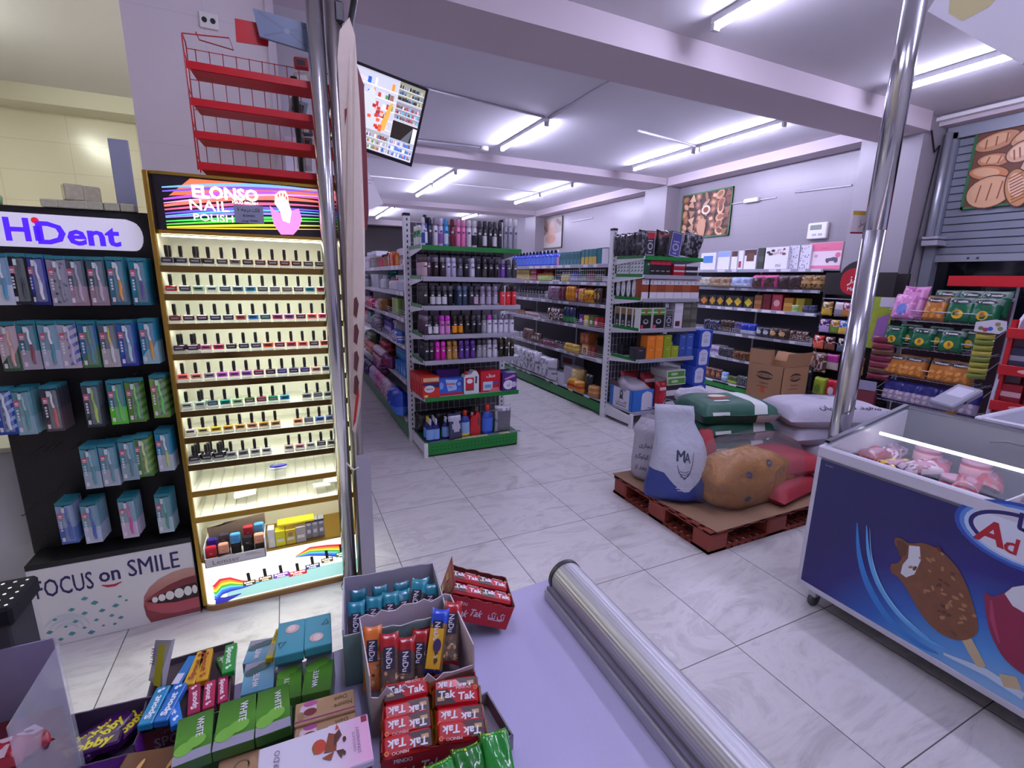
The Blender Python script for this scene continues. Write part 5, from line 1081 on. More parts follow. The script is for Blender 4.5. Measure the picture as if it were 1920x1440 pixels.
side_row(1.0, 1.205, [M(758, 749, 2, .03, 0, 'box', .16, ('#3a4a34', '#566a48', '#2a3a2a'), 'dark green cosmetic box', 'h'), M(748, 737, 2, 0, 0, 'box', .17, ('#8ab04a', '#b8c8a0', '#5a8a3a'), 'lime green soap box', 's'), M(735, 725, 2, .04, 0, 'bag', .15, ('#8a5a28', '#a8783a', '#5a3a20'), 'brown pack'), M(724, 717, 2, 0, 0, 'bag', .12, ('#a890a0', '#c8b4c0', '#7a4a5a'), 'mauve pack'), M(716, 704, 3, 0, 0, 'bag', .13, ('#b81f3f', '#d05070', '#e0c0d0'), 'crimson pack', 'cn'), M(703, 688, 5, 0, 0, 'bag', .13, ('#b89aa8', '#e0ccd4', '#8a3a5a'), 'pink and white pack', 'n'), M(700, 684, 5, .12, .02, 'bag', .16, ('#8a6a94', '#c8aecc', '#e0d0e0'), 'violet pack', 'cn'), M(687, 670, 6, 0, 0, 'bag', .14, ('#b8a0b4', '#d8c4d4', '#6a4a7a'), 'lilac pack', 'n')], 'third shelf, ' + W)
side_row(1.0, .94, [M(759, 747, 3, 0, 0, 'bag', .13, ('#3f6fc0', '#d8b4d0', '#e4e0ec'), 'blue and pink pack', 'cn'), M(745, 736, 2, .03, 0, 'jug', .19, ('#dcdae2', '#d4d2da', '#b8bcd0'), 'white jug'), M(735, 721, 4, 0, 0, 'box', .15, ('#4a348a', '#c8bcdc', '#8a78b8'), 'purple and white box', 'b'), M(735, 721, 3, .1, .03, 'box', .2, ('#5a449a', '#b8a8d4', '#d8d0e4'), 'tall purple box', 'k'), M(719, 707, 4, 0, 0, 'bag', .16, ('#9a929c', '#c4bcc4', '#6a6472'), 'grey pack', 'n'), M(706, 697, 3, 0, 0, 'bottle', .2, ('#d8d4de', '#c8c4d0', '#e4e0e8'), 'white shampoo bottle'), M(696, 690, 3, 0, 0, 'box', .17, ('#4a7a7c', '#6a9a9a', '#b8ccc8'), 'teal box', 'f'), M(689, 682, 3, 0, 0, 'bottle', .2, ('#d85a68', '#c02838', '#e8d4d8'), 'coral and white bottle'), M(681, 671, 5, 0, 0, 'box', .18, ('#4a4a9c', '#8a6ab0', '#c0b8dc'), 'violet blue box', 'b')], 'fourth shelf, ' + W)
side_row(1.0, .59, [M(762, 742, 4, 0, 0, 'box', .12, ('#1f78c8', '#3a9ae0', '#8ac8ec'), 'bright blue soap box', 'c'), M(762, 744, 3, .05, .125, 'box', .12, ('#1a66b4', '#2fa0a0', '#d8a0bc'), 'blue soap box stacked above', 'b'), M(741, 729, 3, 0, 0, 'bag', .14, ('#7a2a6a', '#b0304a', '#d8b0c8'), 'plum pack'), M(741, 727, 3, .12, .04, 'bag', .18, ('#a82a38', '#d86a70', '#e8d0d0'), 'red pack', 'b'), M(728, 712, 5, 0, 0, 'bag', .16, ('#d8ccd4', '#c04058', '#e8e0e6'), 'white and red pack', 'bn'), M(711, 698, 4, 0, 0, 'bag', .14, ('#d0705a', '#e0b8ac', '#b04a38'), 'salmon pack', 'c'), M(712, 700, 3, .12, .04, 'bag', .18, ('#6a7a62', '#d8dcd4', '#4a5a48'), 'olive and white pack'), M(697, 676, 8, 0, 0, 'bag', .15, ('#b8a0a0', '#d8c8c4', '#8a5a58'), 'dusty rose pack', 'n')], 'fifth shelf, ' + W)
side_row(1.0, .20, [M(764, 749, 2, 0, 0, 'bag', .26, ('#1f4ac0', '#4a7ae0', '#d0d8ec'), 'big blue detergent bag', 'h'), M(749, 742, 2, 0, 0, 'bag', .2, ('#7a2448', '#b04a70', '#d0a0b8'), 'maroon diaper pack'), M(741, 729, 3, 0, 0, 'bag', .23, ('#d8c4d4', '#e8dce6', '#c080a8'), 'white and pink diaper pack', 'n'), M(728, 715, 4, 0, 0, 'bag', .22, ('#d878b0', '#e8b0d0', '#c04a90'), 'pink diaper pack', 'cn'), M(730, 715, 3, .14, .1, 'bag', .24, ('#d89ac0', '#e0b8d4', '#b84a90'), 'rose diaper pack', 'n'), M(714, 705, 3, 0, 0, 'bag', .22, ('#c8a8d0', '#dcc8e0', '#8a5aa8'), 'lavender diaper pack', 'c'), M(704, 694, 4, 0, 0, 'bag', .22, ('#3a2468', '#5a4a94', '#8a7ab8'), 'deep purple diaper pack', 'h'), M(693, 676, 6, 0, 0, 'bag', .2, ('#8a5a9c', '#b08ac0', '#5a3a7a'), 'purple diaper pack', 'c')], 'bottom shelf, ' + W)
W = 'grocery aisle'
side_row(3.33, 1.78, [M(1044, 1049, 1, .02, 0, 'box', .11, ('#a85a7a', '#c890a8', '#e0c8d4'), 'rose box', 'f'), M(1136, 1120, 3, .03, 0, 'box', .185, ('#176a70', '#2a868a', '#3a9a98'), 'deep teal tea box', 's'), M(1119, 1090, 4, .03, 0, 'box', .18, ('#2a6c72', '#c8a83a', '#48888c'), 'teal and gold tea box', 'h'), M(1089, 1050, 6, .03, 0, 'box', .165, ('#3a747a', '#5a9094', '#2a5a60'), 'slate teal tea box', 'p'), M(1040, 958, 13, .04, 0, 'bottle', .215, ('#2a44b0', '#1a1c30', '#5a7ad8'), 'blue bottle'), M(1042, 970, 8, .18, 0, 'bottle', .23, ('#2a3f9c', '#d0d0e0', '#4a68c0'), 'blue bottle in the back rank')], 'top shelf, ' + W)
side_row(3.33, 1.57, [M(1143, 1129, 4, 0, 0, 'jar', .07, ('#b8b4bc', '#d8d4dc', '#e4dfe4'), 'white jar'), M(1128, 1113, 4, .03, 0, 'jar', .09, ('#7a8a6a', '#8a9a78', '#a8b494'), 'pale green jar'), M(1112, 1100, 3, 0, 0, 'can', .11, ('#8a2a30', '#9a3a40', '#c8a0a0'), 'dark red can'), M(1099, 1085, 4, 0, 0, 'can', .115, ('#2a5a48', '#3a6a58', '#d0dcd4'), 'green energy can'), M(1084, 1068, 4, 0, 0, 'can', .12, ('#2a3a94', '#3a4aa4', '#c4cce4'), 'blue energy can'), M(1066, 1051, 3, 0, 0, 'bottle', .12, ('#d8c85a', '#e8e4e0', '#e0d488'), 'white and yellow bottle'), M(1050, 1034, 4, .02, 0, 'box', .03, ('#4a444a', '#dcd8dc', '#8a848a'), 'flat dark carton', 'h'), M(1034, 1007, 6, 0, 0, 'jar', .1, ('#9ab838', '#c8682a', '#b0c850'), 'lime jar'), M(1034, 1007, 5, .12, .02, 'jar', .15, ('#8a3a30', '#d86a48', '#a86a4a'), 'orange lidded jar'), M(1006, 996, 4, 0, 0, 'box', .08, ('#a82040', '#d87088', '#e8d0d8'), 'crimson box', 'c'), M(1006, 996, 4, .01, .082, 'box', .08, ('#b82a48', '#e090a0', '#e8d0d8'), 'upper crimson box', 'c'), M(993, 966, 8, 0, 0, 'box', .055, ('#c8b048', '#d8c878', '#8a6a4a'), 'yellow box', 'b'), M(993, 966, 8, .01, .056, 'box', .055, ('#b89a40', '#d8cc88', '#8a6a4a'), 'upper yellow box', 'b'), M(993, 966, 8, .02, .112, 'box', .05, ('#c8b458', '#d8c878', '#7a6248'), 'topmost yellow box', 'b')], 'second shelf, ' + W)
side_row(3.33, 1.316, [M(1141, 1133, 2, .06, 0, 'box', .18, ('#3a2a24', '#4a3830', '#2a1e1a'), 'dark brown box', 'f'), M(1132, 1120, 2, 0, 0, 'bag', .19, ('#3f2a20', '#b8924a', '#5a4030'), 'brown and gold coffee bag'), M(1117, 1101, 3, 0, 0, 'bag', .165, ('#d8a01c', '#e0c02a', '#a02a18'), 'yellow snack bag', 'tn'), M(1117, 1101, 2, .12, .03, 'bag', .18, ('#8a1f20', '#b03a30', '#d0a050'), 'dark red bag'), M(1100, 1090, 2, 0, 0, 'bag', .18, ('#a8622a', '#e0b030', '#d8c8b0'), 'amber snack bag', 'cn'), M(1089, 1084, 1, 0, 0, 'bag', .17, ('#9a2030', '#c8a8b0', '#e0d0d4'), 'red bag'), M(1083, 1067, 3, 0, 0, 'bag', .2, ('#c07a1c', '#d8982a', '#8a4a18'), 'orange bag', 'b'), M(1065, 1054, 2, 0, 0, 'bag', .19, ('#5a1f30', '#7a3a4a', '#a06a78'), 'maroon bag'), M(1053, 1033, 4, 0, 0, 'bag', .19, ('#94788e', '#b49aac', '#6a4a62'), 'mauve bag', 'n'), M(1031, 1026, 2, .02, 0, 'bag', .12, ('#8a8a94', '#c8c8d0', '#5a5a64'), 'silver bag'), M(1025, 972, 10, .03, 0, 'can', .175, ('#35323c', '#4a4752', '#44414c'), 'charcoal can')], 'third shelf, ' + W)
side_row(3.33, 1.035, [M(1139, 1133, 1, 0, 0, 'box', .06, ('#2a2a3a', '#4a4a5a', '#6a6a7a'), 'small navy box', 'b'), M(1132, 1123, 2, .02, 0, 'box', .125, ('#a01c24', '#b83038', '#7a1018'), 'plain red box', 'f'), M(1122, 1114, 1, 0, 0, 'box', .12, ('#c03040', '#d86a78', '#f0d8dc'), 'red jelly box', 'c'), M(1113, 1105, 1, 0, 0, 'box', .125, ('#4a7a3a', '#7aa060', '#e4e8dc'), 'green jelly box', 'c'), M(1104, 1095, 1, 0, 0, 'box', .13, ('#d8b820', '#e0cc50', '#e8e4d0'), 'yellow jelly box', 'tc'), M(1094, 1086, 1, 0, 0, 'box', .135, ('#6a3a8a', '#8a60a8', '#e0d4e8'), 'purple jelly box', 'c'), M(1083, 1063, 3, .03, 0, 'bag', .22, ('#2a3458', '#2f8a4a', '#5a648a'), 'navy and green bag', 'h'), M(1059, 1034, 4, 0, 0, 'bag', .18, ('#4a2c26', '#6a4a42', '#d8d0d0'), 'brown and white bag', 'n'), M(1032, 1012, 4, 0, 0, 'box', .045, ('#8a8088', '#b8b0b8', '#4a4248'), 'flat grey carton', 'b'), M(1010, 985, 5, .02, 0, 'box', .065, ('#cfc8cc', '#8a3a34', '#5a4a44'), 'flat white and red carton', 'h'), M(984, 968, 3, .03, 0, 'box', .08, ('#8a4a28', '#a06438', '#5a3220'), 'rust carton', 'f')], 'fourth shelf, ' + W)
side_row(3.33, .665, [M(1134, 1118, 2, .03, 0, 'box', .14, ('#3a4036', '#4a5246', '#6a7462'), 'dark olive box', 'b'), M(1121, 1104, 3, .15, .07, 'box', .15, ('#22242a', '#3a3c44', '#c4ccd0'), 'black box at the back', 'p'), M(1116, 1105, 2, 0, 0, 'box', .12, ('#8a2a2c', '#b07a60', '#d8b8a0'), 'red and brown biscuit box', 's'), M(1104, 1090, 1, 0, 0, 'box', .13, ('#a87448', '#d8b48c', '#7a4424'), 'brown biscuit box', 'fc'), M(1104, 1088, 2, .02, .132, 'box', .14, ('#a0582f', '#c8845a', '#7a3018'), 'upper brown biscuit box', 'dn'), M(1089, 1066, 3, 0, 0, 'bag', .12, ('#c8a040', '#e0c878', '#8a6a2a'), 'yellow biscuit bag', 'b'), M(1064, 1046, 4, .04, 0, 'bag', .1, ('#3a2024', '#5a3438', '#2a161a'), 'dark brown bag'), M(1046, 1020, 5, 0, 0, 'bag', .08, ('#6a4a5a', '#d8c4d0', '#a03a48'), 'flat pink and plum bag', 'n'), M(1018, 1003, 3, .02, 0, 'bag', .15, ('#6a5450', '#c0b0ac', '#4a3432'), 'brown and cream bag', 'cn'), M(1002, 987, 3, 0, 0, 'bag', .19, ('#8a6e66', '#cabab4', '#5a3f3a'), 'tall brown and cream bag', 'n'), M(985, 974, 2, .02, 0, 'jar', .1, ('#c8c4d0', '#dcd8e2', '#b0acb8'), 'white tub')], 'fifth shelf, ' + W)
side_row(3.33, .185, [M(1131, 1116, 1, .03, 0, 'bag', .16, ('#a87440', '#c8945a', '#6a3a18'), 'brown loaf bag', 'b'), M(1115, 1103, 2, 0, 0, 'bag', .27, ('#1e1c22', '#3a3840', '#b8b4bc'), 'black bag', 'p'), M(1102, 1076, 2, -.0, 0, 'bag', .16, ('#c88a20', '#c8342a', '#e8d8b0'), 'yellow and red snack bag', 'b'), M(1100, 1084, 1, .1, .08, 'bag', .2, ('#c8b070', '#e0d0a0', '#8a4a2a'), 'cream snack bag'), M(1077, 1057, 1, .04, 0, 'box', .255, ('#cfccd6', '#c4c0cc', '#b8b4c0'), 'large plain white carton', 'f'), M(1056, 1024, 1, -.0, 0, 'box', .15, ('#d4d0da', '#4a5a9c', '#7a3a5a'), 'white carton with blue stamp', 'q'), M(1078, 1052, 1, .22, .15, 'box', .2, ('#b8b4c0', '#a8a4b0', '#8a5a5a'), 'back white carton', 'p'), M(1050, 1022, 1, .04, 0, 'bag', .33, ('#cfcdd8', '#dcdae4', '#8f8c9c'), 'end white rice bag', 'n'), M(1021, 958, 6, .04, 0, 'bag', .36, ('#d4d2dc', '#e0dee6', '#8f8c9c'), 'white rice bag', 'n')], 'bottom shelf, ' + W)
sg = MB().box(-.002, -.06, 0, .002, .06, .17, mat('#dcdae4', .5)); 
tag(sg.build('price_card', None, tr(3.345, 4.66, 1.78)), 'white price card standing at the near end of grocery top shelf', 'card')
wr = MB()
for k in range(26): wr.tube([(0, k * .045, 0), (0, k * .045, .1)], .0016, METALW, 4)
for k in range(2): wr.tube([(0, 0, .03 + k * .05), (0, 1.13, .03 + k * .05)], .0016, METALW, 4)
tag(wr.build('wire_screen', None, tr(3.327, 4.62, 1.628)), 'white wire screen hanging under the grocery top shelf', 'screen')
W = 'wall shelving'; LO = 'from the far end'
def wall_row(z, rows, wh, X=5.9): side_row(X, z, rows, wh + ' shelf, ' + W, None, -90, LO)
wall_row(1.78, [M(1313, 1343, 1, .25, 0, 'box', .27, ('#d4d2de', '#5a8ac8', '#4a7ab8'), 'white gift box with blue picture', 'p'), M(1345, 1369, 1, .25, 0, 'box', .28, ('#d6d4e0', '#8a9cd0', '#8a9cd0'), 'white gift box with pale blue top', 't'), M(1371, 1383, 1, .25, 0, 'box', .28, ('#d8d6e0', '#4a2a28', '#3a2020'), 'white gift box with brown top', 't'), M(1384, 1394, 1, .25, 0, 'box', .28, ('#d6d4de', '#d8d6de', '#8a3040'), 'white gift box with red panel', 'q'), M(1395, 1419, 1, .25, 0, 'box', .29, ('#dad8e2', '#3f2624', '#5a3830'), 'white gift box with two dark pictures', 'tp'), M(1420, 1433, 1, .25, 0, 'box', .3, ('#34382f', '#4a4e44', '#6a6a5a'), 'dark olive gift box', 'b'), M(1479, 1498, 1, .27, 0, 'box', .31, ('#c8c6d0', '#6a6878', '#4a4858'), 'black and white patterned gift box', 'n'), M(1499, 1521, 1, .27, 0, 'box', .31, ('#ccc9d4', '#7a7888', '#4a4858'), 'second patterned gift box', 'n')], 'top')
def d_mi(m, T, w, h):
    m.text('mi', w * .12, h * .2, h * .2, mat('#4a4a58', .4), T, .0015, .0); r = random.Random(4)
    for k in range(14): m.ell(r.uniform(-w * .42, w * .42), r.uniform(h * .66, h * .95), w * .09, h * .06, mat(['#6a4a48', '#b8a4a4', '#3a2a30', '#d8ccd0'][k % 4], .4), T, .0008 + k * .0001, 8)
def d_pink(m, T, w, h):
    P_ = mat('#d8708e', .4); m.rect(-w * .49, h * .68, w * .49, h * .99, P_, T, .0008); m.rect(-w * .49, .002, w * .49, h * .14, P_, T, .0008); D = mat('#5a5664', .4)
    m.flat([(w * .05, h * .3), (w * .42, h * .3), (w * .4, h * .42), (w * .28, h * .45), (w * .2, h * .42), (w * .06, h * .4)], D, T, .0012); m.ell(w * .12, h * .29, w * .05, h * .06, D, T, .0014, 10); m.ell(w * .36, h * .29, w * .05, h * .06, D, T, .0014, 10); m.ell(w * .4, h * .52, w * .08, h * .1, P_, T, .0014, 10); m.ell(-w * .25, h * .5, w * .06, h * .06, mat('#b89aa4', .4), T, .0012); m.text('Wedding', -w * .02, h * .79, h * .05, mat('#b04a6a', .4), T, .0014)
def pat_n(m, T, w, h):
    r = random.Random(9)
    for k in range(40): a = r.uniform(-w * .45, w * .42); b = r.uniform(h * .02, h * .95); m.flat([(a, b), (a + w * .1, b + h * .03), (a + w * .04, b + h * .08)], mat('#55535f', .5), T, .0009)
for (p0, p1, X, h, c, fn, lb) in ((1434, 1477, 6.15, .3, '#d8d6de', d_mi, 'white gift box with flower print and two dark letters'), (1519, 1582, 6.22, .33, '#e0ccd4', d_pink, 'pink and white gift box with old car picture'), (1480, 1497, 6.168, .3, '#cac8d2', pat_n, None), (1500, 1520, 6.168, .3, '#cac8d2', pat_n, None)):
    ya, yb_ = ypx(p0, X, 1.93), ypx(p1, X, 1.93); m = MB()
    if lb:
        m.box(-(ya - yb_) / 2, 0, 0, (ya - yb_) / 2, .12, h, mat(c, .4), .002); fn(m, FRONT, ya - yb_, h); tag(m.build('gift_box', None, tr(X, (ya + yb_) / 2 + (.03 if X > 6.2 else 0), 1.7805) @ rotz(-90)), lb, 'box')
wall_row(1.525, [M(1313, 1339, 2, .03, 0, 'bag', .15, ('#a8a8a8', '#c8c490', '#7a8088'), 'grey and yellow pouch', 'b'), M(1340, 1379, 2, .03, 0, 'bag', .15, ('#8a745e', '#b09a7c', '#6a5240'), 'tan pouch', 'h'), M(1380, 1418, 2, .03, 0, 'bag', .15, ('#9aa8cc', '#c4cce0', '#6a80b0'), 'pale blue pouch', 'h'), M(1420, 1465, 2, .02, 0, 'bag', .18, ('#c04a88', '#4a3430', '#d8a0bc'), 'pink and brown chocolate bag', 'x'), M(1467, 1508, 2, .02, 0, 'bag', .18, ('#54444a', '#3a2a2a', '#7a666a'), 'dark chocolate bag', 'x'), M(1510, 1553, 2, .02, 0, 'bag', .18, ('#8a6a42', '#b08c54', '#4a3420'), 'brown snack bag', 'nb')], 'second')
wall_row(1.24, [M(1313, 1328, 1, .02, 0, 'box', .15, ('#3a3438', '#c87a2a', '#8a5a2a'), 'orange diamond chocolate box', 'd'), M(1329, 1358, 2, .02, 0, 'box', .16, ('#33343c', '#d09a2a', '#8a6a2a'), 'amber diamond chocolate box', 'd'), M(1360, 1392, 2, .02, 0, 'box', .165, ('#34363c', '#e0b834', '#8a6a2a'), 'gold diamond chocolate box', 'd'), M(1394, 1413, 1, .02, 0, 'box', .16, ('#3a3a36', '#d8c02a', '#8a6a2a'), 'yellow diamond chocolate box', 'd'), M(1414, 1429, 1, .02, 0, 'box', .19, ('#8a5a30', '#b07a48', '#6a3a20'), 'tan gift box', 'b'), M(1430, 1446, 1, .02, 0, 'box', .21, ('#5a1420', '#6a1c2a', '#8a3a40'), 'plain wine gift box', 'f'), M(1447, 1467, 1, .02, 0, 'box', .21, ('#8a1c28', '#a83a48', '#d8b0b4'), 'red flowered gift box', 'fc'), M(1469, 1487, 1, .02, 0, 'box', .17, ('#a8742a', '#c89a4a', '#6a4420'), 'honey brown box', 'b'), M(1492, 1508, 1, .02, 0, 'box', .17, ('#9a8a2a', '#c8b83a', '#5a6a2a'), 'olive yellow box', 's'), M(1509, 1535, 2, .06, 0, 'bag', .1, ('#3a3e58', '#5a5e78', '#2a2c40'), 'slate blue bag', 'b')], 'third')
t = prod('jar', (.085, .045, '#b8c8a0', '#c4d0b0', '#6aa04a'), 'cup', 5.95, ypx(1490, 5.93, 1.28), 1.2405, -90, 'small white and green cup on the third shelf, wall shelving', 'cup')
wall_row(.87, [M(1325, 1354, 3, .04, 0, 'bag', .17, ('#23243a', '#3a3c58', '#6a6a80'), 'navy snack bag', 'n'), M(1355, 1379, 3, .04, 0, 'bag', .18, ('#4a3a34', '#6a564a', '#2a2020'), 'brown snack bag', 'n'), M(1380, 1394, 2, .04, 0, 'bag', .17, ('#4a4068', '#6a5c88', '#2a2440'), 'violet snack bag', 'b'), M(1395, 1422, 2, .02, 0, 'bag', .17, ('#2a3a9a', '#b8c0d4', '#3a4ab0'), 'blue and white snack bag', 'h'), M(1423, 1449, 2, .02, 0, 'bag', .14, ('#3a3e4a', '#b8bcc4', '#2a2c34'), 'grey and white snack bag', 'cn'), M(1450, 1484, 2, .02, 0, 'bag', .15, ('#4a3c38', '#c8a070', '#2a2220'), 'dark and tan snack bag', 'cn'), M(1485, 1520, 3, .04, 0, 'bag', .14, ('#3a3032', '#6a5654', '#b08a7a'), 'umber snack bag', 'n')], 'fourth')
wall_row(.5, [M(1321, 1329, 1, .03, 0, 'bag', .12, ('#8a1c30', '#b04050', '#d8a0a8'), 'ruby bag'), M(1330, 1351, 2, .02, 0, 'box', .14, ('#c8c0d4', '#5a3a7a', '#8a78a8'), 'white and purple box', 'bc'), M(1352, 1379, 3, .03, 0, 'bag', .15, ('#4a4a54', '#9a9aa4', '#2a2a30'), 'silver and black bag', 'n'), M(1380, 1408, 2, .02, 0, 'bag', .13, ('#6a4424', '#c8742a', '#3a2414'), 'brown and orange bag', 'n'), M(1410, 1500, 6, .04, 0, 'box', .2, ('#3a4240', '#55605c', '#8a9490'), 'dark carton behind the cardboard box', 'b')], 'fifth')
wall_row(.13, [M(1320, 1357, 4, .03, 0, 'bag', .17, ('#6a4436', '#a06a4a', '#3a2418'), 'rust brown bag', 'cn'), M(1358, 1368, 1, .02, 0, 'bag', .15, ('#8ab0d8', '#d8e0e8', '#4a78b0'), 'sky blue bag', 'b'), M(1369, 1386, 2, .0, 0, 'bag', .12, ('#4a5a34', '#9ab83a', '#d8e0b0'), 'lime and olive bag', 'h'), M(1387, 1410, 2, .02, 0, 'bag', .15, ('#55585c', '#b0b4b8', '#2a2c30'), 'steel grey bag', 'n')], 'bottom')
# ---------------------------------------------------------------- goods on the tea display
TE = 'tea display'; Y2 = 3.98
def bx2(p0, p1, z): a, b = xpx(p0, Y2, z), xpx(p1, Y2, z); return (a + b) / 2, b - a
BLK = '#1c1b20'
for i in range(4):
    prod('bag', (.12, .25, .07, BLK, '#3a3940', '#44444e', 'n', i), 'coffee_bag', 3.375, 4.42 - i * .1, 1.8435, -78, 'black foil coffee bag, %s from the back along the tea display top edge' % nth(i), 'bag')
for p0, p1, c, c2, c3, pat, h, nm, a in ((1197, 1209, '#2a2a30', '#4a4a52', '#6a6a74', 'n', .26, 'clear wrapped black', 0), (1229, 1250, '#1e1c20', '#5a1a20', '#8a8a90', 't', .27, 'dark red topped', 0), (1276, 1309, '#26252b', '#4a4a52', '#6a6a74', 'n', .27, 'large crinkled black', 12)):
    x, w_ = bx2(p0, p1, 1.97); t = prod('bag', (round(w_, 3), h, .09, c, c2, c3, pat, 2), 'coffee_bag', x, Y2 + .03, 1.8435, 0, nm + ' coffee bag on the top of the tea display', 'bag')
    if a: t.matrix_local = tr(x, Y2 + .03, 1.8435) @ roty(a)
def d_tea(c2, lab):
    def fn(m, T, w, h):
        WHT = mat('#c9c8d2', .4)
        m.rect(-w * .45, h * .04, w * .45, h * .96, WHT, T, .0008); m.rect(-w * .41, h * .06, w * .41, h * .94, mat(lab, .4), T, .0012)
        if c2: m.rect(-w * .41, h * .7, w * .41, h * .94, mat(c2, .4), T, .0016)
        m.ell(0, h * .4, w * .28, h * .15, mat('#a8a8b4', .4), T, .0018); m.ell(0, h * .4, w * .18, h * .09, mat(lab, .4), T, .0022); m.rect(-w * .25, h * .6, w * .25, h * .63, WHT, T, .0018); m.rect(-w * .15, h * .14, w * .15, h * .18, WHT, T, .0018)
    return fn
x, w_ = bx2(1210, 1228, 1.95); decal('coffee_bag', 'bag', 'black coffee pack with red headed white framed label, top of tea display', x, Y2, 1.8435, w_, .25, .07, '#22222a', d_tea('#b0283a', '#2a2a34'))
x, w_ = bx2(1253, 1276, 1.95); t = decal('coffee_bag', 'bag', 'black coffee pack with violet framed label leaning over, top of tea display', x, Y2, 1.8435, w_ * .95, .26, .08, '#2a2a32', d_tea('#4a4888', '#4a4890')); t.matrix_local = tr(x, Y2, 1.8445) @ roty(8)
# second shelf
z = 1.6555
for i in range(2):
    m = MB().box(0, 0, 0, .085, .22, .15, mat('#d4d6d8', .4), .002).box(.002, -.0015, .002, .083, 0, .148, mat('#1f4a34', .4)); ST = frame((0, 0, 0), (0, -1, 0), (0, 0, 1))
    if i == 0: m.rect(.05, .1, .07, .12, mat('#9ab8a4', .4), FRONT, .002)
    for k in range(4):
        for j in range(3): m.flat([(-.205 + k * .052, .03 + j * .036), (-.165 + k * .052, .04 + j * .036), (-.165 + k * .052, .062 + j * .036)], mat('#2a6a4a', .4), ST, .0008)
    tag(m.build('tea_box', None, tr(3.345, 3.985 + .23 * i, z)), ('front' if i == 0 else 'rear') + ' white tea box with green leaf print, side of the tea display', 'box')
for i in range(4):
    x, w_ = bx2(1218.5 + i * 9.7, 1228.2 + i * 9.7, 1.72); prod('box', (round(w_ - .001, 3), .155, .1, '#1d1b20', 't', '#c02840', '#b8b4bc', ('o', .3, .1, '#c8c4cc')), 'tea_box', x, Y2, z, 0, 'black and red tea box, %s from the left, second tea shelf' % nth(i), 'box')
for r_i in range(2):
    for i, (p0, p1, c) in enumerate(((1263, 1284, '#a81c30'), (1285.5, 1308, '#26242c'))):
        x, w_ = bx2(p0, p1, 1.7); prod('box', (round(w_, 3), .058, .12, c, 't', '#c9c6d0', '#8a8690'), 'tea_box', x, Y2, z + .0605 * r_i, 0, '%s flat %s tea box with white band, second tea shelf' % (('lower', 'upper')[r_i], ('red', 'black')[i]), 'box')
z = 1.4155
for i in range(5):
    m = MB().box(0, 0, 0, .06, .085, .2, mat('#22302a', .4), .001); m.ell(-.0425, .1, .034, .095, mat('#d6d6dc', .4), frame((0, 0, 0), (0, -1, 0), (0, 0, 1)), .001, 18)
    m.rect(-.05, .06, -.035, .09, mat('#9aa49e', .4), frame((0, 0, 0), (0, -1, 0), (0, 0, 1)), .0015)
    tag(m.build('tea_box', None, tr(3.35, 3.985 + .09 * i, z)), 'dark tea box with white oval side panel, %s from the front, third tea shelf' % nth(i), 'box')
for i in range(7):
    p0 = 1199.5 + i * 15.9; x, w_ = bx2(p0, p0 + 15.9, 1.5)
    prod('box', (round(w_ - .001, 3), .2, .1, ('#8a4022', '#9a5030')[i % 2], 'k', '#d4d2da', '#7a3a20', ('A', .82, .1, '#3a3038', .2)), 'tea_box', x if i else x + .022, Y2, z, 0, 'white and brown tea box, %s from the left, third tea shelf' % nth(i), 'box')
z = 1.0955
def d_grn(m, T, w, h):
    m.rect(-w * .46, h * .03, w * .46, h * .97, mat('#17161b', .4), T, .0008); m.rect(-w * .46, h * .68, w * .46, h * .97, mat('#4f8a34', .4), T, .0012); m.rect(-w * .46, h * .78, w * .46, h * .82, mat('#c8d8b8', .4), T, .0016); m.ell(0, h * .84, w * .13, h * .07, mat('#c83a30', .4), T, .002)
    m.ell(0, h * .36, w * .22, h * .12, mat('#b4b4bc', .4), T, .0012); m.ell(0, h * .38, w * .14, h * .07, mat('#17161b', .4), T, .0016); m.rect(-w * .42, h * .05, -w * .2, h * .2, mat('#d83a6a', .4), T, .0014)
for i in range(4):
    m = MB().box(0, 0, 0, .07, .1, .215, mat('#d4d6d0', .4), .001); S_ = frame((0, 0, 0), (0, -1, 0), (0, 0, 1))
    m.rect(-.088, .008, -.012, .207, mat('#17161b', .4), S_, .0008); m.rect(-.088, .14, -.012, .207, mat('#8a6a3a', .4), S_, .0012); m.rect(-.07, .02, -.03, .034, mat('#d4d6d0', .4), S_, .0012); m.ell(-.05, .06, .02, .018, mat('#3f8a3a' if i == 0 else '#8a8a90', .4), S_, .0014)
    tag(m.build('tea_box', None, tr(3.345, 4.0 + .105 * i, z)), 'white edged black tea box seen from its end, %s from the front, fourth tea shelf' % nth(i), 'box')
for i, (p0, p1) in enumerate(((1193, 1219), (1220, 1244.5))):
    x, w_ = bx2(p0, p1, 1.2); decal('tea_box', 'box', '%s large green and black tea box with cup, fourth tea shelf' % ('first' if i == 0 else 'second'), x + (.03 if i == 0 else 0.015), 3.975, z, w_ - .012 - .02 * (i == 0), .22, .09, '#d4d6d0', d_grn)
x, w_ = bx2(1246, 1262, 1.2); decal('tea_box', 'box', 'grey lidded black tea box with pale emblem, fourth tea shelf', x, Y2, z, w_, .21, .1, '#2a2930', d_tea('#5a5a58', '#2a2930'))
x, w_ = bx2(1264, 1279.5, 1.2); prod('box', (round(w_, 3), .17, .1, '#cfccd4', 'q', '#cfccd4', '#4a2a28'), 'tea_box', x, Y2, z, 0, 'white tea box with red and brown tin picture, fourth tea shelf', 'box'); prod('box', (round(w_, 3), .1, .1, '#c4c0cc', 'f', '#cac6d2', '#8a8690'), 'tea_box', x, Y2, z + .1705, 0, 'plain white box on top of the tin picture box, fourth tea shelf', 'box')
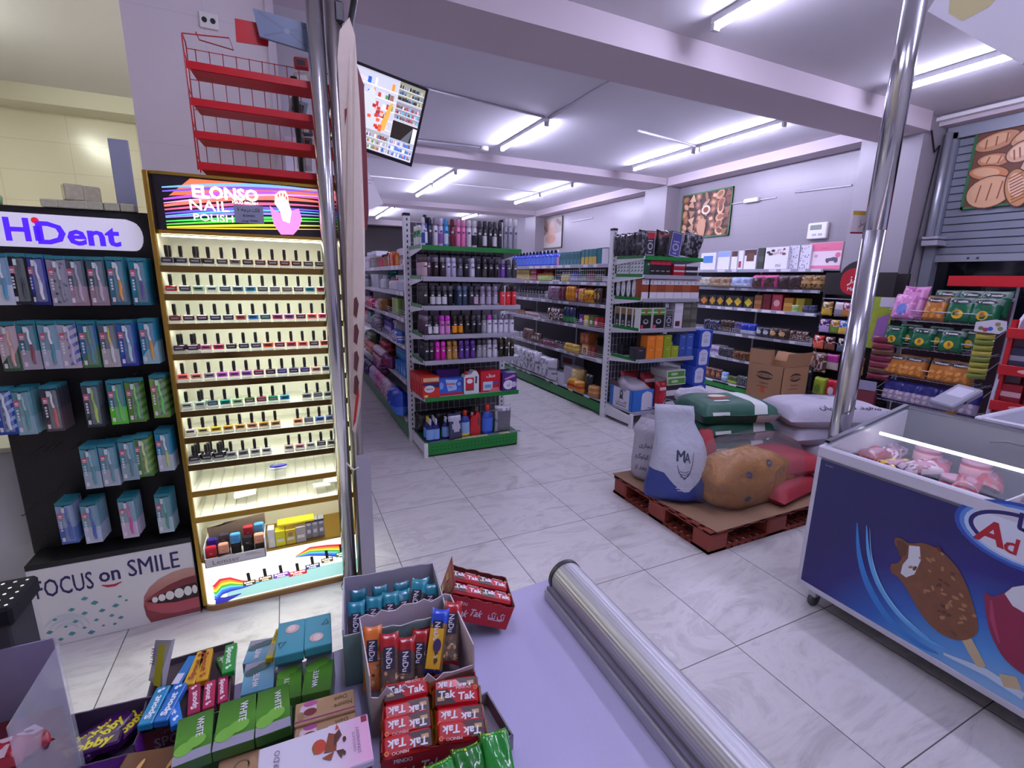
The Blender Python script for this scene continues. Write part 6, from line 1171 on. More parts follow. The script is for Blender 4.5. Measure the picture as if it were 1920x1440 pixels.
for i, (p0, p1) in enumerate(((1281, 1294), (1295, 1306))):
    for k in range(2):
        x, w_ = bx2(p0, p1, 1.2); prod('box', (round(w_, 3), .15 - .03 * k, .1, ('#5c5b54', '#68675e')[(i + k) % 2], 'b', '#45443e', '#8a897e'), 'tea_box', x, Y2, z + .151 * k, 0, '%s grey green tea box, %s column, fourth tea shelf' % (('lower', 'upper')[k], ('inner', 'outer')[i]), 'box')
z = .7705
for nm, p0, p1, c, rows_ in (('charcoal', 1193, 1211, '#2c2b33', 1), ('orange', 1213, 1228, '#d8761c', 2), ('orange', 1229, 1243, '#e0801f', 2), ('lime green', 1244, 1258.5, '#8a9a1c', 2), ('lime green', 1259.5, 1273, '#94a420', 1), ('blue', 1274, 1286, '#34509c', 2), ('blue', 1287, 1299, '#3a58a8', 2)):
    for k in range(rows_):
        x, w_ = bx2(p0, p1, .9); prod('box', (round(w_ - .002, 3), .125, .11, c, 't', c, '#e0d8c8', ('tea', .78, .07, '#e4dccc', .4)), 'tea_box', x, Y2, z + .1255 * k, 0, '%s %s tea box, fifth tea shelf, %s' % (('lower', 'upper')[k], nm, 'inner of its colour' if p0 in (1193, 1213, 1244, 1274) else 'outer of its colour'), 'box')
for i, (x, yy, h, c) in enumerate(((3.6, 4.25, .13, '#24232a'), (3.46, 4.3, .12, '#2a2a32'), (3.58, 4.12, .25, '#5a3026'), (3.70, 4.11, .25, '#52302a'))):
    prod('box', (.11, h, .1, c, 'b', '#3a3940' if i < 2 else '#6a4034', '#8a8690'), 'tea_box', x + (.0 if i < 2 else .0), yy, z, 0, '%s tea box in the shade at the back of the fifth tea shelf, %s' % ('black' if i < 2 else 'brown', ('one', 'two')[i % 2]), 'box')
# lowest level: open blue carton, red bags, green boxes, striped cartons
z = .1805
bc = empty('open_carton', tr(3.34, 4.0, z), 'open blue and white carton with a plastic liner at the foot of the tea display', 'box')
m = MB(); BL = mat('#2a6ac0', .45); WT = mat('#d0cedb', .5)
m.box(0, 0, 0, .3, .004, .24, BL).box(0, 0, 0, .004, .4, .24, BL).box(.296, 0, 0, .3, .4, .24, BL).box(0, .396, 0, .3, .4, .24, BL).box(0, 0, 0, .3, .4, .004, CARD)
m.flat([(.13, .01), (.28, .01), (.28, .17), (.27, .2), (.2, .225), (.14, .2), (.13, .17)], WT, FRONT, .0008)
S_ = frame((0, 0, 0), (0, -1, 0), (0, 0, 1)); m.rect(-.335, .006, -.05, .234, WT, S_, .0008)
m.ell(-.19, .17, .03, .045, mat('#3a3a52', .5), S_, .0014, 12); m.ell(-.19, .175, .016, .022, mat('#b8a8b0', .5), S_, .0018, 10); m.flat([(-.23, .11), (-.15, .11), (-.165, .14), (-.215, .14)], mat('#5a5a70', .5), S_, .0014)
m.text('\ufee5\ufe8e\ufe98\ufeb4\ufee0\ufb94', -.19, .075, .035, mat('#3a3a52', .5), S_, .0014, .01, w=.2); m.rect(-.28, .03, -.1, .042, mat('#6a6a80', .5), S_, .0014)
m.build('carton', bc)
MB().loft([(.2, .15, .2, .142, .19), (.25, .15, .2, .146, .194), (.3, .14, .22, .13, .16), (.33, .12, .26, .07, .1), (.34, .1, .28, .03, .05)], mat('#b8b0bc', .3, alpha=.85), None, 20, .08, 4).build('liner', bc)
MB().flat([(0, 0), (.13, .0), (.12, .06), (.01, .07)], mat('#6a4a3a', .7), frame((.003, .38, .24), (0, -1, 0), (-.3, 0, 1))).build('flap', bc)
for i, (x, yy, w_, h) in enumerate(((3.72, 4.03, .15, .33), (3.55, 4.37, .25, .4), (3.76, 4.3, .22, .38))):
    prod('bag', (w_, h, .09, '#9a1420', '#b8283a', '#d0c0c8', 'm' if i else 'cm', i), 'tea_bag', x, yy, z, 0, ('red foil tea bag standing beside the blue carton' if i == 0 else 'red bag behind the blue carton, %s' % ('nearer the upright' if i == 1 else 'farther from the upright')), 'bag')
def d_gw(m, T, w, h): m.rect(-w * .46, h * .12, w * .46, h * .88, mat('#4a8a34', .4), T, .0008); m.ell(-w * .1, h * .5, w * .2, h * .2, mat('#a8c898', .4), T, .0012)
for k in range(4):
    x, w_ = bx2(1252, 1286, .45); 
    if k < 2: prod('box', (w_, .13, .28, '#26252b', 'h', '#cfccd6', '#4a4a52', None), 'tea_carton', x - .01, 4.03, z + .131 * k, 0, ('lower', 'upper')[k] + ' printed black carton under the green tea boxes', 'box')
    else: decal('tea_box', 'box', ('lower', 'upper')[k - 2] + ' flat green tea box on the printed cartons', x + (.01 if k == 2 else -.005), 4.0, z + .263 + .0855 * (k - 2), w_, .085, .28, '#c9ccc6', d_gw)
prod('can', (.13, .05, '#2a2a30', '#5a5a60', '#6a7a74'), 'tin', 3.78, 4.18, z + .2 - .2, 0, 'dark round tea tin behind the red foil bag', 'tin')
# stack of blue boxes at the end of the tea display
def d_bl(m, T, w, h):
    W_ = mat('#ccd0e4', .4); m.flat([(-w * .33, h * .14), (-w * .22, h * .08), (w * .22, h * .08), (w * .33, h * .14), (w * .33, h * .78), (w * .2, h * .9), (0, h * .94), (-w * .2, h * .9), (-w * .33, h * .78)], W_, T, .0008)
    D = mat('#4a5a94', .4); m.text('NEPTON', 0, h * .68, h * .06, D, T, .0012, .01, w=w * .36); m.text('tea', 0, h * .56, h * .07, D, T, .0012)
    for k in range(3): m.rect(-w * .18, h * (.3 + .07 * k), w * .18, h * (.32 + .07 * k), D, T, .0012)
for k in range(5):
    t = decal('tea_carton', 'box', 'blue box with white ornate label, %s from the bottom of its stack' % nth(k), 4.325 + (0, .0, -.03, .005, .02)[k], 4.0, .0005 + .212 * k, .2, .21, .2, '#2448b0', d_bl)
# wire shopping basket on the floor
wb = MB(); a, b, hh = .19, .13, .24
for k in range(9): 
    x = -a + k * a / 4; wb.tube([(x, -b, hh), (x * .85, -b * .85, 0), (x * .85, b * .85, 0), (x, b, hh)], .0022, GREYST, 4)
for k in range(7):
    y = -b + k * b / 3; wb.tube([(-a, y, hh), (-a * .85, y * .85, 0), (a * .85, y * .85, 0), (a, y, hh)], .0022, GREYST, 4)
for k in range(5):
    s_ = .85 + .15 * k / 4; z_ = hh * k / 4; wb.tube([(-a * s_, -b * s_, z_), (a * s_, -b * s_, z_), (a * s_, b * s_, z_), (-a * s_, b * s_, z_)], .0022 if k < 4 else .004, GREYST, 4, None, True)
t = wb.build('wire_basket', None, tr(3.68, 3.78, .002)); tag(t, 'wire shopping basket on the floor in front of the tea display', 'basket')
MB().tube([(0, -b, hh), (0, -b * .5, hh + .1), (0, b * .5, hh + .1), (0, b, hh)], .004, GREYST, 6).build('handle', t)
# open cardboard box
CB = (5.06, 3.50, 0.0); CBW = xpx(1518, 3.5, .65) - 5.06; CBD = ypx(1405, 5.06, .67) - 3.5; CBH = .66
cb = empty('cardboard_box', tr(*CB), 'tall open brown cardboard box standing before the wall shelving', 'box')
m = MB(); K1 = mat('#a47c5a', .8, nz=.06, name='carton'); IN = mat('#8a6448', .85)
m.box(0, 0, 0, CBW, .006, CBH, K1).box(0, 0, 0, .006, CBD, CBH, K1).box(CBW - .006, 0, 0, CBW, CBD, CBH, K1).box(0, CBD - .006, 0, CBW, CBD, CBH, K1).box(0, 0, 0, CBW, CBD, .006, K1)
INK = mat('#3a2c26', .7); S_ = frame((0, 0, 0), (0, -1, 0), (0, 0, 1))
for T, cx, s_ in ((FRONT, CBW / 2, 1.0), (S_, -CBD / 2, 1.1)):
    m.ell(cx, CBH - .13, .1 * s_, .05, INK, T, .0008, 18); m.ell(cx, CBH - .13, .1 * s_, .025, K1, T, .0012, 18); m.text('NESTOL', cx, CBH - .13, .026, INK, T, .0014, .01, w=.15)
    m.text('Damamin', cx, CBH - .22, .024, INK, T, .0008, .0, w=.12); m.rect(cx - .09, CBH - .27, cx + .06, CBH - .262, mat('#8a3a20', .7), T, .0008)
m.rect(-CBD / 2 - .03, CBH - .34, -CBD / 2 + .02, CBH - .28, mat('#c04a20', .6), S_, .0008)
for k in range(5): m.rect(-CBD * .9 + k * .07, CBH - .47, -CBD * .9 + k * .07 + .035, CBH - .43, INK, S_, .0008)
m.build('carton', cb)
for nm, o_, u, v, l, h_ in (('flap', (0, CBD * .98, CBH), (0, -1, 0), (-.05, 0, 1), CBD * .62, .17), ('flap', (CBW * .02, 0, CBH), (1, 0, 0), (0, -.15, 1), CBW * .96, .16), ('flap', (0, CBD, CBH), (1, 0, 0), (0, .1, 1), CBW, .12), ('flap', (CBW, 0, CBH), (0, 1, 0), (.5, 0, 1), CBD, .12)):
    MB().prism([(0, 0), (l, 0), (l, h_), (0, h_)], .004, K1, frame(o_, u, v)).build(nm, cb)
# ---------------------------------------------------------------- pallets and sacks
PLM = mat('#8a3a2c', .55, nz=.08, name='red plastic')
def pallet(x0, y0, lx, ly, label):
    p = empty('pallet', tr(x0, y0, 0), label, 'pallet'); h = .15
    m = MB()
    for k in range(10): m.box(0, k * ly / 9.6, h - .022, lx, k * ly / 9.6 + .06, h, PLM)
    for k in range(9): m.box(k * lx / 8.5, 0, h - .03, k * lx / 8.5 + .05, ly, h - .012, PLM)
    m.build('deck', p)
    for i in range(3):
        for j in range(3):
            a = (0, lx / 2 - .09, lx - .16)[i]; b = (0, ly / 2 - .08, ly - .14)[j]; w_ = (.16, .18, .16)[i]; d = (.14, .16, .14)[j]
            MB().box(a, b, .0, a + w_, b + d, h - .022, PLM, .012).build('foot', p)
    m = MB()
    for j in range(3):
        b = (0, ly / 2 - .08, ly - .14)[j]
        for q in range(3): m.box(0, b + q * .06, .002, lx, b + q * .06 + .018, .02, PLM)
        for k in range(20): m.box(k * lx / 19.6, b, .002, k * lx / 19.6 + .02, b + .138, .018, PLM)
    for i in range(3):
        a = (0, lx / 2 - .09, lx - .16)[i]
        for q in range(3): m.box(a + q * .065, 0, .003, a + q * .065 + .02, ly, .021, PLM)
        for k in range(17): m.box(a, k * ly / 16.6, .003, a + .15, k * ly / 16.6 + .018, .019, PLM)
    m.build('skid_grid', p)
    return p
pallet(2.17, 1.81, 1.22, .93, 'red brown plastic pallet carrying the bags in front of the tea display')
pallet(3.45, 1.72, 1.2, .95, 'second plastic pallet mostly hidden under the white flour sacks')
m = MB(); CBR = mat('#8f6f56', .8, nz=.07)
m.add([(2.2, 1.79, .156), (3.36, 1.8, .152), (3.36, 2.72, .152), (2.16, 2.75, .154), (2.17, 2.2, .152), (2.2, 1.79, .153), (3.36, 1.8, .149), (3.36, 2.72, .1501), (2.16, 2.75, .1505), (2.17, 2.2, .1502)], [(0, 1, 2, 3, 4), (9, 8, 7, 6, 5), (0, 5, 6, 1), (1, 6, 7, 2), (2, 7, 8, 3), (3, 8, 9, 4), (4, 9, 5, 0)], CBR)
cs = tag(m.build('cardboard_sheet'), 'flattened cardboard sheet lying on the front pallet', 'cardboard')
PZ = .157
SACKW = mat('#b4b0bc', .75, bump=.5, nscale=9, bd=.03, name='woven sack'); INKS = mat('#3a3648', .7)
# open white sack with printed lines
x, y = 2.375, 2.6
m = MB().loft([(0, 0, 0, .11, .1), (.04, 0, 0, .13, .115), (.14, 0, 0, .132, .118), (.26, 0, 0, .125, .112), (.33, 0, 0, .118, .105), (.36, .0, 0, .128, .112), (.395, .005, 0, .118, .1), (.44, .015, .02, .105, .085), (.46, .015, .03, .1, .075)], SACKW, None, 24, .025, 3, caps=(1, 0), p=2.4, jit=.015)
m.loft([(.3, 0, 0, .1, .085), (.40, .005, 0, .11, .092), (.46, .015, .03, .1, .075)], mat('#b9b4be', .8), None, 24, .02, 3, caps=(1, 0))
mk = m.mark()
for st, z, w_ in (('\ufbfc\ufead\ufe8e\ufea0\ufe97 \ufe96\ufe92\ufe9b', .275, .17), ('\ufee1\ufeae\ufb94\ufeee\ufee0\ufbff\ufb90 \u06f2\u06f5 : \ufee5\ufeaf\ufeed', .19, .22), ('\ufeaf\ufe8d \ufeaa\ufecc\ufe91 : \ufeb1\ufead\ufea9\ufe81', .105, .22)): m.textc(st, .128, z, .032, INKS, None, .012, .1, w_, .010, .92)
m.drape(mk[1], mk, .003)
tag(m.build('open_sack', None, tr(x, y, PZ) @ rotz(-46)), 'open white sack with printed lines and rolled rim at the pallet corner', 'sack')
# white and blue bag
p0, p1 = at(1222, 938, z=PZ), at(1335, 950, z=PZ); c = (p0 + p1) / 2; W_ = (p1 - p0).length
BLU = mat('#2c3f86', .5, bump=.5, nscale=8, bd=.02); WB = mat('#b6b9c8', .35, bump=.6, nscale=7, bd=.03)
def f_bl(t, u):
    return BLU if t < 5.2 / 14 else WB
SB = [(0, 0, 0, W_ * .52, .07), (.03, 0, 0, W_ * .54, .10), (.07, 0, 0, W_ * .53, .12), (.11, 0, .01, W_ * .51, .125), (.15, 0, .01, W_ * .5, .125), (.18, 0, .01, W_ * .49, .122), (.21, 0, .015, W_ * .48, .118), (.24, .0, .015, W_ * .475, .112), (.29, .0, .02, W_ * .46, .1), (.36, .0, .03, W_ * .44, .085), (.43, -.01, .04, W_ * .41, .06), (.49, -.03, .05, W_ * .36, .035), (.54, -.045, .055, W_ * .33, .02), (.60, -.05, .06, W_ * .335, .011), (.65, -.055, .065, W_ * .33, .007)]
SB = [(z * .97, a - .03, b, r, q) for z, a, b, r, q in SB]
zb = lambda k, u: (0, .3, .5, .7, .9, 1, .7, .45, .2, .05, 0, 0, 0, 0, 0)[min(k, 14)] * (.035 - .13 * max(0, 1 - abs(u - .53) * 9) if k > 1 else 0)
m = MB().loft(SB, WB, None, 48, .022, 5, f_bl, jit=.012, p=2.3, zf=zb)
LG = mat('#3a3f55', .6); FT = tr(0, -.095, 0) @ frame((0, 0, 0), (1, 0, 0), (0, .2, 1))
mk = m.mark(); m.text('M', -.03, .33, .075, LG, FT, .0, .02, w=.05); m.text('A', .012, .32, .065, LG, FT, .0, .02, w=.04); m.band([(-.05, .27), (-.035, .22), (0, .18), (.03, .22), (.045, .28), (.05, .36)], [.003, .006, .008, .006, .005, .002], LG, FT, -.002)
for k in range(3): m.band([(-.03, .23 - k * .016), (0, .222 - k * .016), (.025, .235 - k * .016)], .004, LG, FT, .001)
m.rect(-.05, .115, .05, .122, mat('#c8cade', .5), tr(0, -.022, 0) @ FT, .0); m.rect(-.04, .1, .04, .106, mat('#c8cade', .5), tr(0, -.024, 0) @ FT, .0)
m.drape(mk[1], mk, .003)
ang = math.degrees(math.atan2(p1.y - p0.y, p1.x - p0.x))
n_ = Vector((-(p1.y - p0.y), p1.x - p0.x, 0)).normalized()
tag(m.build('flour_bag', None, tr(c.x + n_.x * .09, c.y + n_.y * .09, PZ) @ rotz(ang)), 'white over blue flour bag standing at the front edge of the pallet', 'bag')
# golden bags in a clear sack
p0, p1 = at(1372, 972, z=PZ), at(1512, 932, z=PZ); c = (p0 + p1) / 2; W_ = (p1 - p0).length
TAN = mat('#a06a1c', .35, bump=.8, nscale=9, nz=.25, bd=.04); ang = math.degrees(math.atan2(p1.y - p0.y, p1.x - p0.x)); n_ = Vector((-(p1.y - p0.y), p1.x - p0.x, 0)).normalized()
cc = c + n_ * .19
tb = empty('clear_sack', tr(cc.x, cc.y, PZ) @ rotz(ang), 'clear plastic sack filled with golden snack packs on the pallet', 'sack')
m = MB().loft([(0, -.02, 0, W_ * .42, .13), (.05, -.03, 0, W_ * .5, .16), (.14, -.04, 0, W_ * .5, .165), (.22, -.06, 0, W_ * .47, .16), (.28, -.07, 0, W_ * .4, .14), (.33, -.08, 0, W_ * .28, .1), (.35, -.08, 0, W_ * .1, .04)], TAN, None, 30, .05, 8, jit=.035, dens=2, p=3.2)
NV = mat('#3a3448', .5); mk = m.mark()
for X, Z in ((-.19, .24), (-.21, .09), (.0, .29)): m.ell(X, Z, .026, .02, NV, tr(0, -.165 + .04 * (Z > .25), 0) @ FRONT, .002, 12); m.rect(X - .014, Z - .004, X + .014, Z + .005, mat('#8a7a6a', .5), tr(0, -.165 + .04 * (Z > .25), 0) @ FRONT, .003)
m.drape(mk[1], mk, .004); m.build('golden_packs', tb)
MB().loft([(0.0, -.01, 0, W_ * .48, .15), (.05, -.01, 0, W_ * .6, .195), (.16, -.01, 0, W_ * .63, .205), (.27, .0, .02, W_ * .65, .2), (.34, .01, .03, W_ * .6, .18), (.40, .02, .04, W_ * .46, .13), (.43, .02, .05, W_ * .2, .06)], mat('#e6dde6', .18, alpha=.09, bump=.6, nscale=9, bd=.03), None, 30, .04, 11, jit=.03, dens=2).build('clear_plastic', tb)
REDS = mat('#9a2430', .6, bump=.2, nscale=30)
for k, (x, y, rz, lb) in enumerate(((3.07, 2.06, 8, 'lower red sack on the pallet behind the clear plastic sack'), (3.12, 2.12, -6, 'upper red sack on the pallet behind the clear plastic sack'))):
    tag(MB().pillow(.56, .42, .14, REDS, None, 14, 12, 4, k, .05, .3).build('red_sack', None, tr(x, y, PZ + .135 * k) @ rotz(rz)), lb, 'sack')
tag(MB().loft([(0, 0, 0, .06, .06), (.1, 0, 0, .085, .07), (.3, 0, 0, .08, .06), (.42, .01, .02, .05, .03)], REDS, None, 16, .03, 2).build('red_sack', None, tr(2.60, 2.30, PZ)), 'narrow red sack standing between the flour bag and the clear sack', 'sack')
# green rice sacks
GRS = mat('#175240', .5, bump=.5, nscale=8, bd=.025, name='green rice sack'); GWH = mat('#c9d0cc', .6); GLT = mat('#c7cfc9', .6)
def rice_sack(x, y, z, rz, lb, bowl=False, seed=0, w_=.62, d=.46, h=.15):
    def top(u, v, s):
        if s > 0 and .68 < u < .84: return GWH
        if s < 0 and u > .7 and v < .1: return GWH
        return GRS
    m = MB().pillow(w_, d, h, GRS, None, 24, 14, 6, seed, .03, .45, top=top)
    mk = m.mark(); m.rect(-w_ * .38, -.012, -w_ * .16, .012, GLT, frame((0, -d * .49, h * .52), (1, 0, 0), (0, .35, 1)), .008)
    m.drape(mk[1], mk, .004, (0, 1, 0))
    if bowl:
        mk = m.mark()
        FB = frame((-.04, .0, h + .002), (1, 0, 0), (0, 1, 0)); m.ell(-.03, 0, .085, .06, mat('#a83a34', .5), FB, .004, 20); m.drape(mk[1], mk, .003, (0, 0, -1)); nb2 = mk[1]; mk = m.mark(); m.ell(-.03, .014, .07, .036, mat('#d8d0bc', .5), FB, .007, 20); m.drape(nb2, mk, .008, (0, 0, -1)); mk = m.mark()
        m.rect(-.13, -.13, -.01, -.1, GLT, FB, -.006)
    if bowl: m.drape(nb2, mk, .004, (0, 0, -1))
    m.tube([(-w_ * .46, -d * .47, h * .45), (0, -d * .5, h * .45), (w_ * .46, -d * .47, h * .45)], .004, GRS, 5)
    return tag(m.build('rice_sack', None, tr(x, y, z) @ rotz(rz)), lb, 'sack', None)
for k in range(4): rice_sack(3.0 + (.02, .03, .01, -.01)[k], 2.52 + (.0, .01, 0, -.02)[k], PZ + .145 * k, (-8, -12, -10, -16)[k], 'green rice sack, %s from the bottom of the stack on the pallet' % nth(k), k == 3, k)
for k in range(3): rice_sack(3.22, 3.08, .001 + .15 * k, 10, 'green rice sack standing on the floor behind the pallet stack, %s layer' % nth(k), False, k + 7, .55, .45)
m = MB().loft([(0, 0, 0, .12, .1), (.05, 0, 0, .14, .12), (.1, 0, 0, .135, .115), (.13, 0, 0, .13, .11)], GRS, None, 24, .03, 4, caps=(1, 0)); 
m.loft([(.12, 0, 0, .132, .112), (.145, 0, 0, .165, .14), (.185, 0, 0, .17, .145), (.215, .0, 0, .15, .12), (.2, 0, 0, .12, .09), (.14, 0, 0, .11, .08)], SACKW, None, 28, .06, 9, caps=(0, 1))
q = at(1303, 757, y=2.98); tag(m.build('open_sack', None, tr(q.x, 3.0, .452)), 'opened green sack with a rolled white rim behind the green stack', 'sack')
# white flour sacks
WS = mat('#b2aebc', .75, bump=.5, nscale=7, bd=.03, name='white woven sack')
def flour(x, y, z, rz, lb, seed, prt=0, w_=.78, d=.5, h=.16):
    m = MB().pillow(w_, d, h, WS, None, 22, 16, 5, seed, .05, .3)
    T = frame((0, 0, h + .001), (1, 0, 0), (0, 1, 0)); mk = m.mark()
    if prt:
        m.band(arc(.0, .02, .16, .13, -70, 80, 14), .018, INKS, T, .004)
        m.text('\ufee5\ufe8e\ufbff\ufee3 \ufeea\ufee7\ufe8d\ufea9 \ufeaa\ufbff\ufed4\ufeb3', .06, -.19, .05, INKS, T, 0, .012, w=.46)
        for k in range(3): m.rect(-.12 + .03 * k, .08 - .05 * k, .04 - .02 * k, .09 - .05 * k, mat('#8a869a', .7), T, .004)
    if prt: m.drape(mk[1], mk, .004, (0, .35, -.94))
    return tag(m.build('flour_sack', None, tr(x, y, z) @ rotz(rz)), lb, 'sack')
flour(3.85, 2.25, PZ - .005, -8, 'white flour sack, lowest of the pile beside the green stack', 1)
flour(3.8, 2.22, PZ + .145, 6, 'white flour sack, second layer of the pile beside the green stack', 2)
flour(3.70, 2.22, PZ + .285, -14, 'white flour sack, third layer, drooping under the printed one', 3)
flour(3.66, 2.17, PZ + .425, -24, 'printed white flour sack topping the pile beside the green stack', 4, 1)
flour(4.32, 2.1, PZ - .003, 80, 'white flour sack on the pallet end behind the freezer', 5)
flour(4.3, 2.02, PZ + .145, 78, 'white flour sack, middle of the pile seen beyond the chrome post', 6)
flour(4.2, 1.96, PZ + .29, 70, 'printed white flour sack lying beyond the chrome post', 7, 1)
# ---------------------------------------------------------------- ice cream freezer
FX, FY1, FY0, FXB = 2.275, 1.335, -0.75, 2.95
fz = empty('ice_cream_freezer', tr(FX, FY1, 0), 'dark blue glass topped ice cream freezer with ice cream pictures on wheels', 'freezer')
def fl(px, py, X=FX): q = at(px, py, x=X); return (FY1 - q.y, q.z)
L_ = FY1 - FY0; D_ = FXB - FX; FWH = mat('#c9c8d6', .35, name='freezer rim')
PRN = gradmat([(0, '#c4d8ee'), (.40, '#8ab8e4'), (.54, '#4f94d8'), (.67, '#2a62b8'), (.84, '#241f74'), (1, '#1e1a60')], 2, 0.0, 1.0, .3, dist=(0.0, -0.88, -0.25))
m = MB(); m.box(0, -L_, .10, D_, 0, .78, mat('#c4c4d0', .35)); m.build('body', fz)
T = frame((-.004, 0, 0), (0, -1, 0), (0, 0, 1))
fp = MB().box(-.003, -L_ + .02, .125, 0.0, -.018, .775, PRN)
# streaks of light, ice creams and lettering on the printed front
ST1, ST2, ST3 = mat('#5fb0ee', .3), mat('#9ad0f6', .3), mat('#2f7fd0', .3)
def pth(P): return [fl(a, b) for a, b in P]
def spl(P, closed=False, k=5):
    n = len(P); o = []
    for i in range(n if closed else n - 1):
        p = [P[(i + j) % n] if closed else P[min(max(i + j, 0), n - 1)] for j in (-1, 0, 1, 2)]
        for q in range(k):
            t = q / k; o.append(tuple(.5 * (2 * p[1][c] + (p[2][c] - p[0][c]) * t + (2 * p[0][c] - 5 * p[1][c] + 4 * p[2][c] - p[3][c]) * t * t + (3 * p[1][c] - p[0][c] - 3 * p[2][c] + p[3][c]) * t ** 3) for c in (0, 1)))
    if not closed: o.append(P[-1])
    return pth(o)
def wsp(W, k=5): return [W[i] + (W[i + 1] - W[i]) * q / k for i in range(len(W) - 1) for q in range(k)] + [W[-1]]
fp.band(spl([(1608, 980), (1612, 1040), (1630, 1100), (1668, 1160), (1720, 1205), (1760, 1225)]), wsp([.004, .02, .03, .03, .022, .006]), ST3, T, .0006)
fp.band(spl([(1626, 985), (1630, 1040), (1648, 1095), (1685, 1150), (1735, 1195), (1775, 1215)]), wsp([.003, .014, .02, .02, .014, .004]), ST1, T, .0010)
fp.band(spl([(1632, 990), (1636, 1045), (1655, 1100), (1692, 1152), (1742, 1196)]), wsp([.001, .004, .006, .006, .002]), ST2, T, .0014)
fp.band(pth([(1770, 1225), (1850, 1260), (1920, 1305)]), [.01, .03, .03], mat('#c4d8ec', .3), T, .0006)
CH = mat('#7a4c30', .35, nz=.25, nscale=30, name='chocolate coating'); CH2 = mat('#5c3420', .3); CH3 = mat('#a87850', .35); VAN = mat('#d8dce4', .4); STK = mat('#c8b490', .6)
fp.band(pth([(1812, 1195), (1828, 1225), (1842, 1250)]), [.035, .036, .03], STK, T, .0012)
BAR = [(1680, 1008), (1694, 1010), (1706, 1018), (1735, 1018), (1765, 1032), (1795, 1062), (1815, 1100), (1828, 1140), (1835, 1175), (1828, 1192), (1806, 1200), (1782, 1196), (1755, 1180), (1728, 1150), (1702, 1105), (1685, 1082), (1672, 1072), (1672, 1058), (1684, 1055), (1692, 1045), (1688, 1030), (1680, 1022)]
fp.flat(spl(BAR, True), CH, T, .0018)
fp.flat(pth([(1706, 1022), (1726, 1024), (1728, 1050), (1716, 1076), (1700, 1082), (1690, 1074), (1694, 1058), (1704, 1046)]), VAN, T, .0024)
fp.flat(pth([(1683, 1012), (1696, 1014), (1704, 1024), (1700, 1040), (1690, 1044), (1684, 1030)]), CH2, T, .0026)
r = random.Random(6)
for k in range(42):
    t = r.uniform(.05, 1); u = r.uniform(-1, 1); cx = 1725 + 88 * t + u * 30 * (1 - .3 * t); cy = 1042 + 140 * t - u * 22 - 6
    P_ = fl(cx, cy); fp.ell(P_[0], P_[1], r.uniform(.006, .013), r.uniform(.004, .007), (CH2, CH3, CH3)[k % 3], T, .0028 + k * .00002, 8, r.uniform(0, 3))
fp.band(pth([(1890, 1265), (1900, 1290)]), [.05, .05], STK, T, .0012)
PNK = mat('#8a1c44', .35); PK2 = mat('#a83a60', .35)
fp.flat(spl([(1848, 1110), (1862, 1118), (1890, 1108), (1905, 1100), (1990, 1110), (2005, 1200), (1990, 1290), (1940, 1275), (1890, 1240), (1862, 1195), (1850, 1150)], True), PNK, T, .0018)
fp.flat(pth([(1885, 1112), (1900, 1100), (1925, 1096), (1960, 1110), (1955, 1140), (1925, 1150), (1900, 1135)]), VAN, T, .0024); fp.band(pth([(1860, 1125), (1862, 1160), (1875, 1205)]), [.006, .014, .006], PK2, T, .0024)
GL1, GL2 = mat('#5a8ad8', .3), mat('#b8d0f0', .3); c_ = fl(1925, 1010)
fp.ell(c_[0], c_[1], .2, .12, mat('#2c50b0', .3), T, .0006, 30); fp.ell(c_[0], c_[1], .185, .108, GL1, T, .0010, 30); fp.ell(c_[0], c_[1], .17, .098, GL2, T, .0014, 30); fp.ell(c_[0], c_[1], .158, .09, mat('#d8dff0', .3), T, .0018, 30)
NVY, CRM = mat('#221c6a', .3), mat('#b02034', .3)
fp.band([(c_[0] + .15 * math.cos(a), c_[1] + .075 * math.sin(a)) for a in [math.radians(100 + 8 * k) for k in range(16)]], .014, NVY, T, .0022)
fp.text('A', c_[0] - .085, c_[1] - .02, .085, CRM, T, .0026, .03, slant=.1); fp.text('d', c_[0] - .03, c_[1] - .04, .06, CRM, T, .0026, .02); fp.text('a', c_[0] + .02, c_[1] - .045, .045, CRM, T, .0026, .02)
fp.text('\ufe8e\ufee7', c_[0] - .01, c_[1] + .055, .06, NVY, T, .0026, .03)
fp.text('Sanden', -fl(1536, 848)[0] * 0 + .06, .758, .009, mat('#9a9ac8', .3), T, .0008)
fp.build('printed_front', fz)
MB().box(-.006, -L_, .785, .03, .004, .84, FWH, .006).build('front_rim', fz)
MB().box(-.004, -L_, .095, .02, .003, .125, FWH, .003).box(-.004, -.018, .125, .004, .003, .785, FWH, .002).build('edge_trim', fz)
Zb = .965
MB().add([(0, 0, .785), (0, 0, .84), (D_, 0, Zb), (D_, 0, .785), (0, -.035, .785), (0, -.035, .84), (D_, -.035, Zb), (D_, -.035, .785)], [(0, 1, 2, 3), (7, 6, 5, 4), (1, 5, 6, 2), (0, 4, 5, 1), (2, 6, 7, 3)], FWH).build('end_rim', fz)
MB().add([(0, -L_, .785), (0, -L_, .84), (D_, -L_, Zb), (D_, -L_, .785), (0, -L_ + .035, .785), (0, -L_ + .035, .84), (D_, -L_ + .035, Zb), (D_, -L_ + .035, .785)], [(3, 2, 1, 0), (4, 5, 6, 7), (1, 5, 6, 2), (0, 4, 5, 1)], FWH).build('end_rim', fz)
MB().box(D_ - .03, -L_, .785, D_ + .02, .004, Zb + .012, mat('#3c3c48', .35), .006).build('back_rim', fz)
gl = MB(); sl = (Zb - .84) / D_
def gz(x): return .84 + sl * x + .012
GLS = mat('#dfe6ee', .04, alpha=.10, spec=.7, name='freezer glass')
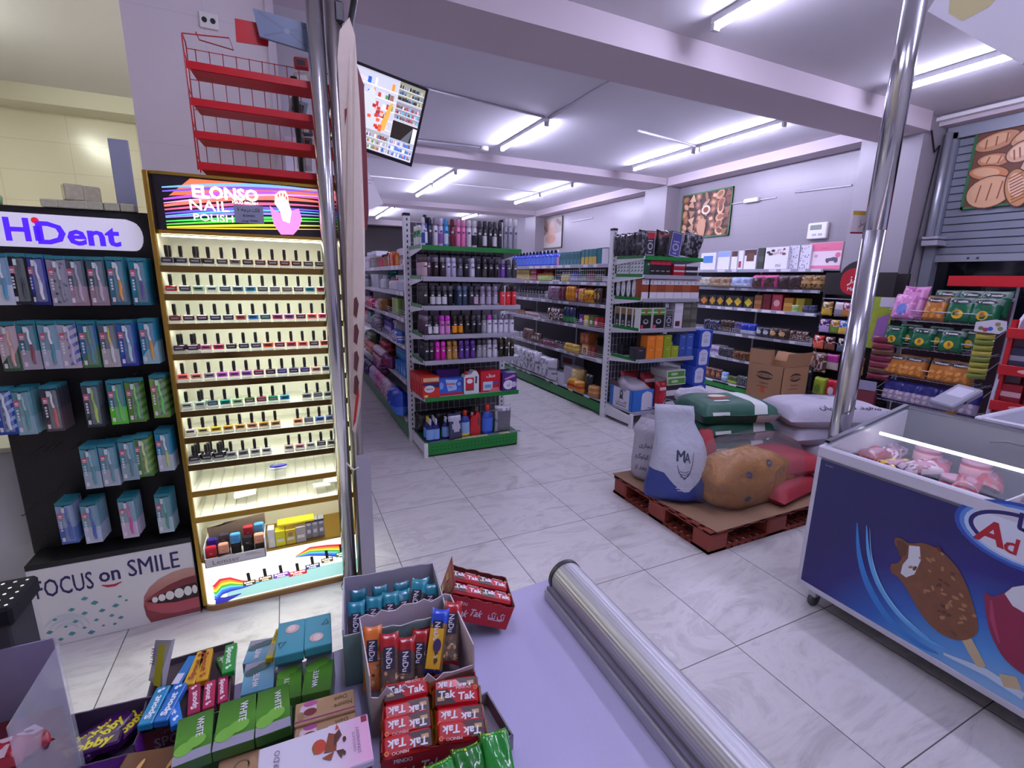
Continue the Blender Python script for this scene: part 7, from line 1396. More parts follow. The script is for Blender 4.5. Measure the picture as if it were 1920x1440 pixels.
gl.add([(.02, -.03, gz(.02)), (D_ - .02, -.03, gz(D_ - .02)), (D_ - .02, -L_ + .03, gz(D_ - .02)), (.02, -L_ + .03, gz(.02)), (.02, -.03, gz(.02) - .006), (D_ - .02, -.03, gz(D_ - .02) - .006), (D_ - .02, -L_ + .03, gz(D_ - .02) - .006), (.02, -L_ + .03, gz(.02) - .006)], [(3, 2, 1, 0), (4, 5, 6, 7), (0, 1, 5, 4), (1, 2, 6, 5), (2, 3, 7, 6), (3, 0, 4, 7)], GLS).build('sliding_glass', fz)
GFR = mat('#6a6a78', .3, .4)
for y in (-.03, -.98): MB().add([(.02, y, gz(.02)), (D_ - .02, y, gz(D_ - .02)), (D_ - .02, y + .022, gz(D_ - .02)), (.02, y + .022, gz(.02)), (.02, y, gz(.02) + .012), (D_ - .02, y, gz(D_ - .02) + .012), (D_ - .02, y + .022, gz(D_ - .02) + .012), (.02, y + .022, gz(.02) + .012)], [(0, 1, 2, 3), (7, 6, 5, 4), (0, 4, 5, 1), (3, 2, 6, 7)], GFR).build('glass_frame', fz)
MB().tube([(D_ * .62, -.45, gz(D_ * .62) + .02), (D_ * .62, -.5, gz(D_ * .62) + .035), (D_ * .62, -.62, gz(D_ * .62) + .035), (D_ * .62, -.67, gz(D_ * .62) + .02)], .006, GFR, 6).build('handle', fz)
# inner tub: body box is solid up to .78, so the goods lie on an inner floor at .62 cut into it
bd = [o for o in fz.children if o.name.startswith('body')][0]
tub = MB(); IW = mat('#6c6c7c', .4); z0, z1 = .10, .785
tub.box(0, -L_, z0, D_, 0, .66, IW).box(0, -L_, .66, .045, 0, z1, IW).box(D_ - .045, -L_, .66, D_, 0, z1, IW).box(.045, -.045, .66, D_ - .045, 0, z1, IW).box(.045, -L_, .66, D_ - .045, -L_ + .045, z1, IW)
old = bd.data; bd.data = tub.mesh('body'); bpy.data.meshes.remove(old)
LP_ = at(1650, 812, z=.875); MB().tube([(LP_.x - FX, LP_.y - FY1, .875), (LP_.x - FX, -L_ + .1, .875)], .008, mat((.95, .95, 1.0), .4, emit=4, name='emissive tube'), 8).build('lamp', fz)  # thin emissive tube running lengthwise below the glass
for k in range(3): MB().box(.05, -.62 - k * .55, .66, D_ - .05, -.614 - k * .55, .80, mat('#c8c8d4', .4)).build('divider', fz)
for (x, y) in ((.07, -.07), (D_ - .07, -.07), (.07, -L_ + .07), (D_ - .07, -L_ + .07)):
    c = MB().lathe([(.034, -.012), (.036, -.008), (.036, .008), (.034, .012)], mat('#4a4a52', .5), 14, tr(x - .03, y, .036) @ rotx(90)).build('caster', fz)
    MB().box(x - .055, y - .02, .055, x - .005, y + .02, .1, GREYST, .004).build('caster_fork', c)
r = random.Random(12)
FR = [('#a8304a', 'deep pink wrapped ice lolly', 'bag'), ('#c03a58', 'pink ice cream tub', 'jar'), ('#9a2838', 'red wrapped ice cream', 'bag'), ('#d8b030', 'yellow wrapped ice cream', 'bag'), ('#c8b8c8', 'pale ice cream packet', 'bag'), ('#a84a70', 'rose ice cream tub', 'jar')]
n = 0
for sec in range(2):
    for i in range(3):
        for j in range(5):
            c, nm, kd = FR[(i * 2 + j + sec * 3) % 6]; x = FX + .13 + i * .2 + r.uniform(-.02, .02); y = FY1 - .11 - sec * .55 - j * .095
            if kd == 'bag': t = prod('bag', (.2, .09, .05, c, '#a87890', '#8a4a5e', 'cn', j % 3), 'ice_cream', x, y, .69 + .02 * i + .03 * ((i + j) % 2), r.uniform(-25, 25), '%s in the freezer, %s of the %s compartment' % (nm, nth(n % 15), nth(sec)), 'ice cream', None, -75)
            else: t = prod('jar', (.085, .055, c, '#b08098', '#c898a8'), 'ice_cream', x, y, .662 + .03 * i + .02 * ((i + j) % 2), 0, '%s in the freezer, %s of the %s compartment' % (nm, nth(n % 15), nth(sec)), 'ice cream')
            n += 1
# second freezer behind
f2 = empty('chest_freezer', tr(3.42, .3, 0), 'second white glass topped chest freezer behind the ice cream freezer', 'freezer')
MB().box(0, 0, .08, 1.2, .9, .80, mat('#c4c4d2', .35), .01).build('body', f2)
MB().box(-.01, -.01, .80, 1.21, .03, .90, FWH, .008).box(-.01, .87, .80, 1.21, .91, .90, FWH, .008).box(-.01, .03, .80, .03, .87, .9, FWH, .004).box(1.17, .03, .80, 1.21, .87, .9, FWH, .004).build('rim', f2)
MB().box(.03, .03, .885, 1.17, .87, .893, GLS).build('glass_lid', f2)
for x in (.1, 1.1):
    for y in (.1, .8): MB().lathe([(.03, 0), (.03, .085)], DARK, 10, tr(x, y, 0)).build('foot', f2)
# ---------------------------------------------------------------- snack racks by the shutter
WIRE = mat('#b9b8c8', .3, .2)
def basket_rack(X, y0, y1, zs, depth, name, label, legs=True):
    e = empty(name, tr(X, y0, 0), label, 'rack'); l = y1 - y0
    for i, z in enumerate(zs):
        m = MB(); dx = .05 * (len(zs) - 1 - i) * 0
        m.tube([(0, 0, z), (0, l, z), (depth, l, z + .14), (depth, 0, z + .14)], .005, WIRE, 6, None, True)
        m.tube([(.015, 0.01, z - .05), (.015, l - .01, z - .05)], .003, WIRE, 5); m.tube([(.04, .01, z - .1), (.04, l - .01, z - .1)], .003, WIRE, 5)
        for k in range(12):
            y = .02 + k * (l - .04) / 11; m.tube([(0, y, z), (.03, y, z - .09), (.06, y, z - .11), (depth, y, z - .09)], .0022, WIRE, 4)
        for k in range(4): m.tube([(.1 + k * (depth - .12) / 3, 0, z - .107), (.1 + k * (depth - .12) / 3, l, z - .107)], .0022, WIRE, 4)
        m.build('basket', e)
    for y in (0, l): MB().tube([(depth, y, 0), (depth, y, zs[0] + .28)], .012, WIRE, 8).build('upright', e); MB().tube([(depth, y, .012), (.02, y, .012)], .012, WIRE, 8).build('foot', e)
    MB().box(depth - .01, 0, .1, depth, l, zs[0] + .1, mat('#3a2430', .6)).build('back_panel', e)
    return e
SX = 5.6; ZR = [1.356, 1.08, .785, .515]
br_ = basket_rack(SX, 2.03, 2.83, ZR, .38, 'snack_rack', 'wire snack rack with red header holding crisp packets before the shutter')
MB().box(.36, -.12, 1.60, .39, .52, 1.70, RED, .004).build('header', br_)
def snack(px, py, w_, h, X, z, c, c2, c3, pat, lb, txt=None, tcol=None, cat='snack bag', tilt=-12, name='snack_bag', td=.1):
    y = ypx(px, X, z + h / 2); A, B_, D = mat(c, .25), mat(c2, .25), mat(c3, .25)
    def top(u, v, s):
        if v > .93 or v < .04: return A
        if 't' in pat and v > .68: return B_
        if 'h' in pat and v < .5: return B_
        if 'c' in pat and (u - .5) ** 2 / .06 + (v - .38) ** 2 / .05 < 1: return B_
        if 'n' in pat and (math.sin(int(u * 9) * 12.9 + int(v * 9) * 78.2) * 437.5) % 1 < .3: return D
        return A
    m = MB().pillow(w_, h, td, A, tr(0, td * .1, h / 2) @ rotx(90), 14, 14, 5, px, .06, .42, top=top)
    mk = m.mark()
    if 'o' in pat: m.ell(-.0, h * .3, w_ * .2, h * .17, D, FRONT, .05, 12); m.ell(0, h * .33, w_ * .08, h * .1, mat('#8a5a18', .3), FRONT, .05, 10)
    if 'a' in pat:
        for k in range(6): m.ell(w_ * (-.28 + .28 * (k % 3)), h * (.2 + .22 * (k // 3)), w_ * .12, h * .07, D, FRONT, .05, 8, k)
    if txt: m.ell(0, h * .78, w_ * .36, h * .085, BLACK, FRONT, .05, 16)
    if len(m.v) > mk[0]: m.drape(mk[1], mk, .003)
    if txt: mk2 = m.mark(); m.text(txt, 0, h * .78, h * .08, tcol or WHITE, FRONT, .05, .02, w=w_ * .5); m.drape(mk[1], mk2, .005)
    return tag(m.build(name, None, tr(X, y, z) @ rotz(-90) @ rotx(tilt)), lb, cat)
GSN, OSN, NSN = ('#0f5a38', '#6a7a74', '#c8a020'), ('#a8682a', '#6a5a50', '#c88a3a'), ('#23246a', '#8a8098', '#b8a8b0')
Z = ZR[0] - .1
snack(1712, 0, .22, .34, SX + .1, Z, '#c888b4', '#d8a4c4', '#a85a94', 'n', 'big pink patterned snack bag leaning in the top snack basket', None, None)
snack(1698, 0, .2, .26, SX + .06, Z, '#c07aac', '#6a7ac0', '#d8a0c8', 'cn', 'pink snack bag with blue badge in front, top snack basket')
snack(1757, 0, .19, .25, SX + .07, Z, *OSN, 'ta', 'orange snack bag in the top snack basket beside the pink bags', 'Vmoto')
for i, px in enumerate((1803, 1850)): snack(px, 0, .21, .25, SX + .07, Z, *GSN, 'to', 'front green snack bag in the top snack basket, %s' % ('beside the orange bag' if i == 0 else 'farther from the orange bag'), 'V moto')
for i, px in enumerate((1775, 1822, 1866)): snack(px, 0, .21, .25, SX + .2, Z + .06, *GSN, 't', 'rear green snack bag in the top snack basket, %s from the pink bags' % nth(i), 'V moto')
Z = ZR[1] - .1
for i, px in enumerate((1680, 1706, 1732, 1762, 1787, 1822)): snack(px, 0, .19, .22, SX + (.05 if i % 2 == 0 else .12), Z + .02 * (i % 2), *GSN, 'to' if i else 'o', 'green snack bag with yellow picture, %s from the left in the second basket' % nth(i), 'V moto')
Z = ZR[2] - .1
for i, px in enumerate((1684, 1718, 1768, 1803)): snack(px, 0, .21, .23, SX + .06, Z, *OSN, 'ta', 'orange snack bag, %s from the left in the third basket' % nth(i), 'Vmoto')
Z = ZR[3] - .1
for i, px in enumerate((1678, 1708, 1742, 1780, 1812)): snack(px, 0, .2, .23, SX + .06, Z, NSN[0], NSN[1], NSN[2], 'ha', 'navy snack bag with pale picture, %s from the left in the lowest basket' % nth(i))
# hanging strip of small packets and colour card at the rack side
q = at(1842, 655, x=5.5); m = MB()
for k in range(9): m.pillow(.13, .05, .03, mat(('#8a8a2a', '#a0983a', '#6a7a2a')[k % 3], .3), tr(0, 0, -.05 * k) @ rotx(90), 6, 5, 4, k)
for k in range(2): m.rect(-.06, .02, .06, .07, mat('#d8c818', .3), FRONT, .02)
tag(m.build('packet_strip', None, tr(5.5, q.y, q.z + .16) @ rotz(-75)), 'hanging strip of olive and yellow snack packets on the rack side', 'packets')
m = MB(); m.prism([(-.1, -.05), (.06, -.06), (.1, -.02), (.09, .05), (.02, .06), (-.1, .03)], .004, mat('#c9c4d0', .5), FRONT)
for k, (a, b, c) in enumerate(((-.06, -.02, '#6a6a3a'), (-.03, -.03, '#a03040'), (.0, -.02, '#3a5ab0'), (.04, .02, '#8a8a5a'), (.06, -.015, '#7a8a4a'))): m.ell(a, b, .018, .018, mat(c, .5), FRONT, .0046, 10)
q = at(1858, 612, x=5.45); tag(m.build('colour_card', None, tr(5.45, q.y, q.z) @ rotz(-80)), 'small white card with coloured dots on the snack rack side', 'card')
# rack with black header and hanging sweets
MX = 5.78
mz = empty('sweets_rack', tr(MX, 2.92, 0), 'black sweets rack with a round red logo header at the tiled pilaster', 'rack')
MB().box(.25, 0, .0, .28, .74, 1.72, mat('#1a1719', .5)).build('back_panel', mz)
m = MB(); S_ = frame((.03, .37, 1.60), (0, -1, 0), (0, 0, 1)); hb = [(-.37, -.12), (.37, -.12), (.37, .13), (.2, .13)] + arc(0, .09, .2, .17, 10, 170, 12) + [(-.2, .13), (-.37, .13)]
m.prism(hb, .012, mat('#1a1719', .5), S_); MR = mat('#a81c2a', .35)
el = [(.19 * math.copysign(abs(math.cos(t)) ** .75, math.cos(t)), .03 + .15 * math.copysign(abs(math.sin(t)) ** .8, math.sin(t))) for t in [2 * math.pi * i / 26 for i in range(26)]]
m.flat(el, MR, S_, .014); m.text('\ufeb0\ufee3\ufeb0\ufee3', 0, .06, .09, WHITE, S_, .0146, .02, w=.2, slant=.2); m.text('Maz Maz', .0, -.05, .042, WHITE, S_, .0146, .01, w=.2); m.build('header', mz)
for k in range(4): MB().tube([(.03, .0, 1.43 - .17 * k), (.03, .74, 1.43 - .17 * k)], .005, GREYST, 6).build('rail', mz)
MB().box(.0, .0, .02, .3, .74, .3, mat('#221e22', .5)).build('base', mz)
MB().box(0.03, .72, .3, .25, .74, 1.48, mat('#221e22', .5)).build('side_panel', mz)
sw = [[(1553, '#8a6a28', '#c8a83a', 'gold'), (1577, '#c8c0cc', '#8a8494', 'silver'), (1592, '#8a3a7a', '#b07a3a', 'magenta and gold'), (1609, '#7a2a6a', '#b08040', 'plum'), (1650, '#b8862a', '#3a6ab0', 'amber and blue'), (1668, '#a8762a', '#4a78b8', 'amber')],
      [(1548, '#4a2a78', '#b09ac8', 'violet'), (1568, '#a87a2a', '#6a8a3a', 'orange and green'), (1585, '#3a6ab0', '#d8b050', 'blue and cream'), (1598, '#2f7fc0', '#c89a4a', 'sky blue')],
      [(1537, '#c02a28', '#d86a50', 'scarlet'), (1558, '#4a1c30', '#7a4a3a', 'wine'), (1582, '#2a2a38', '#5a6a7a', 'black blue'), (1605, '#2a3a5a', '#4a5a7a', 'dark blue')],
      [(1535, '#6a4a40', '#a08478', 'brown strip'), (1562, '#b03a8a', '#c8c0b8', 'magenta and white'), (1590, '#8a5a3a', '#b08a58', 'tan'), (1608, '#8a6a3a', '#c0a060', 'ochre')]]
for ri, row in enumerate(sw):
    for ci, (px, c, c2, nm) in enumerate(row):
        z = 1.40 - .2 * ri - (.03 if ri == 3 else 0) - .17; snack(px, 0, .12 if ri < 3 else .15, .17 if ri < 3 else .2, MX - .0 + .012 * (ci % 2), z, c, c2, '#d8c8b8', 'hn' if ri < 3 else 'h', '%s sweets bag, %s from the left in the %s hanging row' % (nm, nth(ci), nth(ri)), tilt=0, name='sweets_bag', cat='sweets bag', td=.05)
for i, (px, c, c2, nm) in enumerate(((1541, '#8a9a2a', '#5a7a2a', 'lime'), (1565, '#a81c30', '#d0b8c0', 'red and white'), (1583, '#b02438', '#d8c4cc', 'crimson and white'), (1600, '#a01a34', '#d0b4c0', 'ruby and white'))): snack(px, 0, .15, .22, MX - .08, .30, c, c2, '#e0d4d8', 'c', nm + ' sweets bag standing on the base of the sweets rack', tilt=-6, name='sweets_bag', cat='sweets bag')
snack(1540, 0, .14, .24, MX - .06, .56, '#5a3a34', '#8a7a74', '#b8a8a0', 'n', 'brown and white strip of sweets hanging at the sweets rack end', tilt=0, name='sweets_bag', cat='sweets bag', td=.05)
q = at(1646, 605, x=5.68); m = MB().prism([(-.13, -.27), (.10, -.27), (.13, .27), (-.11, .27)], .004, mat('#8a9a2a', .4, nz=.3, nscale=20), FRONT); m.flat([(-.02, -.2), (.1, -.2), (.1, .1), (.0, .05)], mat('#8a5a9a', .4), FRONT, .0046); m.rect(-.0, .17, .12, .265, mat('#b8b4c4', .4), FRONT, .0046)
tag(m.build('green_poster', None, tr(5.66, q.y, q.z) @ rotz(-80)), 'lime green poster with purple patch hanging between the two racks', 'poster')
m = MB(); 
for k in range(7): m.pillow(.2, .07, .035, mat(('#6a1c34', '#7a2a3a', '#5a3a2a')[k % 3], .3), tr(0, 0, -.065 * k) @ rotx(90), 7, 5, 4, k, .1)
q = at(1630, 672, x=5.5); tag(m.build('packet_strip', None, tr(5.6, q.y - .06, q.z + .2) @ rotz(-80)), 'hanging strip of dark red packets between the two racks', 'packets')
q = at(1622, 722, x=5.5); tag(MB().box(-.1, -.002, -.05, .1, .002, .05, mat('#8a8aa4', .4)).box(-.1, .0, -.5, .1, .06, -.06, mat('#6a2430', .5)).build('price_board', None, tr(5.5, q.y, q.z) @ rotz(-80)), 'grey blue price board low between the two racks', 'board')
# price checker on an orange post
q = at(1786, 760, y=1.62)
pc = empty('price_checker', tr(q.x, 1.62, 0), 'grey price checker tilted on an orange post behind the freezer', 'scanner')
MB().box(-.025, -.02, 0, .025, .02, q.z + .02, mat('#c8861a', .4), .005).build('post', pc)
m = MB().box(-.14, -.08, -.02, .14, .08, .03, mat('#8a8a98', .4), .01).rect(-.02, -.05, .1, .05, mat('#b8b4c4', .3), None, .0305).ell(-.03, .0, .015, .01, BLACK, tr(0, -.0805, .005) @ FRONT)
m.build('head', pc, tr(.02, 0, q.z + .05) @ roty(-24) @ rotz(-10))
# red biscuit rack at the frame edge
rx = empty('biscuit_rack', tr(4.95, .95, 0), 'red biscuit rack with curved white side panel beyond the freezers', 'rack')
MB().prism([(0, 0), (-.02, .5), (.0, .8), (.06, 1.1), (.16, 1.35), (.34, 1.5), (.42, 1.5), (.42, 0)], .02, mat('#b4b2c4', .5), frame((0, .74, 0), (1, 0, 0), (0, 0, 1))).build('side_panel', rx)
for x, y in ((.02, .70), (.02, .0), (.4, .7), (.4, 0)): MB().box(x, y, 0, x + .04, y + .03, 1.36, RED).build('post', rx)
for k, z in enumerate((1.28, 1.0, .72, .40)):
    s_ = MB().box(0, 0, z - .02, .42, .73, z, RED).build('shelf', rx); MB().box(-.02, 0, z - .055, .0, .73, z + .02, RED, .003).ell(-.55, z - .016, .07, .017, mat('#d0a0a0', .4), frame((-.0205, 0, 0), (0, -1, 0), (0, 0, 1)), .001).build('shelf_lip', s_)
for k, (z, c, c2) in enumerate(((1.0, '#2a2a44', '#8a8a9a'), (.72, '#8a1826', '#c8a0a8'), (.40, '#8a1826', '#c8a0a8'))):
    for i in range(4): prod('box', (.13, .15, .12, c, 'b', c2, '#e0d0d4'), 'biscuit_box', 4.99, .95 + .65 - i * .15, z + .0005, -90, '%s biscuit pack, %s from the white side panel, %s shelf of the red rack' % (cname(c), nth(i), ('second', 'third', 'lowest')[k]), 'biscuits')
# ---------------------------------------------------------------- posters and the hanging sign
def poster(name, X, y0, y1, z0, z1, frame_col, bg, label, fn, fw=.02, dep=.02):
    e = empty(name, tr(X, (y0 + y1) / 2, z0), label, 'poster'); w_, h = y1 - y0, z1 - z0; S_ = frame((-dep, 0, 0), (0, -1, 0), (0, 0, 1)); FM = mat(frame_col, .4)
    m = MB().box(-dep + .003, -w_ / 2, 0, 0, w_ / 2, h, mat(bg, .45)); fn(m, S_, w_, h); m.build('print', e)
    m = MB().box(-dep - .004, -w_ / 2, 0, 0, -w_ / 2 + fw, h, FM).box(-dep - .004, w_ / 2 - fw, 0, 0, w_ / 2, h, FM).box(-dep - .004, -w_ / 2, 0, 0, w_ / 2, fw, FM).box(-dep - .004, -w_ / 2, h - fw, 0, w_ / 2, h, FM); m.build('frame', e)
def p_choc(m, T, w, h):
    r = random.Random(21); cs_ = ['#8a5a3e', '#a87450', '#6a3c2a', '#c0906a', '#7a4a36', '#d0a880']; S = 1.3
    z = .0
    for i in range(7):
        for j in range(6):
            x = -w / 2 + .09 + i * (w - .14) / 6.2 + r.uniform(-.03, .03); y = .08 + j * (h - .14) / 5.2 + r.uniform(-.02, .02); a = r.uniform(0, 3); k = (i * 3 + j * 5) % 5; z += .00005
            c, c2 = mat(cs_[(i + j * 2) % 6], .4), mat(cs_[(i + j * 2 + 3) % 6], .4)
            if k == 0: m.ell(x, y, .07 * S, .05 * S, c, T, z, 14, a); m.ell(x + .005, y + .008, .045 * S, .03 * S, c2, T, z + .003, 12, a)
            elif k == 1: m.ell(x, y, .055 * S, .055 * S, c, T, z, 6, a); m.ell(x, y, .035, .035, c2, T, z + .003, 6, a)
            elif k == 2: m.flat([(x + .095 * math.cos(a + t), y + .08 * math.sin(a + t)) for t in (.7, 2.4, 3.8, 5.5)], c, T, z); m.flat([(x + .05 * math.cos(a + t), y + .04 * math.sin(a + t)) for t in (.7, 2.4, 3.8, 5.5)], c2, T, z + .003)
            elif k == 3: m.flat([(x + .085 * math.cos(a + t), y + .085 * math.sin(a + t)) for t in (0, 2.1, 4.2)], c, T, z)
            else: m.ell(x, y, .085, .028, c, T, z, 12, a); m.band([(x - .06 * math.cos(a), y - .06 * math.sin(a)), (x + .06 * math.cos(a), y + .06 * math.sin(a))], .008, c2, T, z + .003)
    m.ell(.02, h * .6, .095, .075, mat('#d8c8b0', .4), T, .006, 16); m.ell(.02, h * .6, .055, .045, mat('#7a3a20', .4), T, .007, 12); m.ell(-.05, h * .24, .095, .14, mat('#c08e6a', .4), T, .006, 18)
poster('chocolate_poster', 6.495, 5.74, 6.80, 2.33, 3.07, '#2f6a34', '#3a2420', 'framed poster of assorted chocolates high on the tiled wall', p_choc)
def p_bread(m, T, w, h):
    C = lambda c: mat(c, .4); z = .0003
    for (x, y, rx_, ry_, a, c, cuts) in ((-.27, .64, .17, .08, .2, '#b8825a', 3), (.0, .66, .17, .07, .5, '#c08a64', 2), (-.26, .46, .13, .06, -.1, '#b47850', 2), (-.05, .50, .12, .09, .4, '#c89c7c', 4), (-.28, .34, .16, .065, -.2, '#bc7a4a', 0), (.08, .36, .11, .2, -.3, '#c4a088', 8), (-.24, .15, .18, .15, .1, '#cc9c74', 3), (-.03, .16, .085, .18, .25, '#b88450', 9), (.2, .62, .18, .1, -.3, '#b8805a', 3), (.26, .2, .16, .2, .2, '#c08c64', 4), (.3, .44, .14, .1, .6, '#c8a078', 3)):
        y *= h / .78; m.ell(x, y, rx_ + .012, ry_ + .012, C('#5a3020'), T, z, 22, a); z += .0003; m.ell(x, y, rx_, ry_, C(c), T, z, 22, a); z += .0003; m.ell(x - rx_ * .12, y + ry_ * .15, rx_ * .7, ry_ * .65, C('#d8b494' if cuts > 3 else '#d0a078'), T, z, 20, a); z += .0003
        for k in range(cuts):
            t = (k + .5) / cuts - .5; ca, sa = math.cos(a), math.sin(a); L2 = rx_ > ry_
            px, py = (t * rx_ * 1.4, 0) if L2 else (0, t * ry_ * 1.5); q = (ry_ * .55) if L2 else (rx_ * .6)
            d = (.2 * q, q) if L2 else (q, .25 * q)
            m.band([(x + (px - d[0]) * ca - (py - d[1]) * sa, y + (px - d[0]) * sa + (py - d[1]) * ca), (x + (px + d[0]) * ca - (py + d[1]) * sa, y + (px + d[0]) * sa + (py + d[1]) * ca)], .012, C('#8a4a28'), T, z); z += .0002
poster('bread_poster', 6.655, 1.95, 2.86, 2.40, 3.18, '#2a6a3a', '#6a3c28', 'green framed poster of bread loaves hung on the shutter', p_bread, .025, .03)
def p_chef(m, T, w, h):
    C = lambda c: mat(c, .4)
    m.flat([(-w * .48, h * .04), (w * .48, h * .04), (w * .48, h * .5), (-w * .48, h * .42)], C('#b8b0ac'), T, .0004); m.flat([(-w * .48, h * .96), (-w * .2, h * .96), (-w * .1, h * .6), (-w * .3, h * .45), (-w * .48, h * .5)], C('#8a7060'), T, .0008)
    m.ell(.05, h * .55, w * .17, h * .26, C('#c09a86'), T, .0012, 16); m.ell(.0, h * .3, w * .24, h * .14, C('#b88a74'), T, .0016, 14); m.ell(.05, h * .78, w * .12, h * .12, C('#c8a694'), T, .002, 12)
    m.band([(-w * .4, h * .85), (-w * .15, h * .55)], .06, C('#5a4034'), T, .0024); m.band([(w * .25, h * .9), (w * .45, h * .75)], .1, C('#6a5044'), T, .0012)
poster('baking_poster', 6.495, 10.94, 12.1, 2.39, 3.17, '#6a7068', '#a89a94', 'poster of dough and baking far along the tiled wall', p_chef)
a = [at(1746, 22, d=2.0), at(1925, 122, d=1.75), at(1960, -40, d=1.75), at(1752, -60, d=2.0)]
o0 = a[0]; U = (a[1] - a[0]); F2 = frame(o0, U, (0, 0, 1)); Fi = F2.inverted(); P2 = [(Fi @ v) for v in a]
m = MB().prism([(0, 0), (U.length, 0), (U.length, .5), (0, .5)], .012, mat('#c9c6d8', .5, name='white board')); m.ell(.1, .12, .09, .11, mat('#b8ae84', .5), None, .0125, 10); m.ell(.1, .12, .09, .11, mat('#b8ae84', .5), None, -.0005, 10)
hs = m.build('hanging_board', None, F2); tag(hs, 'white board with a yellow stain hanging from the ceiling over the freezer', 'board')
for x in (.05, U.length - .05): MB().tube([(x, .5, .006), (x, ZC - o0.z, .006)], .004, GREYST, 5).build('hanger', hs)
# ---------------------------------------------------------------- checkout counter and sweets
KZ = 0.80
A_ = at(1035, 1083, z=KZ); B_0 = at(80, 1405, z=KZ); B_ = A_ + (B_0 - A_) * 1.75; R0 = at(1340, 1440, z=KZ); R1 = A_ + (R0 - A_) * 2.2
CTM = mat('#aaa6c8', .45, nz=.03, nscale=200, spec=.4, name='counter sheet')
ct = empty('checkout_counter', tr(A_.x, A_.y, 0), 'grey violet checkout counter with an aluminium edge tube', 'counter')
P_ = [(B_.x, B_.y), (A_.x, A_.y), (R1.x, R1.y), (B_.x, R1.y)]; P_ = [(a - A_.x, b - A_.y) for a, b in P_]
MB().prism(P_[::-1], .035, CTM, tr(0, 0, KZ - .036)).build('top', ct)
cx0, cx1 = B_.x - A_.x + .05, -.10
MB().box(cx0, R1.y - A_.y + .03, .0, cx1, -.14, KZ - .037, mat('#77748c', .5)).build('cabinet', ct)
ed = (R1 - A_).normalized(); s0 = at(1060, 1082, z=KZ + .045) - Vector((A_.x, A_.y, 0)); s1 = at(1382, 1440, z=KZ + .045) - Vector((A_.x, A_.y, 0)); dr = (s1 - s0); e1 = s0 + dr * 2.0
ALU = mat('#b4b4ba', .45, .7, name='ribbed aluminium'); tu = MB(); r0 = .043
N_ = 36; vs = []
F_ = frame(s0, dr, (0, 0, 1)); 
prof = [(r0 * (1 + .012 * (k % 2)) * math.cos(2 * math.pi * k / 72), r0 * (1 + .012 * (k % 2)) * math.sin(2 * math.pi * k / 72)) for k in range(72)]
Lt = dr.length * 2
T = Matrix(((0, 0, 1, 0), (1, 0, 0, 0), (0, 1, 0, 0), (0, 0, 0, 1)))
tu.prism(prof, Lt, ALU, F_ @ T).build('edge_tube', ct)
MB().prism([(r0 * 1.06 * math.cos(2 * math.pi * k / 40), r0 * 1.06 * math.sin(2 * math.pi * k / 40)) for k in range(40)], .012, mat('#2c2c32', .4), F_ @ T @ tr(0, 0, -.008)).build('tube_cap', ct)
fr_ = MB(); side = Vector((-dr.y, dr.x, 0)).normalized()
if side.x > 0: side = -side
for off, w_, z0, z1, m_ in ((.040, .014, -.044, -.012, mat('#6a6478', .4)), (.054, .006, -.044, -.02, ALU), (.030, .012, -.044, .0, ALU)):
    G = frame(s0 + side * off, dr, side); fr_ = MB().box(.0, 0, -(z1) if False else -.044, Lt, w_, -.044 + (z1 - z0), m_, 0, frame(s0 + side * off, dr, (0, 0, 1).__class__((0, 0, 1))) if False else Matrix.Identity(4) @ Matrix(((dr.normalized().x, side.x, 0, (s0 + side * off).x), (dr.normalized().y, side.y, 0, (s0 + side * off).y), (0, 0, 1, s0.z), (0, 0, 0, 1)))).build('edge_strip', ct)

def flat_frame(bl, br, tl, z, fit=True):
    o = at(*bl, z=z); u = at(*br, z=z) - o; v = at(*tl, z=z) - o
    F = frame(o, u, v); return F, u.length, (F.inverted() @ at(*tl, z=z)).y
def tile(name, tl, tr_, br, bl, z, t, c, art, label, cat, group=None):
    F, w, h = flat_frame(bl, br, tl, z)
    m = MB().box(0, 0, -t, w, h, 0, mat(c, .3) if isinstance(c, str) else c, min(.0015, t * .2)); art(m, w, h)
    return tag(m.build(name, None, F), label, cat, group)
def carton(name, label, F, w, d, h, hf, outer, inner, torn=.004, seed=1, art=None, cat='box', th=.0022):
    e = empty(name, F, label, cat); O, I = mat(outer, .6) if isinstance(outer, str) else outer, mat(inner, .7)
    r = random.Random(seed)
    def wall_(o, u, l, hh, nm, jag, a=None):
        n = 13; top = [(l * k / n, hh + (r.uniform(-jag, jag) if 0 < k < n else 0)) for k in range(n + 1)]
        m = MB(); G = frame(o, u, (0, 0, 1)); m.prism([(0, 0), (l, 0)] + top[::-1], th, I, G, side=I, z0=-th)
        m.flat([(0, 0), (l, 0)] + top[::-1], O, G, .0004)
        if a: a(m, G, l, hh)
        return m.build(nm, e)
    wall_((0, 0, 0), (1, 0, 0), w, hf, 'front_wall', torn, art)
    wall_((w, 0, 0), (0, 1, 0), d, h, 'side_wall', .0)
    wall_((0, d, 0), (0, -1, 0), d, h, 'side_wall', .0, None)
    wall_((w, d, 0), (-1, 0, 0), w, h, 'back_wall', torn * .6)
    MB().box(0, 0, 0, w, d, .002, I).build('base', e)
    return e
def obx(fl, fr, bl, z):
    o = at(*fl, z=z); u = at(*fr, z=z) - o; u.z = 0; F = frame((o.x, o.y, KZ), u, (-u.y, u.x, 0)); q = F.inverted() @ at(*bl, z=z)
    return F, u.length, q.y
NAVY, WHT, YEL = mat('#26243f', .4), mat('#e4e0ea', .4), mat('#d8cc1c', .4)
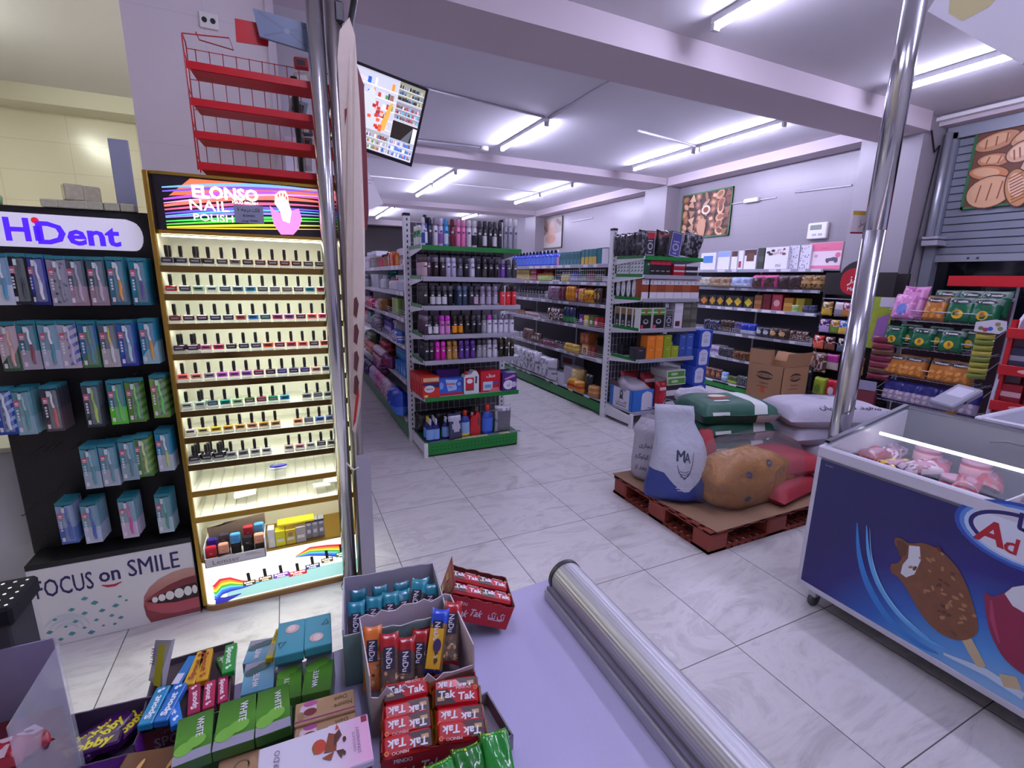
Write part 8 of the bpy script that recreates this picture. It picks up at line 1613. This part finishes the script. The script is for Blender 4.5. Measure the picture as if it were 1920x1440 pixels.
# --- wafer bars
def wafer():
    m = MB(); L, W, H = .079, .031, .026; R_, G_ = mat('#b3131f', .28, coat=.3), mat('#a8842c', .25, .8)
    m.box(-L / 2, -W / 2, 0, L / 2, W / 2, H, R_, .005)
    T = tr(0, 0, H) ; m.flat([(-L * .48, -W * .38), (-L * .0, -W * .38), (-L * .12, -W * .1), (-L * .2, W * .38), (-L * .48, W * .38)], mat('#3a1c1e', .35), T, .0004)
    for x in (-.034, -.028): m.rect(x, -.006, x + .006, .0, mat('#b89a6a', .4), T, .0008)
    m.text('Tak', -.017, .0035, .0115, WHT, T, .0012, .03, w=.030, slant=.1); m.text('Tak', .017, -.0015, .0115, WHT, T, .0012, .03, w=.030, slant=.1); m.text('MINOO', .012, .0115, .0045, mat('#d8b8bc', .4), T, .0012, .02, w=.026)
    m.ell(.033, .0095, .0035, .0035, mat('#d88a28', .4), T, .0012, 10); m.ell(.033, .0095, .0022, .0022, R_, T, .0016, 10)
    m.text('Tak Tak', .012, H * .5, .005, mat('#d8a8ac', .4), tr(0, -W / 2 - .0004, 0) @ FRONT, .0, .01, w=.03); m.text('\ufb8f\ufe97 \ufb8f\ufe97', -.018, H * .5, .006, mat('#d8a8ac', .4), tr(0, -W / 2 - .0004, 0) @ FRONT, .0, .01)
    gs = []
    for s in (-1, 1):
        g = MB(); gs.append(g); g.add([(s * L / 2, -W * .42, .002), (s * L / 2, W * .42, .002), (s * L / 2, W * .42, H - .002), (s * L / 2, -W * .42, H - .002), (s * (L / 2 + .004), -W * .45, H * .42), (s * (L / 2 + .004), W * .45, H * .42), (s * (L / 2 + .004), W * .45, H * .58), (s * (L / 2 + .004), -W * .45, H * .58)], [(0, 4, 7, 3), (1, 2, 6, 5), (0, 1, 5, 4), (3, 7, 6, 2), (4, 5, 6, 7)], G_)
    return m.mesh('wafer_bar'), [q.mesh('gold_end') for q in gs]
WM, WG = wafer()
def put_wafer(F, x, y, z, rz, label, tilt=0, rl=0):
    o_ = put(WM, 'wafer_bar', None, F @ tr(x, y, z) @ rotz(rz) @ rotx(tilt) @ roty(rl)); tag(o_, label, 'wafer bar'); [put(q, 'gold_end', o_) for q in WG]; return o_
def tak_front(m, G, l, h):
    W_ = mat('#d8d0d4', .4)
    m.text('MINOO', l * .2, h * .74, h * .13, W_, G, .0012, .02, w=l * .17); m.text('Tak', l * .24, h * .36, h * .3, W_, G, .0012, .02, w=l * .2, slant=.2); m.text('Tak', l * .46, h * .46, h * .3, W_, G, .0012, .02, w=l * .2, slant=.2)
    m.text('\ufb8f\ufe97 \ufb8f\ufe97', l * .78, h * .5, h * .3, W_, G, .0012, .02, w=l * .26); m.rect(l * .66, h * .3, l * .88, h * .33, W_, G, .0012); m.flat([(l * .02, h * .02), (l * .2, h * .02), (l * .06, h * .5), (l * .02, h * .5)], mat('#4a1418', .4), G, .0008)
F, w, d = obx((714, 1412), (912, 1372), (680, 1291), KZ + .07)
carton('wafer_carton', 'open red carton with nine wafer bars at the counter front', F, w, d, .07, .066, '#a01420', '#7a1018', .006, 3, tak_front)
sx = (w - .006) / 2
n = 0
for j in range(4):
    for i in range(2):
        up = (j == 3 and i == 0) or (j == 2 and i == 1); y = .02 + j * (d - .035) / 3.1; z = .046 + (.012 if up else .004 * ((i + j) % 2))
        put_wafer(F, .003 + sx * (i + .5) + (.004 if i else -.003), y, z, (0 if up else 180) + (-4 if i else 3), 'red wafer bar in the front wafer carton, %s row from the front, %s column' % (nth(j), ('first', 'second')[i]), -24 if not up else 28); n += 1
        if j < 3: put_wafer(F, .003 + sx * (i + .5), y + .004, .006, 180, 'red wafer bar in the lower layer of the front carton, %s row, %s column' % (nth(j), ('first', 'second')[i]))
# tilted second carton
p_bl, p_br, p_bb = at(831, 1158, z=KZ + .062), at(948, 1181, z=KZ + .012), at(788, 1093, z=KZ + .075)
u = p_br - p_bl; F2 = frame(p_bl, u, p_bb - p_bl); w2 = u.length; d2 = (F2.inverted() @ p_bb).y
def lines_side(m, G, l, h): pass
e = carton('wafer_carton', 'tilted red carton of wafer bars propped at the counter far end', F2, w2, d2, .062, .058, '#b01824', '#6a2a24', .005, 7, tak_front)
G = frame((-.0006, d2, 0), (0, -1, 0), (0, 0, 1)); sp = MB().rect(0, 0, d2, .085, mat('#a81722', .5), G, .0)
for k in range(9): sp.rect(.01 + k * (d2 - .02) / 9, .012, .01 + k * (d2 - .02) / 9 + .004, .072, mat('#d0747a', .5), G, .0006)
sp.box(-.001, 0, 0, .0, d2, .085, mat('#8a1420', .5)).build('side_flap', e)
for j in range(2):
    for i in range(2): put_wafer(F2, w2 * (.27 + .46 * i), d2 * (.28 + .44 * j), .036, 0, 'red wafer bar in the tilted carton, %s row, %s column' % (('front', 'rear')[j], ('first', 'second')[i]), 8)
    for i in range(2): put_wafer(F2, w2 * (.27 + .46 * i), d2 * (.28 + .44 * j), .004, 0, 'red wafer bar under the top layer of the tilted carton, %s row, %s column' % (('front', 'rear')[j], ('first', 'second')[i]))
# --- nut bars
_NB2 = {}
def nutbar(ct_, cb, lab='NuDu', key=''):
    k = (ct_, cb, key)
    if k in _NB2: return _NB2[k]
    A, B2 = mat(ct_, .25, coat=.3), mat(cb, .2, nz=.4, nscale=110, coat=.3)
    m = MB().pillow(.036, .118, .016, A, None, 10, 16, 6, 3, .05, .4, top=lambda u, v, s: A if v > .74 or v < .05 else B2)
    mk = m.mark(); r = random.Random(len(_NB2))
    for i in range(16): m.ell(r.uniform(-.013, .013), r.uniform(-.05, .024), r.uniform(.003, .005), r.uniform(.002, .0035), mat(('#b89468', '#7a5a44', '#c8b08a', '#4a3430')[i % 4], .35), None, .03, 7, r.uniform(0, 3))
    m.drape(mk[1], mk, .0006, (0, 0, -1)); nb = mk[1]
    mk = m.mark(); m.rect(-.010, -.004, .010, .034, NAVY, None, .03); m.drape(nb, mk, .0014, (0, 0, -1)); mk = m.mark()
    m.text(lab, 0, .015, .011, WHT, None, .03, .015, w=.033, rot=-math.pi / 2); m.drape(nb, mk, .0022, (0, 0, -1))
    if key == 'b':
        mk = m.mark(); m.rect(-.014, -.05, .014, .02, mat('#d8a82a', .3), None, .03); m.ell(.004, -.01, .008, .012, mat('#3a2a5a', .4), None, .031, 12); m.drape(nb, mk, .003, (0, 0, -1))
    _NB2[k] = m.mesh('nut_bar'); return _NB2[k]
def put_bar(F, x, y, z, lean, rz, c, cb, label, key=''):
    o_ = put(nutbar(c, cb, 'NuDu', key), 'nut_bar', None, F @ tr(x, y, z) @ rotz(rz) @ rotx(lean)); return tag(o_, label, 'nut bar')
F, w, d = obx((642, 1190), (838, 1150), (623, 1094), KZ + .12)
def t_front(m, G, l, h): m.rect(0, 0, l, h * .98, mat('#7a9a9a', .6), G, .0006)
carton('nut_bar_carton', 'pale open carton of teal topped nut bars at the counter far edge', F, w, d, .13, .115, mat('#9ab0a8', .6, nz=.15, nscale=40), '#b9b4c6', .003, 5, t_front)
for i, (x, y, z, ln, rz) in enumerate(((.025, .05, .065, 52, -4), (.062, .055, .065, 55, -8), (.098, .055, .068, 54, -6), (.13, .06, .062, 50, 4), (.155, .055, .088, 48, -24), (.188, .06, .066, 55, -10))):
    put_bar(F, x * w / .21, y * d / .12, z, ln, rz, '#1f8296', '#4a3c40', 'teal topped nut bar, %s from the left in the far carton' % nth(i))
for i in range(4): put_bar(F, w * (.15 + .23 * i), d * .75, .06, 75, 0, '#1a7488', '#40343a', 'teal topped nut bar in the back row of the far carton, %s from the left' % nth(i))
F, w, d = obx((692, 1277), (889, 1217), (646, 1173), KZ + .12)
def r_front(m, G, l, h):
    m.rect(l * .02, .002, l * .2, h * .95, mat('#b8a8a4', .6), G, .0006); m.flat([(l * .2, 0), (l * .35, h * .9), (l * .25, h * .96)], NAVY, G, .0008); m.rect(l * .36, .0, l * .7, h * .92, mat('#b0664a', .6), G, .0006); m.rect(l * .7, .0, l * .99, h * .92, mat('#6a5048', .6, nz=.4, nscale=90), G, .0006)
carton('nut_bar_carton', 'white open carton with torn front holding red topped nut bars', F, w, d, .13, .085, mat('#b0aeb4', .6, nz=.1, nscale=60), '#cabfcb', .012, 8, r_front)
for i, (x, y, z, ln, rz, c, cb, nm, key) in enumerate(((.02, .075, .075, 60, -12, '#d8742a', '#d07a38', 'orange', ''), (.05, .05, .075, 52, -10, '#a81c22', '#54423c', 'red topped', ''), (.083, .045, .062, 50, -14, '#9a1a20', '#4f3f3a', 'dark red topped', ''), (.118, .06, .055, 55, -20, '#a01c22', '#463a36', 'sunken red topped', ''), (.16, .062, .088, 46, -28, '#1f48c0', '#8a6a3a', 'blue and yellow', 'b'), (.195, .066, .092, 44, -24, '#a81c22', '#6a5850', 'red topped raised', ''), (.138, .085, .05, 70, -10, '#8a1a20', '#5a3026', 'maroon', ''))):
    put_bar(F, x * w / .215, y * d / .115, z, ln, rz, c, cb, '%s nut bar, %s from the left in the torn white carton' % (nm, nth(i)), key)
# --- chewing gum
def gum_white(g1, g2, leaf, up):
    def fn(m, w, h):
        r_ = -math.pi / 2 if not up else math.pi / 2
        m.rect(w * .01, h * (.0 if not up else .78), w * .99, h * (.2 if not up else 1.0), mat('#8e8ca0', .35), None, .0006)
        m.rect(w * .01, h * (.2 if not up else 0), w * .99, h * (1 if not up else .78), gradmat([(0, g2), (.5, g1), (1, g2)], 1, 0, h, .25), None, .0004)
        cy = h * (.32 if not up else .72); a = .5 if not up else .4
        for s, q in ((-.14, .55), (.16, .35)): m.ell(w * (.42 + s), cy + h * s * .3, w * .27, h * .13, mat(leaf, .35), None, .0010 + .0004 * (s > 0), 14, q)
        m.text('WHITE', w * (.66 if not up else .42), h * (.66 if not up else .34), w * .2, WHT, None, .0016, .02, w=h * .42, rot=r_)
    return fn
gg = gum_white('#4a8a28', '#356b20', '#6aa83a', False)
for i, q in enumerate((((348, 1346), (411, 1321), (395, 1412), (320, 1441)), ((412, 1320), (485, 1299), (476, 1386), (396, 1412)), ((487, 1298), (547, 1277), (546, 1360), (478, 1385)))):
    tile('gum_pack', *q, KZ + .07 + .004 * (i == 0), .02, '#3a6a2a', gg, 'green chewing gum pack with white letters, %s of the three in front' % nth(i), 'chewing gum')
F, w, d = obx((322, 1445), (548, 1366), (350, 1352), KZ + .045); carton('gum_carton', 'dark green open gum carton under the three front gum packs', F, w, max(d, .08), .045, .04, '#2a5a20', '#5a6a58', .0, 2)
for i, q in enumerate((((514, 1250), (564, 1235), (564, 1304), (514, 1318)), ((566.5, 1234), (619, 1222), (620, 1292), (564.5, 1304)))):
    tile('gum_pack', *q, KZ + .06, .055, '#4a7a34', gum_white('#4f8a2a', '#3a6a22', '#5a9a34', True), 'green chewing gum pack beneath the teal packs, %s the white carton' % ('away from' if i == 0 else 'next to'), 'chewing gum')
gbz = gum_white('#6aa0b8', '#4f88a4', '#3a5a5c', True)
for i, q in enumerate((((461.5, 1204), (513, 1190), (511, 1236), (454, 1246)), ((454, 1248), (513, 1235), (512, 1288), (450, 1305)))):
    tile('gum_pack', *q, KZ + .055, .05, '#6a9ab0', gbz, 'pale blue chewing gum pack with dark leaves, %s of the pair' % ('farther' if i == 0 else 'nearer'), 'chewing gum')
def st_y(m, w, h): m.rect(w * .1, h * .1, w * .9, h * .45, mat('#a8a8a0', .4), None, .0006); m.text('Banana', w * .5, h * .72, w * .5, mat('#2a3a20', .4), None, .0008, .0, w=h * .35, rot=-math.pi / 2)
tile('gum_stick', (501.5, 1180), (513, 1179), (511, 1233), (497, 1235), KZ + .067, .012, '#c8bc1c', st_y, 'yellow gum stick lying on the pale blue gum packs', 'chewing gum')
def t7(flip):
    def fn(m, w, h):
        D = mat('#1a2c3a', .4); k = -1 if flip else 1; cx, cy = w / 2, h / 2
        m.ell(cx + k * w * .05, cy + k * h * .22, w * .26, h * .13, mat('#c8a8a4', .4), None, .0006, 12); m.ell(cx + k * w * .02, cy + k * h * .24, w * .15, h * .1, mat('#d8c4c0', .4), None, .001, 9)
        x, y = cx - k * w * .28, cy - k * h * .22; m.band([(x - k * w * .12, y + k * h * .08), (x + k * w * .14, y + k * h * .09), (x - k * w * .06, y - k * h * .08), (x - k * w * .12, y + k * h * .08)], w * .045, D, None, .0008)
    return fn
for i, q in enumerate((((522.4, 1169), (572, 1159), (568.6, 1220), (514, 1233)), ((573, 1158.4), (620, 1151), (622, 1205), (569.7, 1218)))):
    tile('gum_pack', *q, KZ + .10, .018, '#3f92a4', t7(i == 1), 'teal chewing gum pack with triangle mark, top layer, %s the cartons' % ('away from' if i == 0 else 'next to'), 'chewing gum')
    tile('gum_pack', *[(a, b + 4) for a, b in q], KZ + .081, .018, '#3a8494', t7(i == 1), 'teal chewing gum pack under the top teal pack, %s the cartons' % ('away from' if i == 0 else 'next to'), 'chewing gum')
# --- sour gum sticks in their carton
def spout(col, flip=False):
    def fn(m, w, h):
        r_ = math.pi / 2 if flip else -math.pi / 2; tc = mat(col, .4)
        m.text('Spout', w * .5, h * (.42 if flip else .58), w * .44, tc, None, .0008, .045, w=h * .6, rot=r_)
        y = h * (.86 if flip else .14); m.ell(w * .4, y, w * .14, h * .05, tc, None, .0008, 9); m.ell(w * .62, y + h * .04, w * .12, h * .035, tc, None, .0008, 9)
    return fn
ST = [(((329, 1232), (348, 1228.5), (338.6, 1281.7), (319, 1284)), .052, '#1f70b4', None, 0, 'plain blue back of a gum stick with a paper label'),
      (((350, 1225), (373, 1221.6), (363, 1281.7), (341, 1286)), .055, '#c89a18', '#8a3a18', 1, 'gold gum stick with rust letters, nearer the blue one'), (((374, 1220.5), (395, 1216), (389.5, 1272.5), (366, 1279.4)), .055, '#c89418', '#8a3a18', 0, 'gold gum stick with rust letters, nearer the green ones'),
      (((399, 1216), (424, 1209), (439, 1256), (415, 1263)), .062, '#15903a', '#d8ecd8', 0, 'green gum stick lying crosswise in the gum carton'), (((404, 1234), (440, 1222), (441, 1250), (416, 1262)), .047, '#127a30', '#c0dcc0', 0, 'green gum stick half under the crosswise one'),
      (((279.7, 1291), (304, 1285), (284, 1355.7), (255.4, 1361.5)), .066, '#1d86b4', '#dfeaf4', 1, 'turquoise gum stick at the end of the near row'), (((305.5, 1285), (330.6, 1279.4), (313, 1350), (285.5, 1354.5)), .066, '#1a6cb8', '#dfeaf4', 1, 'blue gum stick beside the turquoise one'), (((334, 1291), (358, 1285), (343, 1351), (319, 1362.6)), .062, '#1f74cc', '#dfeaf8', 0, 'bright blue gum stick next to the crimson ones'),
      (((361, 1284), (382.6, 1279), (374.5, 1332.6), (350, 1342)), .054, '#9a1a48', '#e8d0dc', 1, 'crimson gum stick, first of three'), (((385, 1279), (409, 1272.5), (401, 1323), (378, 1331)), .054, '#a81c4c', '#e8d0dc', 0, 'crimson gum stick, second of three'), (((411.5, 1270), (434.6, 1263), (426.5, 1312), (407, 1319)), .054, '#a41c50', '#e8d0dc', 0, 'crimson gum stick, third of three')]
for q, z, c, tcol, fl_, lb in ST:
    fn = spout(tcol, fl_) if tcol else (lambda m, w, h: m.rect(w * .1, .0, w * .8, h * .35, mat('#c8c4d8', .5), None, .0006))
    tile('gum_stick', *q, KZ + z, .013, c, fn, lb + ' in the gum stick carton' if len(lb.split()) < 11 else lb, 'chewing gum')
F, w, d = obx((257, 1376), (430, 1318), (322, 1236), KZ + .045)
def sp_front(m, G, l, h): m.text('SPOUT', l * .4, h * .35, h * .5, mat('#8a7a80', .5), G, .0010, .02, w=l * .5); m.text("LET'S", l * .3, h * .8, h * .14, mat('#8a7a80', .5), G, .001)
carton('gum_stick_carton', 'dark red open carton filled with two rows of gum sticks', F, w, d, .046, .04, '#5a141c', '#5a5058', .0, 4, sp_front)
MB().box(.01, .006, .003, w - .01, d - .006, .036, mat('#3a2a30', .7)).build('lower_layer', bpy.data.objects['gum_stick_carton'])
q = at(292, 1275, z=KZ + .05); m = MB()
Fq = frame(at(278, 1276, z=KZ + .06), at(306, 1284, z=KZ + .06) - at(278, 1276, z=KZ + .06), (0, .35, 1)); lw = .05
m.add([(0, 0, 0), (.034, -.004, 0), (.036, .03, .006), (.002, .034, -.002), (.006, .075, .0), (.04, .08, -.004), (.036, .03, .001), (0, 0, -.006), (.034, -.004, -.006), (.006, .075, -.006), (.04, .08, -.01)], [(0, 1, 2, 3), (3, 2, 5, 4), (8, 7, 9, 10), (0, 7, 8, 1), (4, 5, 10, 9), (0, 3, 4, 9, 7), (1, 8, 10, 5, 2)], mat('#b8b6c0', .3))
m.flat([(.02, .0), (.036, .0), (.038, .075), (.024, .075)], mat('#c8c41a', .3), None, .0075); m.text('WHITE', .013, .05, .01, mat('#3a3f80', .4), None, .0075, .0, w=.032, rot=-math.pi / 2)
tag(m.build('gum_sachet', None, Fq), 'crumpled white and yellow gum sachet stuck up at the carton corner', 'chewing gum')
# --- purple wafer carton
F, w, d = obx((42, 1452), (252, 1398), (88, 1352), KZ + .05)
def hb_front(m, G, l, h): pass
carton('chocolate_carton', 'purple open carton of chocolate bars with yellow lettering', F, w, max(d, .09), .052, .036, '#6a1f8c', '#4a3a58', .001, 6)
d = max(d, .09)
HB = mat('#3d1250', .3, coat=.2)
for i, (x, y, z, rz, k) in enumerate(((.16, .075, .026, 62, 1), (.135, .06, .030, 60, 1), (.11, .065, .028, 58, .9), (.185, .07, .024, 58, .9), (.06, .06, .022, 40, .8), (.115, .035, .036, 6, 1.1), (.05, .03, .024, 30, .8))):
    m = MB().box(-.042, -.014, 0, .042, .014, .016, HB, .003); m.text('hobby', .0, 0, .017, YEL, None, .0166, .04, w=.058 * k, slant=.15)
    tag(m.build('chocolate_bar', None, F @ tr(x * w / .24, y * d / .1, z - .01) @ rotz(rz)), 'purple chocolate bar with yellow lettering, %s in the purple carton' % nth(i), 'chocolate bar')
m = MB().rect(0, 0, .03, .012, mat('#8a6ab8', .4), None, 0).box(0, 0, -.002, .03, .012, -.0002, mat('#8a6ab8', .4)); m.build('side_label', bpy.data.objects['chocolate_carton'], tr(.004, .02, .054))
# --- tooth gum boxes, chocolate tablet, coffee sachet, green sweets
def nd_art(m, w, h):
    m.text('Nature', w * .80, h * .40, h * .2, mat('#4a3a1c', .5), None, .0008, .01, w=w * .3, rot=math.pi + .1); m.text('Dent', w * .76, h * .72, h * .2, mat('#4a3a1c', .5), None, .0008, .01, w=w * .22, rot=math.pi + .1); P = mat('#8a2a6a', .5)
    m.rect(0, h * .1, w, h * .16, P, None, .0006); m.ell(w * .22, h * .6, w * .14, h * .32, mat('#c8b4c0', .5), None, .0006, 14); m.ell(w * .25, h * .82, w * .12, h * .13, mat('#a04a88', .5), None, .001, 9); m.ell(w * .25, h * .45, w * .11, h * .16, mat('#6a1428', .5), None, .001, 12); m.ell(w * .1, h * .35, w * .06, h * .18, mat('#8a6a48', .5), None, .0008, 12)
KR = mat('#a58462', .7, nz=.08)
tile('gum_box', (552, 1321), (658, 1290), (666, 1330), (551, 1363), KZ + .062, .022, KR, nd_art, 'kraft gum box with upside down lettering, upper of the pair', 'chewing gum')
tile('gum_box', (550, 1366), (666, 1333), (668, 1372), (549, 1406), KZ + .056, .022, KR, nd_art, 'kraft gum box half under the pink chocolate tablet', 'chewing gum')
MB().box(0, 0, 0, .01, .01, .01, KR)
def kr(m, w, h): m.ell(w * .6, h * .6, w * .2, h * .18, mat('#6a5a3a', .5), None, .0006, 14); m.ell(w * .6, h * .6, w * .15, h * .13, KR, None, .001, 14); m.ell(w * .85, h * .5, w * .14, h * .3, mat('#b8926a', .5), None, .0006, 10); m.rect(w * .02, h * .2, w * .4, h * .24, mat('#6a4a34', .5), None, .0006)
tile('gum_box', (398, 1428), (474, 1401), (478, 1470), (396, 1496), KZ + .045, .03, KR, kr, 'kraft gum box below the front green gum packs', 'chewing gum')
def choc(m, w, h):
    m.rect(w * .62, .001, w * .995, h * .995, gradmat([(0, '#d0ccdc'), (1, '#d8a4c8')], 0, w * .6, w * .95, .3), None, .0003)
    R2, B1, B2 = mat('#b03a28', .45), mat('#7a3a20', .45), mat('#4a2016', .45)
    m.ell(w * .53, h * .62, w * .065, h * .15, R2, None, .0008, 14); 
    for k in range(5): m.flat([(w * .475, h * (.5 + .04 * k)), (w * .49, h * (.52 + .04 * k)), (w * .49, h * (.48 + .04 * k))], mat('#3f8a2a', .4), None, .001)
    m.flat([(w * .57, h * .45), (w * .68, h * .42), (w * .70, h * .75), (w * .62, h * .84)], B1, None, .0012); m.flat([(w * .55, h * .36), (w * .66, h * .42), (w * .63, h * .26)], B1, None, .0014); m.flat([(w * .66, h * .5), (w * .74, h * .7), (w * .72, h * .85), (w * .67, h * .75)], B2, None, .0016); m.flat([(w * .68, h * .42), (w * .75, h * .4), (w * .72, h * .22)], B2, None, .0014); m.ell(w * .76, h * .6, w * .018, h * .06, B2, None, .0016, 8); m.ell(w * .75, h * .32, w * .014, h * .05, B2, None, .0016, 8); m.flat([(w * .68, h * .86), (w * .7, h * .98), (w * .72, h * .86)], R2, None, .0014)
    T2 = mat('#6a5a78', .5); m.text('CHOCOLATE', w * .845, h * .48, w * .025, T2, None, .001, .0, w=h * .42, rot=math.pi / 2); m.text('STRAWBERRY', w * .885, h * .5, w * .03, T2, None, .001, .0, w=h * .56, rot=math.pi / 2); m.text('LARDO', w * .16, h * .58, w * .05, T2, None, .001, -.005, w=h * .5, rot=math.pi / 2)
    m.rect(w * .93, h * .84, w * .985, h * .98, mat('#7a1c34', .5), None, .0008)
tile('chocolate_tablet', (478, 1407), (689, 1336), (701, 1424), (476, 1506), KZ + .082, .012, mat('#cfcbdc', .3), choc, 'white and pink tablet of strawberry chocolate lying at the counter front', 'chocolate')
tile('carton_block', (486, 1416), (688, 1348), (697, 1430), (484, 1506), KZ + .0695, .068, mat('#54303c', .6), lambda m, w, h: None, 'plum carton under the pink chocolate tablet', 'box')
def cof(m, w, h):
    m.ell(w * .5, h * .2, w * .3, h * .35, mat('#7a3f1c', .4), None, .0004, 14); m.ell(w * .62, h * .3, w * .16, h * .16, mat('#b07a7a', .4), None, .0008, 14); m.ell(w * .62, h * .3, w * .11, h * .1, mat('#8a2a30', .4), None, .0012, 12)
    for x, a in ((.32, .6), (.8, .9)): m.ell(w * x, h * .62, w * .035, h * .17, mat('#c89a58', .4), None, .001, 10, -a * .3)
tile('coffee_box', (190, 1420), (312, 1399), (322, 1480), (184, 1505), KZ + .05, .04, '#5e3216', cof, 'brown coffee box with cup picture at the counter front', 'coffee')
def c31(m, w, h): m.text('3in1', w * .5, h * .6, w * .6, mat('#5a3010', .4), None, .0008, .02, w=h * .5, rot=math.pi / 2)
tile('coffee_box', (314, 1416), (332, 1411), (330, 1470), (310, 1476), KZ + .05, .04, '#b8780f', c31, 'orange coffee box end standing beside the brown coffee box', 'coffee')
F, w, d = obx((746, 1500), (945, 1455), (750, 1424), KZ + .055)
for i in range(4):
    GRN = mat(('#12701f', '#17842a')[i % 2], .2, coat=.5)
    q = at(775 + 48 * i, 1466 - 22 * i, z=KZ + .05); m = MB().pillow(.05, .09, .03, GRN, None, 12, 12, 6, i, .12, .4)
    mk = m.mark(); 
    for k in range(8): m.rect(-.022 + k * .0056, .036, -.0195 + k * .0056, .044, YEL, None, .05)
    m.drape(mk[1], mk, .0008, (0, 0, -1))
    tag(m.build('green_sweet', None, tr(q.x, q.y - .03, KZ + .028 + .006 * i) @ rotz(8 - 6 * i) @ rotx(24)), 'green foil wrapped sweet with yellow edge, %s from the left at the counter front' % nth(i), 'sweet')
carton('sweet_carton', 'pale open carton under the green foil sweets', frame((at(735, 1450, z=KZ).x, at(735, 1450, z=KZ).y - .06, KZ), (1, .08, 0), (-.08, 1, 0)), .2, .1, .03, .03, '#8a8894', '#77757f', .0, 3)
# --- left end of the counter: nut dispenser and lavender carton with red sweets
dn = empty('nut_dispenser', tr(-.455, .87, KZ + .001), 'clear nut dispenser with a black dotted lid at the counter end', 'dispenser')
MB().box(-.06, -.035, .0, .06, .045, .30, mat('#cfd4da', .08, alpha=.07), .004).build('clear_case', dn)
MB().box(.012, -.03, .02, .056, .04, .30, mat('#121216', .8, spec=.2), .003).build('chute', dn)
m = MB().box(-.02, -.04, .30, .066, .048, .33, mat('#1c1c20', .8, spec=.2), .004)
for a in range(6):
    for b in range(5): m.ell(-.012 + a * .014, -.03 + b * .016, .0022, .0022, mat('#8a8a94', .3, .5), tr(0, 0, .3305), .0, 8)
m.build('lid', dn)
for i, (x, z) in enumerate(((-.04, .2), (-.018, .195), (-.04, .12), (-.018, .11), (-.045, .27))):
    t = prod('bag', (.024, .08, .012, '#8a2a18' if i == 4 else '#6a3a2a', '#8a5a40', '#a8745a', 'n', i), 'nut_packet', -.455 + x, .845, KZ + z - .05, 0, '%s packet of nuts inside the clear dispenser, %s' % ('red' if i == 4 else 'brown', nth(i)), 'nuts')
F = frame((-.62, .69, KZ + .001), (1, .0, 0), (0, 1, 0))
carton('cherry_carton', 'lavender open carton with clear sides holding red sweets at the counter end', F, .265, .15, .262, .17, mat('#8f86b0', .5), '#8d86a4', .0, 4)
[bpy.data.objects.remove(q) for q in list(bpy.data.objects['cherry_carton'].children) if q.name.startswith('side_wall') and q.matrix_world.translation is not None and any(v.co.x > .2 for v in q.data.vertices)]
MB().box(.268, 0, 0, .2695, .15, .25, mat('#dfe0ea', .08, alpha=.25)).build('clear_side', bpy.data.objects['cherry_carton'])
r = random.Random(3)
for i in range(12):
    x, y, z = -.58 + (i % 5) * .05 + r.uniform(-.01, .01), .72 + (i // 5) * .035, KZ + .15 + r.uniform(0, .03)
    m = MB().pillow(.05, .04, .026, mat(('#8a1626', '#a01c30', '#7a1220')[i % 3], .25, coat=.3), None, 8, 8, 5, i, .1, .45); m.rect(-.01, -.014, .01, .014, mat('#c8b0b8', .35), None, .0265)
    tag(m.build('red_sweet', None, tr(x, y, z) @ rotz(r.uniform(-60, 60)) @ rotx(r.uniform(-20, 20))), 'red wrapped sweet in the lavender carton, %s counted from the front' % nth(i), 'sweet')
MB().box(.004, .004, .003, .26, .146, .145, mat('#5a1420', .6)).build('lower_layer', bpy.data.objects['cherry_carton'])
